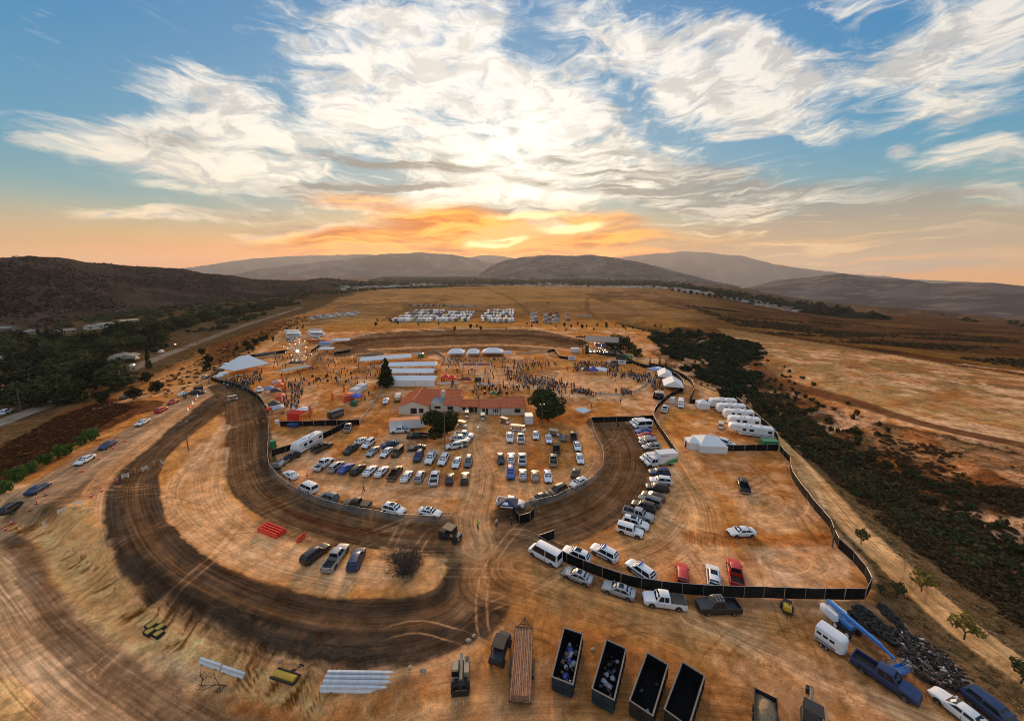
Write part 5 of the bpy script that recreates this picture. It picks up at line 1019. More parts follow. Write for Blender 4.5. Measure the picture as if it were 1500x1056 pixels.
def fence(name, label, pts, h, panel, step, post=STEEL, rail=STEEL, curve=True, cat='fence', th=.03, pr=.045, bottom=.04, raildrop=0.):
    w = np.array([G(*q)[:2] for q in pts]); w = smooth_line(w, 8) if curve and len(w) > 2 else w
    seg = np.hypot(*np.diff(w, axis=0).T); s = np.concatenate([[0], np.cumsum(seg)]); n = max(1, int(round(s[-1] / step)))
    q = np.linspace(0, s[-1], n + 1); X, Y = np.interp(q, s, w[:, 0]), np.interp(q, s, w[:, 1]); Z = elev(X, Y)
    o = Vector((X[0], Y[0], Z[0])); t = thing(name, label, cat, o); V = [Vector((X[i] + rf.gauss(0, .07), Y[i] + rf.gauss(0, .07), Z[i])) - o for i in range(n + 1)]; hs = [h + rf.uniform(-.10, .06) for _ in range(n + 1)]
    pm = MB().tube((0, 0, -.1), (0, 0, h + .06), pr, post).mesh('post')
    for v in V: po = link('post', pm, t, v); po.rotation_euler = (rf.gauss(0, .03), rf.gauss(0, .03), 0)
    for a, b, h, h2 in zip(V[:-1], V[1:], hs[:-1], hs[1:]):
        d = (b - a); d.normalize(); a2, b2 = a + d * pr, b - d * pr; u = Vector((0, 0, 1))
        MB().slab([a2 + u * bottom, b2 + u * bottom, b2 + u * (h2 - .05), a2.lerp(b2, .5) + u * ((h + h2) / 2 - rf.uniform(.03, .14)), a2 + u * (h - .05)], rf.choice(SCR) if panel is SCREEN else panel, th / 2).build('screen_panel', t)
        MB().tube(a2 + u * h, b2 + u * h2, .032, rail).build('top_rail', t)
    return t
fence('screened_fence', 'long black screened fence curving past the patrol cars and along the yard bottom', [(812, 790), (790, 797.5)], 1.85, SCREEN, 2.6, curve=False)
fence('screened_fence', 'black screened fence sweeping from the white van along the bottom of the yard', [(790, 798), (822, 820), (870, 841), (910, 855), (952, 864), (1030, 873), (1068, 874), (1150, 876.5), (1267, 878)], 1.85, SCREEN, 3.0)
fence('screened_fence', 'black screened fence with pale rails climbing the right side of the yard', [(1268, 878), (1278, 857), (1245, 818), (1220, 796), (1218, 775), (1196, 750), (1160, 703), (1155, 675), (1141, 660)], 1.85, SCREEN, 3.0, curve=False)
fence('screened_fence', 'black screened fence along the near side of the caravan yard', [(1003, 655), (1030, 659), (1080, 661), (1140, 660)], 1.85, SCREEN, 3.0, curve=False)
fence('screened_fence', 'black screened fence rising behind the caravans to the far gate', [(1141, 658), (1138, 643), (1126, 630), (1108, 614), (1092, 600), (1078, 588)], 1.85, SCREEN, 4.0, curve=False)
fence('screened_fence', 'short black screened fence left of the small white caravan tent', [(1010, 591), (1052, 593)], 1.85, SCREEN, 4.0, curve=False)
fence('screened_fence', 'long black screened fence winding from the arena to the box truck', [(991, 670), (975, 645), (960, 622), (957, 612), (963, 600), (979, 584), (997, 574), (1001, 566), (996, 557), (978, 546), (954, 541), (928, 533), (905, 515), (893, 508)], 1.85, SCREEN, 4.0)
fence('screened_fence', 'outer black screened fence along the lane behind the arena', [(1009, 590), (1016, 575), (1014, 564), (998, 552), (975, 542), (950, 536)], 1.85, SCREEN, 4.0)
fence('screened_fence', 'black screened fence across the top of the right track', [(866, 619), (910, 618), (957, 616)], 1.85, SCREEN, 4.0, curve=False)
fence('screened_fence', 'low black screened fence around the small pen below the long white tent', [(978, 585), (960, 587), (953, 582), (963, 577)], 1.4, SCREEN, 4.0, curve=False)
fence('wire_fence', 'pale wire fence bending down the right edge of the lot', [(866, 620), (872, 641), (882, 662), (884, 680), (877, 697), (861, 711), (820, 731), (784, 741), (757, 748)], 1.5, LINKM, 3.0)
fence('wire_fence', 'pale wire fence curving along the left and bottom of the lot', [(396, 612), (393, 640), (393, 678), (402, 698), (420, 714), (440, 726), (470, 739), (500, 748), (550, 758), (602, 764), (664, 765), (662, 755)], 1.5, LINKM, 3.0)
fence('screened_fence', 'black screened fence curving from the big tent down to the vendor tents', [(340, 534), (311, 552), (316, 560), (346, 567), (367, 577), (383, 590), (393, 608)], 1.85, SCREEN, 4.0)
fence('screened_fence', 'black screened fence behind the big white tent', [(342, 533), (367, 524), (395, 520), (420, 517)], 1.85, SCREEN, 4.5, curve=False)
fence('screened_fence', 'straight black screened fence below the red canopy', [(411, 624.5), (470, 624), (526, 623)], 1.85, SCREEN, 3.5, curve=False)
fence('screened_fence', 'slanting black screened fence behind the caravan', [(510, 624), (470, 645), (398, 669)], 1.85, SCREEN, 3.5, curve=False)
fence('screened_fence', 'brown screened fence beside the far left parked trailers', [(455, 517), (475, 504)], 1.6, SCREEN, 5., curve=False)
fence('screened_fence', 'dark fence behind the row of food stalls', [(490, 520), (514, 516)], 1.85, SCREEN, 5., curve=False)
fence('screened_fence', 'black fence in front of the lit stage, left length', [(802, 517), (812, 514), (820, 526), (842, 527)], 1.6, SCREEN, 5., curve=False)
fence('screened_fence', 'black fence right of the lit stage below the dark trees', [(895, 533), (926, 533)], 1.6, SCREEN, 5., curve=False)
fence('barrier_wall', 'long tan barrier wall left of the pointed evergreen', [(522, 523), (562, 519)], 1.4, mat('tan_board', (.34, .25, .17), .9), 4., curve=False, th=.15)
fence('barrier_wall', 'pale tan barrier wall left of the four white tents', [(622, 519), (640, 517), (652, 526)], 1.5, mat('tan_board', (.34, .25, .17), .9), 4., curve=False, th=.15)
fence('barrier_wall', 'low pale boards along the far edge of the arena', [(755, 518), (803, 516)], .8, mat('pale_board', (.55, .46, .36), .8), 4., curve=False, th=.06)
fence('barrier_wall', 'low pale boards curving round the near side of the arena', [(872, 577), (905, 579), (928, 575), (941, 568), (953, 560)], .8, mat('pale_board', (.55, .46, .36), .8), 3., th=.06)
fence('barrier_wall', 'white banner boards in front of the red peaked tents', [(640, 563), (673, 562)], 1.0, CANVAS, 3., curve=False, th=.05)
fence('barrier_wall', 'white banner boards right of the dark gate on the venue floor', [(698, 564), (729, 564)], 1.0, CANVAS, 3., curve=False, th=.05)
fence('split_rail_fence', 'pale low rail fence slanting from the evergreen to the black fence', [(527, 620), (545, 596), (562, 567)], 1.0, LINKM, 3., post=PLASTICW, rail=PLASTICW, curve=False)
# gate shelter and dark fence box at the lot exit
p, a = at(744, 752, 10, 1, 0); 
t = thing('gate_canopy', 'dark blue and white printed canopy beside the black gate screens', 'canopy', p, a)
MB().loft([[(x * s, y * s, z) for x, y in ((-1.9, -1.5), (1.9, -1.5), (1.9, 1.5), (-1.9, 1.5))] for s, z in ((1., 2.2), (1., 2.5), (.05, 3.2))], mat('navy_canvas', (.03, .04, .09), .7)).build('roof', t)
MB().slab([(-1.2, -1.52, 2.24), (1.2, -1.52, 2.24), (1.2, -1.52, 2.46), (-1.2, -1.52, 2.46)], CANVAS, .005).build('print', t); MB().slab([(-.9, -1.25, 2.62), (.3, -1.25, 2.62), (.1, -.75, 2.86), (-.6, -.75, 2.86)], CANVAS, .012).build('print', t)
for x in (-1.85, 1.85):
    for y in (-1.45, 1.45): MB().tube((x, y, 0), (x, y, 2.3), .03, STEEL).build('leg', t)
fence('screened_fence', 'black screened fence box beside the gate canopy on the track edge', [(752, 748), (757, 768), (784, 763), (783, 757)], 1.9, SCREEN, 2.6, curve=False)

# ------------------------------------------------------------------ tents and canopies
def legs(t, L, w, h, n=2):
    lm = MB().tube((0, 0, 0), (0, 0, h), .04, STEEL).mesh('leg')
    for k in range(n):
        for y in (-w, w): link('leg', lm, t, (-L + 2 * L * k / (n - 1), y, 0))
def tent(px, py, dx, dy, L, w, h, rise, label, cloth=CANVAS, ridge=0., walls=0, group=None, n=2, up=0., name='tent'):
    """hip or gable roof on legs; L, w half sizes; ridge half length"""
    p, a = at(px, py, dx, dy, up); t = thing(name, label, 'tent' if name == 'tent' else 'canopy', p, a, group)
    b = MB(); e = h - .35
    V = [(-L, -w, e), (L, -w, e), (L, w, e), (-L, w, e), (-L, -w, h), (L, -w, h), (L, w, h), (-L, w, h), (-ridge, 0, h + rise), (ridge + 1e-3, 0, h + rise)]
    b.add(V, [(0, 1, 5, 4), (1, 2, 6, 5), (2, 3, 7, 6), (3, 0, 4, 7), (4, 5, 9, 8), (5, 6, 9), (6, 7, 8, 9), (7, 4, 8)], cloth); b.build('roof', t)
    legs(t, L - .05, w - .05, e, n)
    if walls:
        for q, on in (([(-L + .06, w - .06, .02), (L - .06, w - .06, .02), (L - .06, w - .06, e), (-L + .06, w - .06, e)], walls & 1), ([(-L + .06, -w + .06, .02), (L - .06, -w + .06, .02), (L - .06, -w + .06, e), (-L + .06, -w + .06, e)], walls & 2), ([(L - .06, -w + .09, .02), (L - .06, w - .09, .02), (L - .06, w - .09, e), (L - .06, -w + .09, e)], walls & 4), ([(-L + .06, -w + .09, .02), (-L + .06, w - .09, .02), (-L + .06, w - .09, e), (-L + .06, -w + .09, e)], walls & 8)):
            if on: MB().slab(q, cloth, .01).build('wall', t)
    return t
tent(359, 543, 10, -2.2, 8.2, 6.5, 2.8, 5.0, 'big white hip roof tent inside the upper left fence', ridge=2.2, n=4)
for i, (px, py, L) in enumerate([(669, 522, 4.6), (693.5, 522, 3.4), (722, 521, 6.0)]):
    tent(px, py, 10, 0, L, 4.0, 2.7, 2.0, f'white peaked tent, {ORD[i]} from the left in the row below the old oval', ridge=L * .35, n=3, walls=1, group='white tents below the old oval')
tent(744, 522, 10, .5, 2.2, 2.4, 2.4, 1.2, 'pale lilac small tent at the right end of the white tent row', mat('lilac_canvas', (.50, .50, .62), .8))
LT = 'long white market tents beside the evergreen'
tent(566, 531, 10, -.8, 13, 3, 2.6, 1.3, 'long white tent, farthest of those beside the pointed evergreen', ridge=12, n=7, group=LT)
tent(600, 541, 10, -.2, 13.5, 3.2, 2.6, 1.2, 'long white tent, third nearest beside the evergreen', ridge=12.4, n=7, group=LT)
tent(603, 551, 10, 0, 10.5, 3.2, 2.6, 1.2, 'long white tent, second nearest beside the evergreen', ridge=10, n=6, group=LT)
tent(605, 563, 10, 0, 10, 3.2, 2.7, 1.3, 'long white tent with closed wall, nearest beside the evergreen', ridge=9.4, n=6, walls=2, group=LT)
tent(973.5, 556, 2.6, 10, 4.6, 3.0, 2.6, 1.9, 'far section of the white ridge tent in the corner of the winding fence', ridge=4.3, n=3, walls=1)
tent(985, 571, 3.4, 10, 4.6, 3.7, 2.8, 2.0, 'near section of the white ridge tent with closed gable in the winding fence', ridge=4.3, n=3, walls=9)
tent(1038, 656, 10, .5, 3.5, 3.3, 2.0, 1.7, 'large white closed tent on the near side of the caravan yard', ridge=1.0, walls=15)
tent(1014, 655, 10, .5, 1.7, 1.7, 2.0, 1.2, 'small white pointed tent left of the large closed tent', walls=15)
tent(1029, 597, 10, .3, 1.9, 1.8, 2.0, 1.2, 'small white closed tent left of the farthest caravan', walls=15)
tent(852.5, 610, 9, 3.5, 1.9, 1.9, 2.3, 1.0, 'white pop-up canopy alone on the dirt right of the round tree', name='canopy')
RC, OC, BC, KC = mat('red_canvas', (.72, .03, .015), .7), mat('orange_red_canvas', (.80, .12, .03), .7), mat('blue_canvas', (.05, .10, .50), .7), mat('black_canvas', (.03, .035, .045), .7); GC = mat('grey_print_canvas', (.42, .46, .52), .75, grain=.25, gs=3)
tent(436, 613, 10, 1, 2.4, 1.8, 2.3, .6, 'red canopy with white top beside the straight black fence', RC, ridge=1.4, walls=2, name='canopy'); tent(446, 609, 10, 1, 1.9, 1.6, 2.5, .5, 'white canopy behind the red one by the straight black fence', CANVAS, ridge=1., name='canopy')
tent(408, 606, 2, 10, 1.7, 1.7, 2.4, .9, 'grey printed canopy nearest in the vendor row', GC, walls=3, name='canopy'); tent(402, 600, 2, 10, 1.7, 1.7, 2.4, .9, 'black and red canopy in the vendor row', KC, name='canopy'); tent(398, 607, 2, 10, .9, 1.5, 2.2, .4, 'bright red side canopy of the vendor row', RC, walls=2, name='canopy')
tent(404, 580, 2, 10, 1.7, 1.7, 2.4, .9, 'black canopy in the middle of the vendor row', KC, name='canopy'); tent(395, 577, 2, 10, 1.7, 1.7, 2.4, .9, 'blue grey canopy at the back of the vendor row', mat('slate_canvas', (.20, .26, .42), .7), name='canopy'); tent(410, 572, 2, 10, 1.7, 1.7, 2.4, .9, 'orange canopy at the far end of the vendor row', OC, name='canopy'); tent(411, 588, 2, 10, 1.6, 1.6, 2.4, .8, 'orange and white canopy at the front of the vendor row', OC, walls=4, name='canopy'); tent(406, 567, 2, 10, 1.6, 1.6, 2.4, .8, 'pale pink canopy farthest in the vendor row', mat('pink_canvas', (.62, .36, .32), .7), name='canopy')
tent(523, 588, 10, 1, 1.8, 1.8, 2.3, .8, 'bright blue canopy beside the orange vendor trailer', BC, name='canopy'); tent(520, 594, 10, 1, 1.1, 1.1, 1.7, .5, 'dark green canopy below the blue one', mat('green_canvas', (.02, .14, .06), .7), walls=2, name='canopy'); tent(521, 577, 10, 1, 1.6, 1.6, 2.3, .5, 'white canopy of the stall behind the blue canopy', CANVAS, walls=15, name='canopy'); tent(530, 571, 10, 1, 1.7, 1.7, 2.3, .5, 'white stall canopy with red trim right of the flag', CANVAS, walls=6, name='canopy'); tent(508, 587, 10, -3, 2.2, 1.7, 2.4, .5, 'orange red stall with pale top beside the black display truck', OC, walls=2, name='canopy')
tent(653, 558, 10, 0, 1.8, 1.8, 2.2, 1.0, 'small red peaked canopy, left of two', RC, name='canopy'); tent(662, 560, 10, 0, 2.0, 1.9, 2.2, 1.2, 'red peaked canopy, right of two above the banner boards', RC, name='canopy'); tent(682, 561, 10, 0, 2.5, 1.6, 2.0, .6, 'dark maroon low canopy above the banner boards', mat('maroon_canvas', (.16, .03, .03), .8), ridge=1.4, name='canopy')
tent(723, 582, 10, 0, 1.3, 1.3, 2.0, .7, 'green umbrella canopy behind the house roof', mat('green_canvas', (.02, .14, .06), .7), name='canopy')
tent(868, 548, 10, 0, 2.4, 2.4, 2.4, 1.5, 'violet blue peaked tent in the arena', mat('violet_canvas', (.08, .07, .34), .7), name='canopy'); tent(880, 548, 10, 1, 2.8, 2.2, 2.4, 1.0, 'white canopy right of the violet tent in the arena', CANVAS, ridge=1.2, name='canopy'); tent(859, 548, 10, 0, 2.4, 2.2, 2.4, 1.0, 'black canopy left of the violet tent in the arena', KC, ridge=.8, name='canopy')
tent(957, 547, 9, 3, 2.2, 2.0, 2.3, .9, 'blue white canopy at the upper end of the long ridge tent', mat('pale_blue_canvas', (.30, .38, .62), .7), name='canopy'); tent(964, 546, 9, 3, 2.0, 2.0, 2.3, .9, 'white canopy at the upper end of the long ridge tent', name='canopy'); tent(966, 582, 10, 1, 1.6, 1.6, 2.2, .4, 'cream canopy over the dark booth in the small pen', mat('cream_canvas', (.60, .50, .38), .9), name='canopy')
tent(478, 506, 10, 0, 4, 2.2, 2.4, .4, 'dark blue sided stall with pale roof at the far fence corner', mat('pale_blue_canvas', (.30, .38, .62), .7), ridge=3, walls=2, name='canopy'); tent(500, 503, 10, 0, 5.5, 2.2, 2.4, .8, 'long white stall canopy near the far trailers', ridge=4.5, name='canopy'); tent(479, 516, 10, 0, 4, 2.2, 2.4, .7, 'white stall canopy above the sparkling ride', ridge=3, name='canopy')
tent(390, 524, 10, -1, 5, 2.0, 2.4, .5, 'dark shade canopy right of the big white tent', mat('shade_net', (.06, .055, .05), .9), ridge=4, name='canopy'); tent(433, 546, 10, -2, 6.5, 2.2, 2.3, .8, 'long cream stall canopy below the sparkling ride', mat('cream_canvas', (.6, .5, .38), .9), ridge=5.5, name='canopy'); tent(322, 557, 10, -2, 1.5, 1.5, 2.2, .9, 'small white canopy at the fence corner, left of two', name='canopy', walls=1); tent(328, 553, 10, -2, 1.7, 1.6, 2.2, .9, 'small white canopy at the fence corner, right of two', name='canopy', walls=1); tent(611, 524, 10, 0, 2.5, 2, 2.4, .6, 'grey stall canopy beside the green container', mat('grey_canvas', (.35, .36, .35), .8), ridge=1.6, name='canopy')
# booth, display truck, containers, toilets
def container(px, py, dx, dy, L, w, h, m, label, cat='container', name='container'):
    p, a = at(px, py, dx, dy, 0); t = thing(name, label, cat, p, a); MB().box(-L, L, -w, w, .12, h, m, .04).build('body', t)
    for k in range(max(3, int(L * 2))):
        x = -L + (k + .5) * 2 * L / max(3, int(L * 2)); MB().box(x - .05, x + .05, -w - .03, -w - .003, .2, h - .08, m).build('rib', t)
    MB().box(-L - .02, L + .02, -w - .02, w + .02, h + .003, h + .08, m).build('lid', t); MB().box(L + .003, L + .03, -w * .8, w * .8, .2, h - .1, m).build('door', t)
container(1126, 653, 10, .4, 2.0, 1.1, 1.7, PAINT['green'], 'bright green waste container in the corner of the caravan yard')
container(401, 656, 1, 10, .7, .7, 2.1, PAINT['green'], 'green portable toilet inside the wire fence', 'toilet', 'portable_toilet')
container(985, 591, 2, 10, .7, .7, 2.2, PLASTICW, 'grey white portable toilet beside the winding fence', 'toilet', 'portable_toilet')
container(617, 523, 10, 0, 1.4, 1.2, 2.1, PAINT['green'], 'green container right of the long white tents')
container(920, 526, 10, 4, 2.4, 1.2, 2.3, PAINT['green'], 'green container along the fence right of the stage')
container(406, 621, 1, 10, .5, .5, 1.2, PLASTICW, 'small white tank box outside the straight black fence', 'box', 'tank_box'); container(430, 625.5, 10, 0, 1.6, .7, 1.1, mat('blue_tarp', (.03, .06, .22), .6), 'blue covered bin against the straight black fence', 'bin', 'covered_bin')
container(834, 610, 1, 10, 1.5, 1.2, 2.6, PLASTICW, 'white cargo trailer under the right round tree', 'trailer', 'cargo_trailer') if False else container(735, 617, 3, 10, 1.6, 1.1, 2.6, PLASTICW, 'white cargo box trailer left of the right round tree', 'trailer', 'cargo_trailer') if False else container(774.5, 619, 3, 10, 1.6, 1.2, 2.7, PLASTICW, 'white cargo box trailer left of the right round tree', 'trailer', 'cargo_trailer')
container(966, 583, 10, 1, 1.3, 1.0, 1.9, KC, 'dark booth in the small pen below the long tent', 'booth', 'booth'); container(700, 559, 10, 0, 1.4, .6, 1.9, mat('dark_board', (.05, .05, .04), .8), 'dark gate board above the white banner boards', 'board', 'gate_board')
container(842, 516, 10, 0, 2.4, 1.3, 2.4, PLASTICW, 'white production trailer left of the stage', 'trailer', 'production_trailer'); container(909, 527, 10, 1, 2.2, .8, 3.0, mat('dark_board', (.05, .05, .04), .8), 'dark screen booth right of the stage crowd', 'booth', 'booth')
p, a = at(492, 607, 10, -3.5, 1.2); t = thing('display_truck', 'black high display truck with panelled sides beside the orange flag', 'truck', p, a); MB().box(-2.4, 2.4, -1.1, 1.1, .5, 2.5, PAINT['black'], .12).build('body', t); wheels4(t, (-1.5, 1.5), 1.12, .5)
for k in range(4): MB().box(-2.1 + k * 1.1, -1.2 + k * 1.1, -1.13, -1.103, 1.0, 2.1, mat('grey_panel', (.16, .16, .17), .4)).build('panel', t)
MB().box(-1.9, 1.9, -.8, .8, 2.503, 2.75, mat('grey_panel', (.16, .16, .17)), .08).build('roof_rack', t)
# feather flags
for i, (px, py, m, lab) in enumerate([(429, 613, CANVAS, 'white feather flag left of the red canopy'), (453, 613, OC, 'orange feather flag right of the red canopy'), (486, 592, OC, 'orange feather flag beside the black display truck'), (503, 578, OC, 'orange feather flag above the orange stall'), (414, 566, OC, 'orange feather flag at the far end of the vendor row'), (417, 578, OC, 'orange feather flag in front of the vendor row'), (413, 592, CANVAS, 'white feather flag in the vendor row')]):
    p, a = at(px, py, 10, -2 + i, 0); t = thing('feather_flag', lab, 'flag', p, a, 'tall feather flags'); MB().tube((0, 0, 0), (0, 0, 4.2), .03, STEEL).build('pole', t); MB().slab([(.04, 0, 1.0), (.85, 0, 1.1), (.9, 0, 3.4), (.6, 0, 4.1), (.04, 0, 4.2)], m, .012).build('cloth', t)
# archway truss with printed boards
p, a = at(698, 541, 10, 0, 0); t = thing('banner_arch', 'white framed banner arch standing on the venue floor', 'arch', p, a)
for x in (-7, 0, 7): b = MB(); b.tube((x, 0, 0), (x, 0, 3.4), .16, PLASTICW); b.build('leg', t)
b = MB(); b.tube((-7.1, 0, 3.4), (7.1, 0, 3.4), .16, PLASTICW); b.tube((-7.1, 0, 1.7), (7.1, 0, 1.7), .12, PLASTICW); b.build('beam', t)
for k in range(2): MB().slab([(-6.8 + 7 * k, 0, 1.85), (-.2 + 7 * k, 0, 1.85), (-.2 + 7 * k, 0, 3.22), (-6.8 + 7 * k, 0, 3.22)], mat('print_board', (.45, .16, .10), .8, grain=.5, gs=2.), .02).build('banner', t)
# climbing frames
p, a = at(466, 556, 10, -3, 0); t = thing('climbing_frame', 'orange jagged frame of bars with hanging weights', 'frame', p, a)
b = MB()
for (a_, b_) in (((-7, 0, 0), (-3, 0, 2.6)), ((-3, 0, 2.6), (-1, 0, 4.6)), ((-1, 0, 4.6), (0, 0, 2.0)), ((-1, 0, 4.6), (5, 0, 5.0)), ((5, 0, 5.0), (6, 0, 3.4)), ((0, 0, 2.), (0, 0, 0)), ((5, 0, 5.), (5.5, 0, 0))): b.tube(a_, b_, .12, PAINT['orange'])
b.build('bars', t); MB().box(-1.0, .6, -.5, .5, 0, 1.0, TRIM, .05).build('weight', t)
# the sparkling wheel of poles
p, a = at(437, 531, 10, 0, 0); t = thing('star_ride', 'ride of pale spokes radiating from a lit hub', 'ride', p, a); hub = Vector((0, 0, 6.2))
for k in range(18):
    q = 2 * PI * k / 18 + .1 * (k % 4); r = 4.2 + (k * 7 % 5) * .75; e = hub + Vector((r * math.cos(q), -.7 * math.sin(3 * q), r * math.sin(q) * .98))
    s = MB().tube(hub, e, .14, PLASTICW, .09).build('spoke', t); MB().box(e.x - .11, e.x + .11, e.y - .11, e.y + .11, e.z - .11, e.z + .11, LAMP).build('lamp', s)
b = MB(); b.tube((-2.6, 0, 0), hub, .2, STEEL); b.tube((2.6, 0, 0), hub, .2, STEEL); b.tube((0, 3, 0), hub, .2, STEEL); b.build('support', t); MB().box(-.5, .5, -.6, .6, 5.7, 6.7, LAMP, .1).build('hub', t); MB().box(-4, 4, -2, 2, 0, .5, DKSTEEL, .05).build('platform', t)
# stage
p, a = at(880, 520, 10, .6, 0); t = thing('concert_stage', 'dark truss stage with grey roof and bright white lamps facing the crowd', 'stage', p, a); t.scale = (1., 1., .92)
MB().box(-9, 9, 0, 9, 0, 1.4, TRIM).build('deck', t)
for x in (-10, 10):
    for y in (-.5, 9): b = MB(); [b.tube((x + dx, y + dy, 0), (x + dx, y + dy, 10.5), .10, DKSTEEL) for dx in (-.4, .4) for dy in (-.4, .4)]; [b.tube((x - .4, y - .4, z), (x + .4, y - .4, z + 1), .06, DKSTEEL) for z in range(0, 10)]; b.build('tower', t)
b = MB(); b.add([(-9.5, -1.5, 8.2), (9.5, -1.5, 8.2), (9.5, 9.5, 9.6), (-9.5, 9.5, 9.6), (-9.5, -1.5, 8.6), (9.5, -1.5, 8.6), (9.5, 9.5, 10.0), (-9.5, 9.5, 10.0)], BOXF, mat('stage_roof', (.13, .12, .12), .6)); b.build('roof', t); 
rl = random.Random(4)
for k in range(24): x, z = rl.uniform(-6.5, 3.5), rl.choice((1.8, 2.4, 3.2, 4.5, 6.0, 7.2)) + rl.uniform(-.3, .3); q = rl.uniform(.10, .24); MB().box(x - q, x + q, .1, .5, z - q * .8, z + q * .8, LAMP, .03).build('stage_lamp', t)
for k in range(6): x = -7 + k * 2.6; MB().tube((x, .3, 1.4), (x, .3, 8.0), .08, DKSTEEL).build('light_truss', t)
MB().slab([(-3.5, 8.8, 3.0), (2.5, 8.8, 3.0), (2.5, 8.8, 5.6), (-3.5, 8.8, 5.6)], mat('violet_screen', (.10, .09, .24), .4, emit=.12), .05).build('screen', t)
for x in (-7.8, 7.8): MB().box(x - .7, x + .7, -.8, .4, 1.403, 5.6, TRIM, .05).build('speaker_stack', t)
for k in range(5): MB().box(-4.5 + k * 2, -3.6 + k * 2, 3, 4.4, 1.403, 2.6 + (k % 2) * .5, mat('grey_panel', (.16, .16, .17)), .05).build('amplifier', t)
p, a = at(850, 508, 10, 0, 0); t = thing('truss_tower', 'free dark truss tower left of the stage', 'tower', p, a); b = MB(); [b.tube((dx, dy, 0), (dx, dy, 8), .10, DKSTEEL) for dx in (-.4, .4) for dy in (-.4, .4)]; b.build('frame', t); MB().box(-3, 3, -.3, .3, 6.0, 6.7, DKSTEEL).build('beam', t)
# boards along arena fence
for px, py, lab in ((838, 527, 'white printed board on the fence left of the crowd'), (911, 533.5, 'white printed board on the fence right of the crowd')):
    p, a = at(px, py, 10, .5, 0); t = thing('sign_board', lab, 'board', p, a); MB().box(-2.0, 2.0, -.25, -.18, .2, 2.2, CANVAS).build('panel', t); MB().box(-1.2, 1.2, -.262, -.253, .9, 1.5, mat('print_blue', (.18, .2, .42), .7)).build('print', t)
# tables and barrels on the venue floor
BARREL = MB().loft([[(r * math.cos(q), r * math.sin(q), z) for q in np.linspace(0, 2 * PI, 11)[:-1]] for r, z in ((.42, 0), (.5, .4), (.5, .7), (.42, 1.1))], TRIM).mesh('barrel_table', 40)
for i_, (px, py) in enumerate(((716, 571), (726, 570), (732, 576), (710, 577), (729.5, 577.5), (740, 569), (752, 567), (742, 577), (710, 569), (757, 568), (478, 552), (492, 555), (480, 559), (507, 560), (514, 548), (458, 552))):
    p = G(px, py); o = link('bar_table', BARREL, None, p); tag(o, f'black barrel table, {ORD[i_]} listed behind the house roof' if i_ < 10 else f'black barrel table, {ORD[i_ - 10]} listed on the left venue floor', 'table', 'black tables on the venue floor')

# ------------------------------------------------------------------ the tiled house
hp = G(733, 608); t = thing('tiled_house', 'low white house with red tile roofs in several wings', 'house', hp)
def wing(x0, x1, y0, y1, h, rise, axis='x', eave=.45, wins=()):
    b = MB(); mx, my = (x0 + x1) / 2, (y0 + y1) / 2
    if axis == 'x': V = [(x0, y0, 0), (x1, y0, 0), (x1, y1, 0), (x0, y1, 0), (x0, y0, h), (x1, y0, h), (x1, y1, h), (x0, y1, h), (x0, my, h + rise * .93), (x1, my, h + rise * .93)]; Fs = [(0, 1, 5, 4), (2, 3, 7, 6), (1, 2, 6, 9, 5), (3, 0, 4, 8, 7)]
    else: V = [(x0, y0, 0), (x1, y0, 0), (x1, y1, 0), (x0, y1, 0), (x0, y0, h), (x1, y0, h), (x1, y1, h), (x0, y1, h), (mx, y0, h + rise * .93), (mx, y1, h + rise * .93)]; Fs = [(1, 2, 6, 5), (3, 0, 4, 7), (0, 1, 5, 8, 4), (2, 3, 7, 9, 6)]
    b.add(V, Fs, STUCCO); wl = b.build('wall', t)
    r = MB(); e = eave; th = .16
    if axis == 'x': A = [(x0 - e * .6, y0 - e, h - .12), (x1 + e * .6, y0 - e, h - .12), (x1 + e * .6, my, h + rise), (x0 - e * .6, my, h + rise)]; B = [(x1 + e * .6, y1 + e, h - .12), (x0 - e * .6, y1 + e, h - .12), (x0 - e * .6, my, h + rise), (x1 + e * .6, my, h + rise)]
    else: A = [(x0 - e, y1 + e * .6, h - .12), (x0 - e, y0 - e * .6, h - .12), (mx, y0 - e * .6, h + rise), (mx, y1 + e * .6, h + rise)]; B = [(x1 + e, y0 - e * .6, h - .12), (x1 + e, y1 + e * .6, h - .12), (mx, y1 + e * .6, h + rise), (mx, y0 - e * .6, h + rise)]
    r.slab(A, TILE, th / 2); r.slab(B, TILE, th / 2); rf = r.build('roof', t)
    c = MB()                                                       # rows of barrel tiles, ridge cap
    for q in (A, B):
        L = (Vector(q[1]) - Vector(q[0])).length; n = int(L / .55)
        for k in range(n + 1):
            f = (k + .25) / (n + .5); a0, b0 = Vector(q[0]).lerp(Vector(q[1]), f), Vector(q[3]).lerp(Vector(q[2]), f); c.tube(a0 + Vector((0, 0, .08)), b0 + Vector((0, 0, .08)), .10, TILE, n=5)
    o = c.build('roof_tile', rf); o['kind'] = 'stuff'
    c = MB(); c.tube(Vector(A[3]) + Vector((0, 0, .1)), Vector(A[2]) + Vector((0, 0, .1)), .17, mat('ridge_tile', (.50, .20, .10), .8, grain=.3)); c.build('ridge_cap', rf)
    for (cx, w, z0, z1) in wins:
        f = MB(); f.box(cx - w / 2 - .08, cx + w / 2 + .08, y0 - .06, y0 - .003, z0 - .08, z1 + .08, mat('dark_frame', (.06, .035, .025), .7)); f = f.build('window', t); MB().box(cx - w / 2, cx + w / 2, y0 - .075, y0 - .063, z0, z1, GLASS).build('pane', f)
wing(.1, 8.2, 0, 10, 2.9, 1.7, wins=((5.4, 1.2, 1.0, 2.1), (6.4, .5, 1.0, 2.1)))
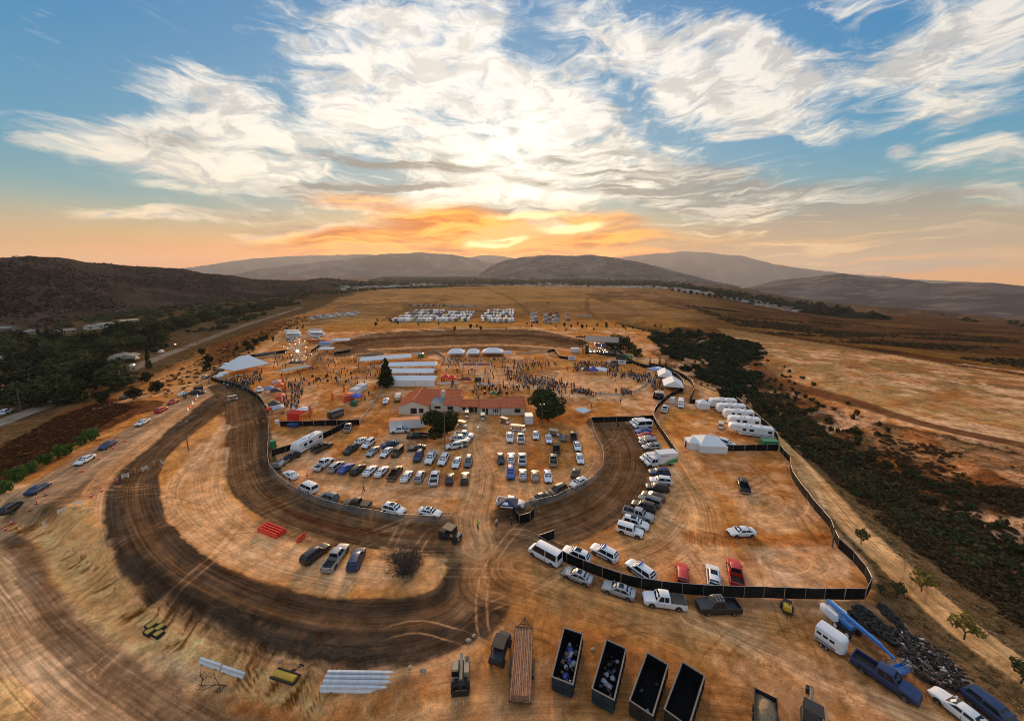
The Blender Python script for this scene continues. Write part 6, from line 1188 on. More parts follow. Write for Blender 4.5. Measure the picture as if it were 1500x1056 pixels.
wing(-6.9, -.0, .3, 8.2, 2.6, 1.35, wins=((-5.6, .8, .9, 2.0), (-4.6, .7, .2, 2.1), (-1.9, .8, .9, 2.0), (-.8, .6, .9, 2.0)))
wing(-13.6, -7.0, 2.0, 8.4, 2.4, 1.1, wins=((-12.4, 1.0, 1.0, 1.9), (-10.0, 1.6, .3, 2.1), (-8.4, .8, .3, 2.1)))
wing(-19.2, -13.7, 2.6, 10.2, 2.8, 1.5, wins=((-17.2, 1.8, .9, 2.0),))
wing(-27, -15, 10.6, 16, 3.0, 1.5)
wing(-34.2, -24.4, .6, 15, 2.9, 1.9, 'y', wins=((-29.2, 1.9, .4, 2.1), (-26.6, 1.3, .6, 2.0)))
b = MB(); b.box(-24.0, -19.3, 3.2, 9.8, 0, 2.9, STUCCO); b.build('wall', t); b = MB(); b.box(-24.0, -19.3, 3.2, 9.8, 2.903, 3.0, mat('grey_felt', (.20, .23, .27), .9)); b.build('flat_roof', t)
MB().box(-22.7, -20.6, 3.1, 3.19, 1.1, 2.0, GLASS).build('window', t); b = MB(); b.box(-21.4, -19.9, 8, 9.4, 3.003, 5.3, STUCCO); b.loft([[(-20.65 + .8 * math.cos(q) , y, 5.3 + .5 * math.sin(q)) for q in np.linspace(0, PI, 7)] for y in (8.0, 9.4)], STUCCO); b.build('chimney', t)
for x in (-6.4, -4.9, -3.4, -1.9, -.6): MB().tube((x, -.5, 0), (x, -.5, 2.4), .09, PLASTICW).build('porch_post', t)
b = MB(); b.box(-40, -34.5, 14.5, 15, 0, 1.2, mat('grey_paving', (.3, .31, .32), .9)); b = MB(); b.box(-36, -26, 15.5, 20, .02, .10, mat('grey_paving', (.3, .31, .32), .9)); o = b.build('patio', None); o.location = hp; tag(o, 'grey paved patio slab behind the left wing of the tiled house', 'patio')
# ------------------------------------------------------------------ foliage
def foliage(name, c0, c1, tr=.12):
    m = bpy.data.materials.new(name); m.use_nodes = True; t = m.node_tree; t.nodes.clear(); N = NT(t)
    out = N.node('ShaderNodeOutputMaterial'); df = N.node('ShaderNodeBsdfDiffuse'); ts = N.node('ShaderNodeBsdfTranslucent'); mx = N.node('ShaderNodeMixShader'); mx.inputs[0].default_value = tr
    tc = N.node('ShaderNodeTexCoord').outputs['Object']; oi = N.node('ShaderNodeObjectInfo').outputs['Random']
    n = N.noise(tc, 1.3, 4, .65); f = N.m('ADD', N.sm(n, .3, .7, 0, .75), N.m('MULTIPLY', oi, .4))
    c = N.mix(f, c0, c1); N.put(df.inputs[0], c); N.put(ts.inputs[0], c)
    N.l.new(df.outputs[0], mx.inputs[1]); N.l.new(ts.outputs[0], mx.inputs[2]); N.l.new(mx.outputs[0], out.inputs[0]); return m
OAKM = foliage('oak_leaves', (.022, .032, .013), (.068, .08, .03)); PINEM = foliage('dark_needles', (.014, .023, .012), (.036, .048, .022)); GUMM = foliage('grey_green_leaves', (.030, .042, .020), (.10, .105, .042))
BUSHM = foliage('fresh_green_leaves', (.04, .085, .018), (.12, .19, .045), .25); YELM = foliage('yellow_green_leaves', (.10, .10, .025), (.26, .20, .055)); CHAPM = foliage('chaparral_leaves', (.034, .028, .014), (.12, .082, .04)); DRYM = foliage('dry_brush', (.05, .028, .014), (.13, .075, .035))
BARK = mat('grey_bark', (.075, .055, .04), .95, grain=.4); TWIG = mat('bare_twigs', (.055, .036, .028), .95, grain=.3)
def leaf_cloud(blobs, n, leaf, rs, up=.35):
    """leaf faces spread through several uneven lobes: returns verts, quads"""
    rs = np.random.default_rng(rs); w = np.array([b[3] * b[4] * b[5] for b in blobs]) ** .67; k = rs.choice(len(blobs), n, p=w / w.sum()); B = np.array(blobs)[k]
    d = rs.normal(size=(n, 3)); d /= np.linalg.norm(d, axis=1)[:, None]; r = rs.uniform(.45, 1.0, n) ** .6 * rs.uniform(.88, 1.1, n)
    c = B[:, :3] + d * r[:, None] * B[:, 3:6]; c[:, 2] = np.maximum(c[:, 2], .08)
    nn = d * .7 + rs.normal(size=(n, 3)) * .6; nn[:, 2] += up; nn /= np.linalg.norm(nn, axis=1)[:, None]
    a = np.cross(nn, rs.normal(size=(n, 3))); a /= np.linalg.norm(a, axis=1)[:, None]; b = np.cross(nn, a); s = leaf * rs.uniform(.6, 1.4, n)[:, None]
    V = np.stack([c - a * s - b * s * .6, c + a * s - b * s * .6, c + a * s * .7 + b * s * .6, c - a * s * .7 + b * s * .6], 1).reshape(-1, 3)
    return V, np.arange(4 * n).reshape(n, 4)
def leaf_mesh(name, blobs, n, leaf, m, rs):
    V, Q = leaf_cloud(blobs, n, leaf, rs); o = mesh_np(name, V, Q, m, smooth=False); me = o.data; bpy.data.objects.remove(o); return me
def lobes(R, h, z, n, seed, flat=.75):
    r = random.Random(seed); L = [(0, 0, z, R * .62, R * .62, h * .55)]
    for k in range(n):
        q = 2 * PI * k / n + r.uniform(-.4, .4); f = r.uniform(.40, .68); L.append((R * f * math.cos(q), R * f * math.sin(q), z + r.uniform(-.30, .38) * h, R * r.uniform(.30, .48), R * r.uniform(.30, .48), h * r.uniform(.24, .40) * flat + .1))
    return L
def trunk_mesh(h, r, n, seed, spread=.45, sub=True):
    rr = random.Random(seed); b = MB(); b.tube((0, 0, -.2), (rr.uniform(-.1, .1) * h, rr.uniform(-.1, .1) * h, h * .45), r, BARK, r * .7, 7); c = Vector(b.v[-1])
    for k in range(n):
        q = 2 * PI * k / n + rr.uniform(-.4, .4); e = Vector((math.cos(q) * h * spread, math.sin(q) * h * spread, h * rr.uniform(.75, 1.0))); b.tube((0, 0, h * .40), e, r * .5, BARK, r * .15, 5)
        if sub:
            for j in range(2): b.tube(e * .6 + Vector((0, 0, h * .12)), e + Vector((rr.uniform(-1, 1), rr.uniform(-1, 1), rr.uniform(.2, .8))) * h * .2, r * .22, BARK, r * .06, 4)
    return b.mesh('trunk')
TREES = dict(
    oak=[(trunk_mesh(6, .42, 6, 1), leaf_mesh('crown', lobes(6.6, 7.4, 5.0, 14, s), 6500, .29, OAKM, s)) for s in (5, 6)],
    broad=[(trunk_mesh(5, .25, 4, s, sub=False), leaf_mesh('crown', lobes(4.0, 6.6, 3.6, 9, s), 950, .36, m, s)) for s, m in ((11, OAKM), (12, GUMM), (13, PINEM), (14, GUMM))],
    cypress=[(trunk_mesh(3, .2, 2, 21, .1, False), leaf_mesh('crown', [(0, 0, 1.0 + k * 1.2, 1.25 - .125 * k, 1.25 - .125 * k, 1.0) for k in range(8)], 700, .22, PINEM, 21))],
    pine=[(trunk_mesh(4, .35, 2, 22, .1, False), leaf_mesh('crown', [(.3 * math.sin(k * 2.), .3 * math.cos(k * 2.), 1.4 + k * 1.25, 3.9 - .40 * k, 3.9 - .40 * k, 1.0) for k in range(9)], 4200, .26, PINEM, 23))],
    bush=[(trunk_mesh(1, .08, 3, 31, .3, False), leaf_mesh('crown', lobes(1.5, 1.8, 1.0, 6, s), 500, .16, BUSHM, s)) for s in (31, 32)],
    young=[(trunk_mesh(2.0, .09, 4, 41, .35), leaf_mesh('crown', lobes(1.5, 2.0, 2.1, 7, 41), 330, .15, YELM, 41)), (trunk_mesh(1.8, .09, 4, 42, .3), leaf_mesh('crown', lobes(1.2, 1.6, 1.8, 7, 42), 330, .14, GUMM, 42))],
    small=[(trunk_mesh(1.6, .09, 2, 51, .2, False), leaf_mesh('crown', lobes(1.1, 2.2, 1.7, 5, s), 160, .22, PINEM, s)) for s in (51, 52)],
    shrub=[(None, leaf_mesh('foliage', lobes(1.5, 1.5, .55, 6, s), 240, .17, m, s)) for s, m in ((61, CHAPM), (62, CHAPM), (63, GUMM), (64, DRYM), (65, PINEM))])
def tree(kind, name, label, cat, px, py, sc=1., group=None, v=None, szr=(1., 1.)):
    p = G(px, py); q = TREES[kind][random.randrange(len(TREES[kind])) if v is None else v]; rz = random.uniform(0, 6.28)
    if q[0] is None: o = link(name, q[1], None, p, rz); tag(o, label, cat, group)
    else:
        o = thing(name, label, cat, p, rz, group); link('trunk', q[0], o); link('crown', q[1], o)
    o.scale = (sc * szr[0], sc * szr[0], sc * szr[1]); return o
tree('oak', 'oak_tree', 'large dark round tree at the right end of the tiled house', 'tree', 802, 614, 1.0, v=0); tree('oak', 'oak_tree', 'dark round tree below the left wing of the tiled house', 'tree', 647, 640, .84, v=1)
tree('pine', 'evergreen_tree', 'tall pointed dark evergreen beside the long white tents', 'tree', 566, 566, 1.0)
for i, (px, py, s, nm) in enumerate([(893, 514, 1., 'leftmost'), (903, 511, 1.25, 'second'), (914, 513, 1.15, 'third'), (925, 517, .9, 'fourth'), (934, 523, .7, 'fifth')]): tree('broad', 'bushy_tree', f'dark bushy tree right of the stage, {nm} in its clump', 'tree', px, py, s, 'trees beside the stage', 0)
for px, py, s, lab in [(952, 535, .42, 'small pointed tree left of three by the winding fence'), (966, 540, .6, 'taller pointed tree in the middle of three by the winding fence'), (975, 543, .5, 'small pointed tree right of three by the winding fence')]: tree('cypress', 'cypress_tree', lab, 'tree', px, py, s)
for px, py, s, k, v, lab in [(1350, 866, 1.35, 'young', 0, 'young yellow green tree on the verge, middle along the service road'), (1412, 936, 1.5, 'young', 0, 'young yellow green tree nearest the bottom along the service road'), (1262, 797, 1.3, 'young', 1, 'young green tree beside the fence bend and service road'), (1315, 876, 1.15, 'young', 1, 'small dark green tree right of the black fence corner'), (1494, 1000, 1.4, 'young', 1, 'young tree at the right picture edge beyond the debris'), (1290, 868, .6, 'young', 1, 'low dark sapling close to the black fence corner'), (1027, 566, .8, 'young', 1, 'small dark tree beside the far service road, left of two'), (1036, 568, .7, 'young', 1, 'small dark tree beside the far service road, right of two')]: tree(k, 'young_tree', lab, 'tree', px, py, s * .8, v=v)
for i, (px, py) in enumerate([(7, 722), (26, 706), (47, 692), (68, 680), (87, 671), (101, 665), (120, 652), (135, 645), (-8, 735)]): tree('bush', 'green_bush', f'{ORD[i]} round green bush from the bottom left along the entrance road' if i < 8 else 'green bush cut by the left picture edge', 'bush', px, py, 1.0 + .25 * (i % 3 == 1), 'green bushes along the entrance road', i % 2, (1., 1.45))
# trees of the roadside neighbourhood on the left
LT_ = [(10, 512), (30, 508), (45, 516), (78, 508), (20, 524), (92, 512), (110, 508), (128, 505), (145, 502), (160, 500), (175, 498), (190, 492), (58, 545), (40, 548), (72, 552), (90, 548), (105, 552), (120, 546), (88, 572), (100, 578), (112, 574), (135, 540), (150, 532), (128, 528), (112, 530), (96, 530), (80, 528), (165, 520), (180, 514), (196, 508), (205, 502), (172, 508), (215, 498), (228, 496), (240, 490), (222, 488), (252, 486), (262, 482), (275, 480), (268, 474), (285, 476), (298, 472), (306, 470), (318, 468), (330, 464), (345, 462), (358, 458), (370, 455), (300, 462), (320, 458), (383, 452), (396, 448), (410, 446), (64, 560), (8, 545), (24, 540), (140, 520), (210, 512), (236, 502), (105, 590), (85, 592), (10, 585), (60, 575), (48, 595), (28, 592), (140, 570), (156, 560), (172, 570), (88, 560), (118, 562)]
cnt = {}
for i, (px, py) in enumerate(sorted(LT_)):
    k = i % 4; cnt[k] = cnt.get(k, -1) + 1; tree('broad', 'roadside_tree', f'{("dark green", "grey green", "near black", "olive")[k]} broad tree among the roadside houses, {ORD[cnt[k]]} of its colour from the left', 'tree', px, py, random.uniform(1.05, 1.7), 'trees among the roadside houses', k, (1.1, random.uniform(.8, 1.2)))
for i, (px, py, s) in enumerate([(58, 500, 1.3), (70, 498, 1.2), (222, 512, 1.4), (229, 510, 1.5), (218, 540, 1.2), (186, 563, .9), (181, 566, .8)]): tree('cypress', 'cypress_tree', f'dark columnar cypress on the left, {ORD[i]} in order from the upper left', 'tree', px, py, s)
# small trees along the far track
for i in range(46):
    px = random.uniform(415, 930) if i < 34 else random.uniform(300, 420); py = (478 + 4 * math.sin(px * .02) + random.uniform(-3, 5) + (6 if px > 800 else 0)) if i < 34 else 545 - (px - 300) * .48 + random.uniform(-14, 6)
    tree('small', 'small_tree', 'small dark tree in the loose row between the old oval and parked caravans' if i < 34 else 'small dark tree on the slope between the paved road and the venue', 'tree', px, py, random.uniform(.7, 1.5), 'small trees of the far row' if i < 34 else 'small trees on the left slope')
for i, (px, py) in enumerate([(296, 520), (305, 530), (375, 505), (384, 500), (361, 508), (230, 575), (150, 590), (196, 585), (215, 560)]): tree('broad', 'dark_shrub', f'{ORD[i]} dark rounded shrub on the slope left of the venue, listed rightward', 'shrub', px, py, random.uniform(.5, .75), 'rounded shrubs left of the venue', 2)
# avenue of trees in the far right valley
for i in range(26):
    px = 985 + i * 9; py = 427 + i * 1.35 + random.uniform(-.6, .6); tree('broad', 'avenue_tree', 'tiny dark tree in the straight avenue across the far right valley', 'tree', px, py, random.uniform(1.0, 1.5), 'avenue trees in the valley', 2)
for i, (px, py, s) in enumerate([(1414, 470, 2.2), (1428, 472, 1.5), (1484, 475, 2.4), (1380, 462, 1.4), (1500, 478, 1.6), (803, 445, .6)]): tree('shrub', 'lone_tree', f'lone dark tree on the far plain, {("fourth", "third", "second", "fifth", "first", "sixth")[i]} from the right', 'tree', px, py, s * 2.2, v=4)
# chaparral in the ravine
def ravine_pts(n, seed):
    rs = random.Random(seed); out = []
    idx = len(RAV_AXIS) - 1
    while len(out) < n:
        f = rs.random() ** .8 * idx; k = min(int(f), idx - 1); p = RAV_AXIS[k] + (RAV_AXIS[k + 1] - RAV_AXIS[k]) * (f - k); d = RAV_AXIS[k + 1] - RAV_AXIS[k]; d = d / (np.hypot(*d) + 1e-6); f2 = f / idx; o = rs.gauss(0, 12 if f2 < .45 else 6.5); q = p + np.array([-d[1], d[0]]) * o
        if abs(o) < (22 if f2 < .45 else 14): out.append((q[0], q[1], o))
    return out
sp = sorted(ravine_pts(2200, 3), key=lambda q: math.hypot(q[0], q[1])); sp = [q for q in sp if q[1] > 5]
for i, (x, y, o) in enumerate(sp[:280]):
    k = random.choice((0, 1, 4, 2, 3)) if abs(o) < 9 else random.choice((0, 2, 3, 3)); ob = link('chaparral_shrub', TREES['shrub'][k][1], None, (x, y, gz(x, y)), random.uniform(0, 6.28)); s = random.uniform(.7, 1.5) * (1.2 if abs(o) < 6 else .7); ob.scale = (s * 1.1, s * 1.1, s)
    tag(ob, ['dark chaparral shrub on the ravine floor beside the service road', 'dark chaparral shrub on the ravine floor beside the service road', 'grey green shrub in the ravine beside the service road', 'dry brown shrub on the ravine side', 'near black shrub deep in the ravine'][k], 'shrub', 'shrubs in the ravine')
def cloud_stuff(name, pts, m, n, leaf, label, seed):
    """many clumps nobody could count: one object"""
    Vs, Qs, k = [], [], 0; protos = [leaf_cloud(lobes(1., 1., .4, 5, s), n, leaf, s) for s in range(6)]; rs = np.random.default_rng(seed)
    P_ = np.array([q[:2] for q in pts]); Z = elev(P_[:, 0], P_[:, 1]); th = rs.uniform(0, 6.28, len(pts))
    for i, q in enumerate(pts):
        V, Q = protos[i % 6]; c, s = math.cos(th[i]), math.sin(th[i]); sx, sz = q[2], q[3] if len(q) > 3 else q[2]
        W_ = np.stack([(V[:, 0] * c - V[:, 1] * s) * sx + q[0], (V[:, 0] * s + V[:, 1] * c) * sx + q[1], V[:, 2] * sz + Z[i] + (q[4] if len(q) > 4 else 0)], 1); Vs.append(W_); Qs.append(Q + k); k += len(V)
    o = mesh_np(name, np.vstack(Vs), np.vstack(Qs), m, 'stuff', False); o['label'] = label; o['category'] = 'vegetation'; return o
rb = [(x, y, random.uniform(1.0, 2.2) * (1.15 if abs(o) < 6 else .6), random.uniform(1.0, 2.0)) for x, y, o in sp[280:]]
cloud_stuff('ravine_brush', rb[::2], CHAPM, 90, .20, 'dark brush filling the ravine beyond the separate shrubs', 1); cloud_stuff('ravine_scrub', rb[1::3], GUMM, 90, .20, 'near black scrub filling the ravine beyond the separate shrubs', 2)
def scatter(polys, n, seed, smin, smax, keep=None):
    rs = np.random.default_rng(seed); out = []
    pg = wpts(polys); lo, hi = pg.min(0), pg.max(0)
    while len(out) < n:
        x, y = rs.uniform(lo[0], hi[0], 400), rs.uniform(lo[1], hi[1], 400); k = inside(x, y, pg)
        if keep: k &= keep(x, y)
        out += [(a, b, rs.uniform(smin, smax), rs.uniform(smin, smax) * .8) for a, b in zip(x[k], y[k])]
    return out[:n]
cloud_stuff('dry_brush', scatter([(1150, 600), (1250, 610), (1350, 645), (1500, 690), (1700, 800), (1700, 900), (1480, 900), (1380, 840), (1300, 770), (1220, 700)], 1500, 4, .35, 1.0, lambda x, y: fbm(x, y, 6, 3, 8) > .42), DRYM, 60, .20, 'dry brown brush on the ravine slopes', 3)
cloud_stuff('dark_heath', scatter([(1180, 630), (1300, 665), (1400, 690), (1520, 720), (1700, 820), (1700, 960), (1500, 920), (1400, 850), (1320, 790), (1240, 720)], 1300, 14, .4, 1.2, lambda x, y: fbm(x, y, 9, 3, 18) > .52), CHAPM, 60, .20, 'dark heath patches on the ravine slopes', 13)
SROAD = smooth_line(wpts([(985, 552), (1060, 583), (1110, 615), (1155, 660), (1200, 713), (1250, 770), (1320, 838), (1400, 910), (1500, 985), (1620, 1070)]))
cloud_stuff('verge_grass', scatter([(1120, 605), (1210, 675), (1300, 745), (1400, 825), (1520, 915), (1640, 1010), (1480, 1050), (1370, 950), (1290, 880), (1285, 840), (1200, 740), (1150, 650)], 1300, 5, .12, .4, lambda x, y: seg_dist(x, y, SROAD)[0] > 3.0), foliage('straw', (.16, .11, .05), (.34, .23, .10)), 26, .22, 'straw coloured tufts on the verge of the service road', 4)
cloud_stuff('red_scrub', scatter([(-200, 720), (0, 655), (80, 608), (150, 582), (200, 592), (120, 642), (40, 690), (-60, 740)], 1500, 6, .35, .9), foliage('rust_scrub', (.055, .022, .012), (.13, .055, .025)), 34, .24, 'rust red scrub left of the entrance road', 5)
cloud_stuff('field_scrub', scatter([(1000, 445), (1200, 452), (1560, 480), (1560, 540), (1330, 500), (1100, 478)], 1500, 7, .8, 2.2, lambda x, y: fbm(x * .3, y, 18, 4, 13) > .50), CHAPM, 18, .4, 'dark low scrub spread over the far right plain', 6)
cloud_stuff('slope_scrub', scatter([(180, 575), (330, 500), (440, 462), (470, 462), (400, 490), (330, 535), (240, 580)], 500, 8, .4, 1.2), foliage('olive_scrub', (.03, .026, .012), (.09, .065, .03)), 40, .22, 'olive scrub on the slope below the paved road', 7)
cloud_stuff('valley_trees', scatter([(-350, 480), (60, 484), (250, 468), (420, 440), (560, 425), (720, 414), (700, 410), (480, 416), (300, 436), (60, 470), (-350, 468)], 3000, 9, 2.4, 5.5), GUMM, 44, .36, 'mass of trees along the foot of the left hill and in the town', 8)
cloud_stuff('town_trees', scatter([(470, 424), (600, 414), (760, 412), (930, 415), (1080, 428), (1300, 443), (1300, 436), (1080, 418), (900, 406), (720, 404), (560, 405)], 7000, 10, 9., 24, lambda x, y: fbm(x, y, 260, 4, 61) > .42), PINEM, 20, .5, 'far belt of town trees under the mountains', 9)
def on_hill(ob, n, seed, smin, smax, lo=.15):
    me = ob.data; V = np.empty(len(me.vertices) * 3, np.float32); me.vertices.foreach_get('co', V); V = V.reshape(-1, 3); rs = np.random.default_rng(seed); V = V[V[:, 2] > V[:, 2].min() + 1]; wt = np.clip((fbm(V[:, 0], V[:, 1], 90, 4, seed) - .40) * 6, .03, 1) ** 1.5; k = rs.choice(len(V), n, p=wt / wt.sum()); V = V[k] + rs.normal(size=(n, 3)) * np.array([4, 4, 0])
    return [(a, b, rs.uniform(smin, smax), rs.uniform(smin, smax), z - e) for (a, b, z), e in zip(V, elev(V[:, 0], V[:, 1]))]
HILLS = [o for o in bpy.data.objects if o.name.startswith('hill')]
for i, (hl_, n, s0, s1, lb) in enumerate(zip(HILLS[:3], (9000, 1500, 1600), (.7, 2., 3.5), (2.0, 5, 7), ('dark brush covering the big left hill', 'dark brush on the low middle hill', 'sparse brush on the central hill'))): cloud_stuff('hill_brush', on_hill(hl_, n, 20 + i, s0, s1), foliage('hill_scrub', (.026, .020, .016), (.050, .036, .028)), 14, .5, lb, 30 + i)
cloud_stuff('upper_brush', scatter([(950, 492), (990, 480), (1060, 490), (1108, 500), (1118, 522), (1105, 556), (1128, 590), (1085, 596), (1040, 566), (985, 532)], 620, 15, 1.4, 3.6, lambda x, y: fbm(x, y, 14, 3, 28) > .40), PINEM, 90, .22, 'dense dark brush clump at the head of the ravine', 14)
cloud_stuff('roadside_woodland', scatter([(-150, 565), (0, 518), (80, 492), (200, 473), (330, 452), (430, 438), (440, 446), (330, 476), (250, 499), (160, 534), (80, 568), (0, 600), (-150, 640)], 700, 16, 1.4, 4.0, lambda x, y: fbm(x, y, 22, 3, 38) > .54), OAKM, 90, .22, 'dark woodland undergrowth around the roadside houses', 15)
# town
rs = np.random.default_rng(77); b = MB(); wm = [mat('far_white', (.62, .58, .52), .9), mat('far_cream', (.45, .38, .29), .9)]; rm = [mat('far_roof', (.16, .10, .075), .9), mat('far_grey', (.34, .33, .31), .9)]
for k in range(620):
    px = rs.uniform(490, 1180); top, bot = np.interp(px, [490, 640, 760, 930, 1080, 1180], [414, 408, 409, 413, 420, 427]), np.interp(px, [490, 640, 760, 930, 1080, 1180], [430, 414, 415, 420, 428, 436]); p = P(px, rs.uniform(top, bot)); z = gz(p.x, p.y); s = rs.uniform(4, 9) * (1 + 2.5 * (rs.random() < .06)); d = rs.uniform(4, 8); h = rs.uniform(3, 6.5)
    b.box(p.x - s, p.x + s, p.y - d, p.y + d, z - 1, z + h, wm[k % 2]); b.add([(p.x - s - .5, p.y - d - .5, z + h + .01), (p.x + s + .5, p.y - d - .5, z + h + .01), (p.x + s + .5, p.y + d + .5, z + h + .01), (p.x - s - .5, p.y + d + .5, z + h + .01), (p.x - s, p.y, z + h + 2), (p.x + s, p.y, z + h + 2)], [(0, 1, 5, 4), (2, 3, 4, 5), (1, 2, 5), (3, 0, 4)], rm[int(k * 7 % 3 == 0)])
o = b.build('far_town'); o['kind'] = 'stuff'; o['label'] = 'tiny pale houses of the far town below the mountains'
# left houses
def house(px, py, dx, dy, L, w, h, rise, roofm, wallm, label):
    p, a = at(px, py, dx, dy); t = thing('house', label, 'house', p, a)
    MB().add([(-L, -w, 0), (L, -w, 0), (L, w, 0), (-L, w, 0), (-L, -w, h), (L, -w, h), (L, w, h), (-L, w, h), (-L, 0, h + rise * .95), (L, 0, h + rise * .95)], [(0, 1, 5, 4), (2, 3, 7, 6), (1, 2, 6, 9, 5), (3, 0, 4, 8, 7)], wallm).build('wall', t)
    r = MB(); r.slab([(-L - .5, -w - .5, h - .1), (L + .5, -w - .5, h - .1), (L + .5, 0, h + rise), (-L - .5, 0, h + rise)], roofm, .07); r.slab([(L + .5, w + .5, h - .1), (-L - .5, w + .5, h - .1), (-L - .5, 0, h + rise), (L + .5, 0, h + rise)], roofm, .07); r.build('roof', t)
    for x in np.linspace(-L * .7, L * .7, max(2, int(L / 2.5))): f = MB().box(x - .7, x + .7, -w - .06, -w - .003, .9, 2.1, TRIM).build('window', t); MB().box(x - .6, x + .6, -w - .08, -w - .063, 1.0, 2.0, GLASS).build('pane', f)
WSH = mat('pale_sheet_roof', (.24, .22, .20), .85); CRM = mat('cream_wall', (.30, .24, .16), .9)
house(22, 571, 10, -3.2, 9.5, 5.5, 2.8, 2.4, mat('maroon_tile', (.26, .05, .03), .85, grain=.25), STUCCO, 'house with red hip tiled roof at the left edge beside the paved road'); house(167, 529, 10, -2.2, 6.5, 4, 2.8, 1.0, WSH, STUCCO, 'long pale roofed building beside the paved road'); house(67, 509, 10, -1, 4.5, 4, 3.2, 1., WSH, PLASTICW, 'small white building on the dirt lane among the left trees')
house(52, 494, 10, 1, 5, 4, 5, 1.2, WSH, CRM, 'tall cream building among the left trees'); house(10, 487, 10, 0, 7, 5, 4, 1.2, WSH, CRM, 'wide cream building at the left edge under the hill'); house(137, 482, 10, -1, 5, 4, 3, 1.2, WSH, STUCCO, 'pale roofed house at the hill foot, left of two'); house(153, 479, 10, -1, 5, 5, 3, 1.2, WSH, STUCCO, 'white house at the hill foot, right of two'); house(96, 489, 10, -1, 5, 4, 3, 1., WSH, CRM, 'cream house at the hill foot by the dark trees'); house(188, 475, 10, -1, 7, 5, 4, 1., mat('sand_roof', (.4, .3, .18), .9), CRM, 'large sandy building at the foot of the left hill'); house(191, 527, 10, -4, 3.5, 3, 2.6, 1., WSH, STUCCO, 'small white house beside the white roadside car'); house(3, 532, 10, -1, 5, 4, 3, 1., WSH, STUCCO, 'white house half hidden by trees at the left edge')
# ------------------------------------------------------------------ poles, wires, cones, barricades
POLES = []
def upole(px, py, h, label, arm=1.0, lean=0., name='utility_pole', lamp=False):
    p = G(px, py); t = thing(name, label, 'pole', p); MB().tube((0, 0, -.2), (lean, 0, h), .14, POLE, .10, 7).build('pole', t)
    if arm: MB().box(lean - arm, lean + arm, -.06, .06, h - .7, h - .55, POLE).build('crossarm', t)
    if lamp:
        for x in (-arm, arm): MB().box(lean + x - .2, lean + x + .2, -.25, .15, h - .50, h - .32, STEEL, .04).build('lamp_head', t)
    POLES.append(p + Vector((lean, 0, h - .5))); return t
upole(276.5, 661, 8.8, 'leaning pole with twin lamps on the track island', .9, -.3, 'light_pole', True); upole(297, 576, 5.5, 'light pole beside the gate booth on the entrance road', .5, -.2, 'light_pole', True)
POLES.clear()
for i, (px, py, h) in enumerate([(31, 604, 9), (127, 569, 10), (183, 540, 10), (254, 521, 10), (290, 506, 10), (317, 492, 10), (352, 482, 9)]): upole(px, py, h, f'wooden utility pole along the paved road, {ORD[i]} from the left', 1.1)
b = MB()
for a_, c_ in zip(POLES[:-1], POLES[1:]):
    for off in (-.9, 0, .9):
        pr = None
        for k in range(9):
            f = k / 8; q = a_.lerp(c_, f) + Vector((off, 0, -2.2 * 4 * f * (1 - f)))
            if pr is not None: b.tube(pr, q, .05, TRIM, n=3)
            pr = q
o = b.build('overhead_wire'); tag(o, 'overhead wires strung between the utility poles along the paved road', 'wires')
upole(652, 662, 11, 'thin bare pole rising in front of the left round tree', 0, 0, 'light_pole'); upole(794, 627, 8, 'pole with crossarm in front of the right round tree', .6, 0, 'light_pole', True); upole(1219, 801, 4.2, 'pale steel post with lamp on the right fence bend', 0, 0, 'light_pole')
CONE = MB(); CONE.box(-.2, .2, -.2, .2, 0, .04, PLASTICR); CONE.loft([[(r * math.cos(q), r * math.sin(q), z) for q in np.linspace(0, 2 * PI, 9)[:-1]] for r, z in ((.15, .043), (.10, .40), (.04, .75))], PLASTICR); CM = CONE.mesh('cone_body', 40); CB = MB().loft([[(r * math.cos(q), r * math.sin(q), z) for q in np.linspace(0, 2 * PI, 9)[:-1]] for r, z in ((.125, .30), (.095, .48))], PLASTICW, cap=False).mesh('white_band', 40)
TALL = MB(); TALL.box(-.22, .22, -.22, .22, 0, .06, TRIM); TALL.tube((0, 0, .06), (0, 0, 1.15), .07, PAINT['orange'], n=8); TM = TALL.mesh('post'); TB = MB().tube((0, 0, .7), (0, 0, .85), .078, PLASTICW, n=8).mesh('white_band')
for i, (px, py, k) in enumerate([(8, 777, 0), (17, 767, 0), (30, 758, 1), (44, 748, 1), (54, 738, 1), (67, 726, 1), (121, 691, 0), (145, 673, 0), (166, 657, 0), (184, 647, 0), (149, 720, 0), (172, 707, 1), (198, 693, 1), (226, 683, 1), (133, 728, 0), (501, 663, 0), (493, 676, 0), (450, 697, 0), (553, 634, 0), (540, 641, 0), (488, 668, 0), (703, 690, 0)]):
    t = thing('traffic_cone', f'{ORD[i] if i < 15 else ORD[i - 15]} orange {"marker post" if k else "traffic cone"} {"along the entrance road from the lower left" if i < 15 else "standing in the parking lot"}', 'cone', G(px, py), 0, 'orange cones and posts'); t.scale = (1.3,) * 3; link('cone_body' if not k else 'post', CM if not k else TM, t); link('white_band', CB if not k else TB, t)
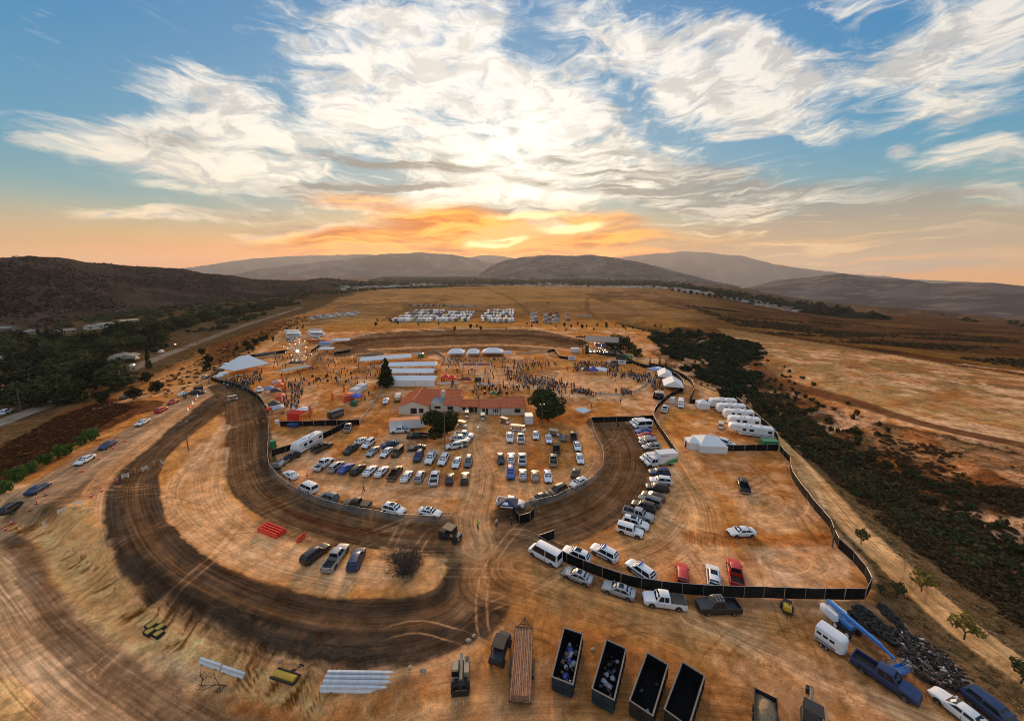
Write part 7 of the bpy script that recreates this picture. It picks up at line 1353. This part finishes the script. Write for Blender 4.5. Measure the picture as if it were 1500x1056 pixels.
for i, (px, py) in enumerate([(184, 700), (212, 689), (237, 681), (114, 741), (91, 752), (66, 772)]):
    p = G(px, py); t = thing('folding_barricade', f'white folding barricade on the track edge, {ORD[i]} of the scattered six', 'barricade', p, .5 + i); [MB().slab([(-.55, s * .3, .0), (-.45, s * .3, .0), (-.45, 0, 1.1), (-.55, 0, 1.1)], PLASTICW, .02).build('leg', t) for s in (-1, 1)]; [MB().slab([(.45, s * .3, .0), (.55, s * .3, .0), (.55, 0, 1.1), (.45, 0, 1.1)], PLASTICW, .02).build('leg', t) for s in (-1, 1)]
    for z in (.5, .9): MB().box(-.6, .6, -.05 - (1.1 - z) * .27, -.02 - (1.1 - z) * .27, z - .11, z + .11, PLASTICW).build('board', t)
for i, (px, py) in enumerate([(275, 601), (278, 597), (282, 591.5), (286, 586), (289, 581.5)]): p, a = at(px, py, 3, -4.5); t = thing('plastic_barrier', f'{"orange" if i % 2 else "white"} plastic road barrier, {ORD[i]} from the bottom by the gate', 'barrier', p, a, 'barriers by the gate'); MB().loft([[(x, y, z) for y, z in ((-.25, 0), (-.1, .5), (-.1, .9), (.1, .9), (.1, .5), (.25, 0))] for x in (-.95, .95)], PLASTICR if i % 2 else PLASTICW).build('body', t)
o = container(291, 574, 10, 0, 1.2, 1.0, 2.2, DKSTEEL, 'dark gate booth beside the light pole on the entrance road', 'booth', 'booth')
o = container(700, 632.5, 1, 10, .5, .12, 1.5, PLASTICW, 'white sign board standing on the lot track', 'sign', 'sign_board')
# tyres in rows, debris heap, boulders
TORUS = MB(); RT = [[((.34 + .15 * math.cos(v)) * math.cos(u), (.34 + .15 * math.cos(v)) * math.sin(u), .14 + .13 * math.sin(v)) for v in np.linspace(0, 2 * PI, 7)[:-1]] for u in np.linspace(0, 2 * PI, 13)]; TORUS.loft(RT, TYRE, cap=False); TY = TORUS.mesh('old_tyre', 50)
for i in range(64):
    f = i / 63; ln = i % 3; px, py = (1243 + 92 * f + ln * 6, 898 + 66 * f - ln * 4) if i % 4 else (1290 + 45 * f, 888 + 50 * f); p = G(px + random.uniform(-3, 3), py + random.uniform(-2, 2)); o = link('old_tyre', TY, None, p + Vector((0, 0, .28 * (i % 2))), random.uniform(0, 6)); o.rotation_euler = (random.uniform(-.5, .5), random.uniform(-.5, .5), 0); s = random.uniform(.9, 1.4); o.scale = (s,) * 3; tag(o, 'worn black tyre in the ragged double row beside the boom lift', 'tyre', 'tyres in the rows by the boom lift')
b = MB(); r = random.Random(5); dm = [mat('scrap_dark', (.025, .02, .018), .9), mat('scrap_grey', (.22, .20, .19), .9), mat('scrap_pale', (.5, .45, .42), .9), mat('scrap_brown', (.10, .06, .04), .9)]; hp_ = wpts([(1318, 930), (1345, 938), (1385, 965), (1418, 1000), (1412, 1012), (1370, 1008), (1335, 985), (1318, 960)]); lo, hi = hp_.min(0), hp_.max(0); n = 0
while n < 1000:
    x, y = r.uniform(lo[0], hi[0]), r.uniform(lo[1], hi[1])
    if not inside(np.array([x]), np.array([y]), hp_)[0]: continue
    n += 1; z = gz(x, y) + r.uniform(0, .7); d = Vector((r.gauss(0, 1), r.gauss(0, 1), r.gauss(0, .4))).normalized() * r.uniform(.1, .5); b.tube(Vector((x, y, z)) - d, Vector((x, y, z)) + d, r.uniform(.04, .17), dm[r.choice((0, 0, 0, 0, 3, 3, 3, 1, 2))], n=4)
o = b.build('debris_heap'); o['kind'] = 'stuff'; o['label'] = 'heap of dark scrap and pale offcuts below the rows of tyres'
BO = bmesh.new(); bmesh.ops.create_icosphere(BO, subdivisions=2, radius=.5)
for v in BO.verts: v.co *= 1 + .35 * (vnoise(np.array([v.co.x * 4 + 9]), np.array([v.co.y * 4 + v.co.z * 3]), 5)[0] - .5)
BM_ = bpy.data.meshes.new('boulder'); BO.to_mesh(BM_); BO.free(); BM_.materials.append(mat('pale_stone', (.34, .26, .18), .9, grain=.3))
for i, (px, py, s) in enumerate([(686, 938, .6), (694, 931, .5), (600, 978, .5), (620, 981, .6), (411, 968, .4), (497, 983, .5), (899, 932, .3), (868, 951, .5), (573, 917, .2)]): o = link('boulder', BM_, None, G(px, py), i); o.scale = (s * 1.3, s, s * .6); tag(o, f'{ORD[i]} pale stone lying on the apron below the dark track', 'stone', 'loose stones on the apron')
def stones(n, polys, seed, smin, smax, label):
    V0 = np.array([v.co[:] for v in BM_.vertices]); F0 = np.array([p.vertices[:] for p in BM_.polygons]); pts = scatter(polys, n, seed, smin, smax); Vs, Fs = [], []
    for i, q in enumerate(pts): Vs.append(V0 * np.array([q[2], q[2], q[3]]) + np.array([q[0], q[1], gz(q[0], q[1])])); Fs.append(F0 + i * len(V0))
    o = mesh_np('loose_stones', np.vstack(Vs), np.vstack(Fs), BM_.materials[0], 'stuff', False); o['label'] = label
stones(260, [(180, 890), (330, 950), (480, 985), (690, 990), (690, 1040), (420, 1045), (200, 1000), (90, 880), (70, 800), (130, 770)], 3, .05, .18, 'loose stones on the cut bank')
stones(200, [(1240, 740), (1330, 820), (1450, 920), (1480, 940), (1500, 960), (1400, 900), (1300, 810)], 4, .08, .25, 'loose stones beside the service road')
stones(420, [(330, 600), (700, 700), (1000, 680), (1260, 870), (1380, 1040), (700, 1056), (690, 860), (420, 760)], 6, .04, .12, 'small pale stones and litter on the bare dirt')
# bare trees
def bare(px, py, h, sp, depth, label, n0, seed, r0=.12, cat='tree', wide=1.):
    rr = random.Random(seed); b1, b2 = MB(), MB(); t = thing('bare_tree', label, cat, G(px, py), seed); t.scale = (wide, wide, 1.)
    def grow(a, d, L, r, k):
        e = a + d * L; (b1 if k >= depth - 1 else b2).tube(a, e, r, TWIG, r * .6, 5 if k > 1 else 3)
        if k <= 0: return
        for _ in range(3 if k > 1 else 4): grow(a + d * L * rr.uniform(.55, 1), (d + Vector((rr.gauss(0, 1), rr.gauss(0, 1), rr.gauss(.1, .7))) * sp).normalized(), L * rr.uniform(.55, .8), r * .58, k - 1)
    for _ in range(n0): grow(Vector((rr.gauss(0, .1), rr.gauss(0, .1), -.1)), Vector((rr.gauss(0, .5), rr.gauss(0, .5), 1)).normalized(), h * .38, r0, depth)
    b1.build('trunk', t); b2.build('branches', t); return t
bare(592, 836, 3.0, .9, 5, 'wide spreading bare dark brown bush tree on the end of the track island', 12, 3, .10, 'tree', 2.3); bare(294, 1004, 3.6, .35, 3, 'slim bare sapling in front of the white rails, left of two', 1, 4, .06); bare(334, 1004, 4.0, .35, 3, 'slim bare sapling in front of the white rails, right of two', 1, 5, .06); bare(322, 1014, 1.3, .8, 4, 'low tangle of bare brush at the foot of the two saplings', 4, 6, .03, 'brush')
# ------------------------------------------------------------------ far parking
def simple_rv():
    GLASS = mat('far_glass', (.03, .035, .045), .8, spec=.1); b = MB(); b.loft([[(x, y, z) for y, z in ((-1.25, .4), (-1.25, h - .15), (-1.1, h), (1.1, h), (1.25, h - .15), (1.25, .4))] for x, h in ((-5, 3.2), (3.8, 3.2), (4.6, 2.9), (5, 1.6))], WHITE)
    for s in (-1, 1): b.box(-4.4, 4.0, *sorted((s * 1.252, s * 1.27)), 1.7, 2.3, GLASS)
    b.box(4.0, 4.75, -1.0, 1.0, 1.7, 2.4, GLASS); b.box(-1, 0, -.4, .4, 3.2, 3.5, PLASTICW)
    for x in (-3, 3.4): b.box(x - .4, x + .4, -1.2, 1.2, 0, .5, TYRE)
    return b.mesh('parked_motorhome', 30)
def simple_car():
    GLASS = mat('far_glass', (.03, .035, .045), .8, spec=.1); b = MB(); b.loft([[(x, y, z) for y, z in ((-.9, .3), (-.9, h), (.9, h), (.9, .3))] for x, h in ((-2.3, .95), (-1.9, 1.0), (1.2, .95), (2.3, .7))], WHITE); b.loft([[(x, y, z) for y, z in ((-w, .93), (-w * .85, h), (w * .85, h), (w, .93))] for x, h, w in ((-2.1, 1.0, .85), (-1.5, 1.55, .85), (.2, 1.55, .85), (1.1, .98, .85))], GLASS); b.box(-1.5, .2, -.7, .7, 1.553, 1.6, WHITE)
    for x in (-1.4, 1.4): b.box(x - .33, x + .33, -.93, .93, 0, .62, TYRE)
    return b.mesh('parked_car', 30)
SRV, SCAR = simple_rv(), simple_car()
FARP = {k: mat('dusty_' + k, tuple(min(.85, c * 1.1 + .02) for c in v), .9, spec=.1) for k, v in dict(white=(.74, .74, .74), cream=(.62, .54, .40), silver=(.42, .42, .42), grey=(.15, .15, .16), black=(.02, .02, .02), red=(.45, .03, .02), navy=(.03, .04, .09), orange=(.7, .14, .03)).items()}
def far(me, name, label, cat, group, px, py, az_, cols):
    p = G(px, py); o = link(name, me, None, p, az_ + random.uniform(-.06, .06)); o.material_slots[0].link = 'OBJECT'; o.material_slots[0].material = FARP[random.choice(cols)]; tag(o, label, cat, group)
WCOL = ['white'] * 6 + ['cream', 'silver', 'silver', 'grey']; CCOL = ['white'] * 6 + ['silver', 'silver', 'grey', 'black', 'red', 'navy']
for blk, rws in (('leftmost', [(471, 578, 632), (466.5, 588, 641), (462, 597, 648), (457.5, 610, 652)]), ('middle', [(470, 642, 690), (465, 650, 693), (460.5, 658, 697)]), ('right hand', [(471, 703, 752), (466.5, 706, 752), (462, 711, 752), (457.5, 716, 753)])):
    for ri, (y, xa, xb) in enumerate(rws):
        x = xa; ci = 0
        while x < xb:
            if random.random() > .14: far(SRV, 'parked_motorhome', f'pale motorhome, {ORD[ci]} from the left in the {("nearest", "second", "third", "farthest")[ri]} row of the {blk} far block', 'motorhome', f'motorhomes of the {blk} far block', x + random.uniform(-.5, .5), y + random.uniform(-.5, .5), PI / 2 + random.choice((0, PI)), WCOL)
            x += 4.4; ci += 1
for nm, x0, ya, yb in (('first', 780, 459, 475), ('first', 785, 459, 475), ('second', 799, 460, 476), ('second', 805, 460, 476), ('third', 812, 460, 474), ('third', 817, 460, 474), ('fourth', 831, 460, 471)):
    y = ya; ci = 0
    while y < yb:
        if random.random() > .1: far(SCAR, 'parked_car', f'tiny parked car, {ORD[ci]} from the back, {"left" if x0 in (780, 799, 812, 831) else "right"} file of the {nm} far column', 'car', f'cars of the {nm} far column', x0 + random.uniform(-.8, .8), y, random.choice((0, PI)), CCOL)
        y += 2.0; ci += 1
for x in np.arange(600, 698, 2.6): far(SCAR, 'parked_car', 'tiny parked car in the farthest single line on the golden plateau', 'car', 'cars of the farthest line', x, 448 + (x - 600) * .008, PI / 2, CCOL)
for k in range(64): f = random.random(); far(SCAR, 'parked_car', 'tiny parked car on the slanting far left parking strip', 'car', 'cars of the far left strip', 455 + 70 * f + random.uniform(-3, 3), 466.5 - 7 * f + random.choice((-1.8, 0, 1.8)), .3, ['white'] * 12 + ['cream'])
for x in (848, 853, 859, 864): far(SCAR, 'parked_car', 'tiny parked car in the last short row right of the far columns', 'car', 'cars of the last short row', x, 463, 0, CCOL)
for i in range(12): far(SRV if i < 6 else SCAR, 'parked_motorhome' if i < 6 else 'parked_car', f'parked vehicle in the {"left" if i % 2 else "right"} cluster above the sparkling ride', 'vehicle', 'vehicles above the ride', (427 if i % 2 else 462) + random.uniform(-3, 6), 488 + i * 1.15, 0.1, WCOL)
for i in range(3): p = G(459 + i * 6, 502); o = link('orange_trailer', SRV, None, p, 0); o.material_slots[0].link = 'OBJECT'; o.material_slots[0].material = FARP['orange']; o.scale = (.7, .9, .7); tag(o, f'orange trailer, {ORD[i]} from the left above the sparkling ride', 'trailer')
# ------------------------------------------------------------------ people
SKIN = mat('skin', (.36, .20, .13), .6); HAIR = mat('dark_hair', (.02, .014, .01), .7)
SHIRTS = [mat('shirt_' + n, c, .85) for n, c in (('black', (.02, .02, .022)), ('white', (.62, .61, .60)), ('blue', (.06, .10, .28)), ('red', (.40, .03, .03)), ('grey', (.20, .20, .20)), ('tan', (.36, .27, .18)), ('green', (.06, .14, .06)), ('navy', (.02, .03, .08)))]
def person_mesh(seed, walk=0., arms=.15):
    """one continuous skinned figure"""
    J = [(0, 0, .98), (0, 0, 1.22), (.0, 0, 1.42), (0, 0, 1.53), (.02, 0, 1.66), (.02, 0, 1.76), (.0, .18, 1.41), (.04 + walk * .2, .24 + arms * .3, 1.15), (.12 + walk * .5, .26 + arms * .3, .90), (0, -.18, 1.41), (.04 - walk * .2, -.24 - arms * .3, 1.15), (.10 - walk * .5, -.26 - arms * .3, .90), (0, .10, .92), (.03 - walk * .5, .11, .50), (-walk, .11, .07), (.16 - walk, .12, .03), (0, -.10, .92), (.03 + walk * .5, -.11, .50), (walk, -.11, .07), (.16 + walk, -.12, .03)]
    E = [(0, 1), (1, 2), (2, 3), (3, 4), (4, 5), (2, 6), (6, 7), (7, 8), (2, 9), (9, 10), (10, 11), (0, 12), (12, 13), (13, 14), (14, 15), (0, 16), (16, 17), (17, 18), (18, 19)]
    R_ = [(.15, .12), (.16, .11), (.17, .11), (.065, .06), (.10, .09), (.06, .06), (.075, .07), (.05, .05), (.04, .04), (.075, .07), (.05, .05), (.04, .04), (.10, .10), (.07, .07), (.05, .05), (.04, .03), (.10, .10), (.07, .07), (.05, .05), (.04, .03)]
    me = bpy.data.meshes.new('p'); me.from_pydata(J, E, []); o = bpy.data.objects.new('p', me); COL.objects.link(o); o.modifiers.new('s', 'SKIN')
    for k, r in enumerate(R_): me.skin_vertices[0].data[k].radius = r
    me.skin_vertices[0].data[0].use_root = True
    ev = o.evaluated_get(bpy.context.evaluated_depsgraph_get()); out = bpy.data.meshes.new_from_object(ev); bpy.data.objects.remove(o); out.name = 'person'
    out.materials.clear(); [out.materials.append(m) for m in (SHIRTS[0], DENIM, SKIN, HAIR)]
    for f in out.polygons: z, y, x = f.center.z, abs(f.center.y), f.center.x; f.material_index = 3 if (z > 1.70 or (z > 1.6 and x < -.02)) else 2 if (z > 1.48 or (y > .2 and z < 1.12)) else 0 if z > .95 else 1
    out.polygons.foreach_set('use_smooth', [True] * len(out.polygons)); return out
PEOPLE = [person_mesh(0), person_mesh(1, .22), person_mesh(2, .12, .5), person_mesh(3, -.2, .3)]
SN = ['black', 'white', 'blue', 'red', 'grey', 'tan', 'green', 'navy']
def person(px, py, label, group=None, k=None, rz=None):
    k = random.randrange(8) if k is None else k; o = link('person', random.choice(PEOPLE), None, G(px, py), random.uniform(0, 6.28) if rz is None else rz); o.material_slots[0].link = 'OBJECT'; o.material_slots[0].material = SHIRTS[k]; s = random.uniform(.94, 1.06); o.scale = (s * 1.1, s * 1.1, s); tag(o, label.replace('*', SN[k]), 'person', group); return o
pt = person(700, 774, 'person in hi-vis vest and dark trousers standing at the lot gate', None, 0); pt.material_slots[0].material = mat('hi_vis', (.45, .75, .05), .7)
for i, (px, py, k, lab) in enumerate([(727, 771, 1, 'person in white shirt left of the gate canopy'), (749, 768, 0, 'person in black shirt seated side of the gate canopy'), (270, 584, 0, 'person in black shirt on the entrance road, left of two'), (272.5, 584, 7, 'person in navy shirt on the entrance road, right of two'), (306, 562, 1, 'person in white shirt on the track near the fence corner'), (334, 568, 1, 'person in white shirt walking along the fence on the track'), (866, 598, 0, 'person in black shirt right of the round tree on bare dirt'), (909, 590, 4, 'person in grey shirt alone below the arena boards'), (840, 545, 0, 'person in black shirt in the arena, left of two'), (844, 545, 7, 'person in navy shirt in the arena, right of two'), (905, 626, 0, 'person in black shirt at the top of the right track'), (454, 612, 0, 'person in black shirt beside the red canopy'), (533, 720, 4, 'person in grey shirt near the parked brown pickup')]): person(px, py, lab, None, k)
crowd = []
def zone_people(poly, n, seed, lab, grp):
    pg = wpts(poly); rs = random.Random(seed); lo, hi = pg.min(0), pg.max(0); c = 0
    while c < n:
        x, y = rs.uniform(lo[0], hi[0]), rs.uniform(lo[1], hi[1])
        if inside(np.array([x]), np.array([y]), pg)[0]: crowd.append((x, y, lab, grp)); c += 1
def line_people(pts, width, n, seed, lab, grp):
    pl = smooth_line(wpts(pts)); rs = random.Random(seed)
    for _ in range(n): f = rs.random() * (len(pl) - 1); k = int(f); p = pl[k] + (pl[min(k + 1, len(pl) - 1)] - pl[k]) * (f - k); crowd.append((p[0] + rs.gauss(0, width), p[1] + rs.gauss(0, width), lab, grp))
line_people([(838, 573), (850, 575), (860, 577.5), (872, 581)], 1.3, 50, 1, 'person in * shirt in the crowd lining the near boards of the arena', 'people lining the near arena boards'); line_people([(748, 540), (760, 552), (778, 560), (800, 566), (822, 571)], 4.2, 230, 2, 'person in * shirt in the dense crowd left of the arena', 'people left of the arena'); line_people([(752, 538), (780, 534), (806, 534)], 4.5, 90, 3, 'person in * shirt in the crowd above the left stand', 'people above the left stand')
zone_people([(840, 532), (905, 532), (908, 545), (842, 543)], 190, 4, 'person in * shirt in front of the lit stage', 'people before the stage'); line_people([(897, 550), (920, 550), (940, 553), (950, 560)], 3.4, 150, 5, 'person in * shirt in the crowd along the right of the arena', 'people right of the arena'); line_people([(908, 577), (920, 577)], 1.0, 30, 6, 'person in * shirt at the curved pale boards of the arena', 'people at the curved boards')
zone_people([(945, 548), (965, 550), (972, 575), (955, 572)], 50, 7, 'person in * shirt beside the long ridge tent', 'people beside the ridge tent'); zone_people([(330, 552), (385, 540), (384, 558), (350, 572), (325, 562)], 130, 8, 'person in * shirt around the big white tent', 'people around the big tent'); zone_people([(413, 565), (450, 560), (435, 600), (416, 598)], 75, 9, 'person in * shirt walking past the vendor row', 'people by the vendor row'); zone_people([(395, 528), (560, 525), (560, 575), (520, 600), (450, 565), (400, 565)], 130, 10, 'person in * shirt crossing the left venue floor', 'people on the left venue floor')
zone_people([(530, 536), (640, 533), (640, 562), (545, 562)], 60, 11, 'person in * shirt among the long white tents', 'people among the long tents'); zone_people([(645, 530), (745, 530), (745, 585), (690, 590), (645, 560)], 70, 12, 'person in * shirt on the floor behind the tiled house', 'people behind the house'); zone_people([(650, 526), (740, 526), (740, 532), (650, 532)], 50, 13, 'person in * shirt under the row of white peaked tents', 'people under the peaked tents'); zone_people([(400, 520), (520, 512), (520, 524), (400, 528)], 60, 14, 'person in * shirt near the far stalls by the ride', 'people near the far stalls'); line_people([(700, 570), (760, 572)], 3, 30, 15, 'person in * shirt around the black barrel tables', 'people around the tables')
crowd.sort(key=lambda c: math.hypot(c[0], c[1]))
for x, y, lab, grp in crowd[:285]:
    k = random.choice((0, 0, 0, 1, 2, 3, 4, 4, 5, 7)); o = link('person', random.choice(PEOPLE), None, (x, y, gz(x, y)), random.uniform(0, 6.28)); o.material_slots[0].link = 'OBJECT'; o.material_slots[0].material = SHIRTS[k]; s = random.uniform(.98, 1.1); o.scale = (s * 1.15, s * 1.15, s); tag(o, lab.replace('*', SN[k]), 'person', grp)
b = MB(); rr = random.Random(2)
for x, y, lab, grp in crowd[285:]:
    z = gz(x, y); h = rr.uniform(1.55, 1.85); q = rr.uniform(0, 3.1); c, s = math.cos(q), math.sin(q); m = rr.choice(SHIRTS)
    def rg(w, d, zz, m_=None): return [(x + (u * c * w - v * s * d), y + (u * s * w + v * c * d), z + zz) for u, v in ((-1, -.6), (1, -.6), (1, .6), (-1, .6))]
    b.loft([rg(.12, .14, 0), rg(.17, .16, .5 * h)], DENIM, cap=False); b.loft([rg(.19, .17, .5 * h), rg(.27, .17, .80 * h), rg(.08, .08, .86 * h)], m, cap=False); b.loft([rg(.07, .08, .86 * h), rg(.10, .12, .94 * h), rg(.06, .07, h)], rr.choice((SKIN, HAIR, HAIR)))
o = b.build('crowd'); o['kind'] = 'stuff'; o['label'] = 'farther spectators of the crowd around arena, stage and stalls'
# benches of the left stand
b = MB()
for k in range(5):
    a_, c_ = G(778 + k * 3, 557 - k * 3.2), G(808 + k * 2.5, 566 - k * 4.5); d = (c_ - a_); b.tube(a_ + Vector((0, 0, .5)), c_ + Vector((0, 0, .5)), .25, mat('bench_wood', (.30, .25, .19), .9), n=4)
o = b.build('bench_rows'); tag(o, 'rows of long pale benches left of the arena among the crowd', 'benches')
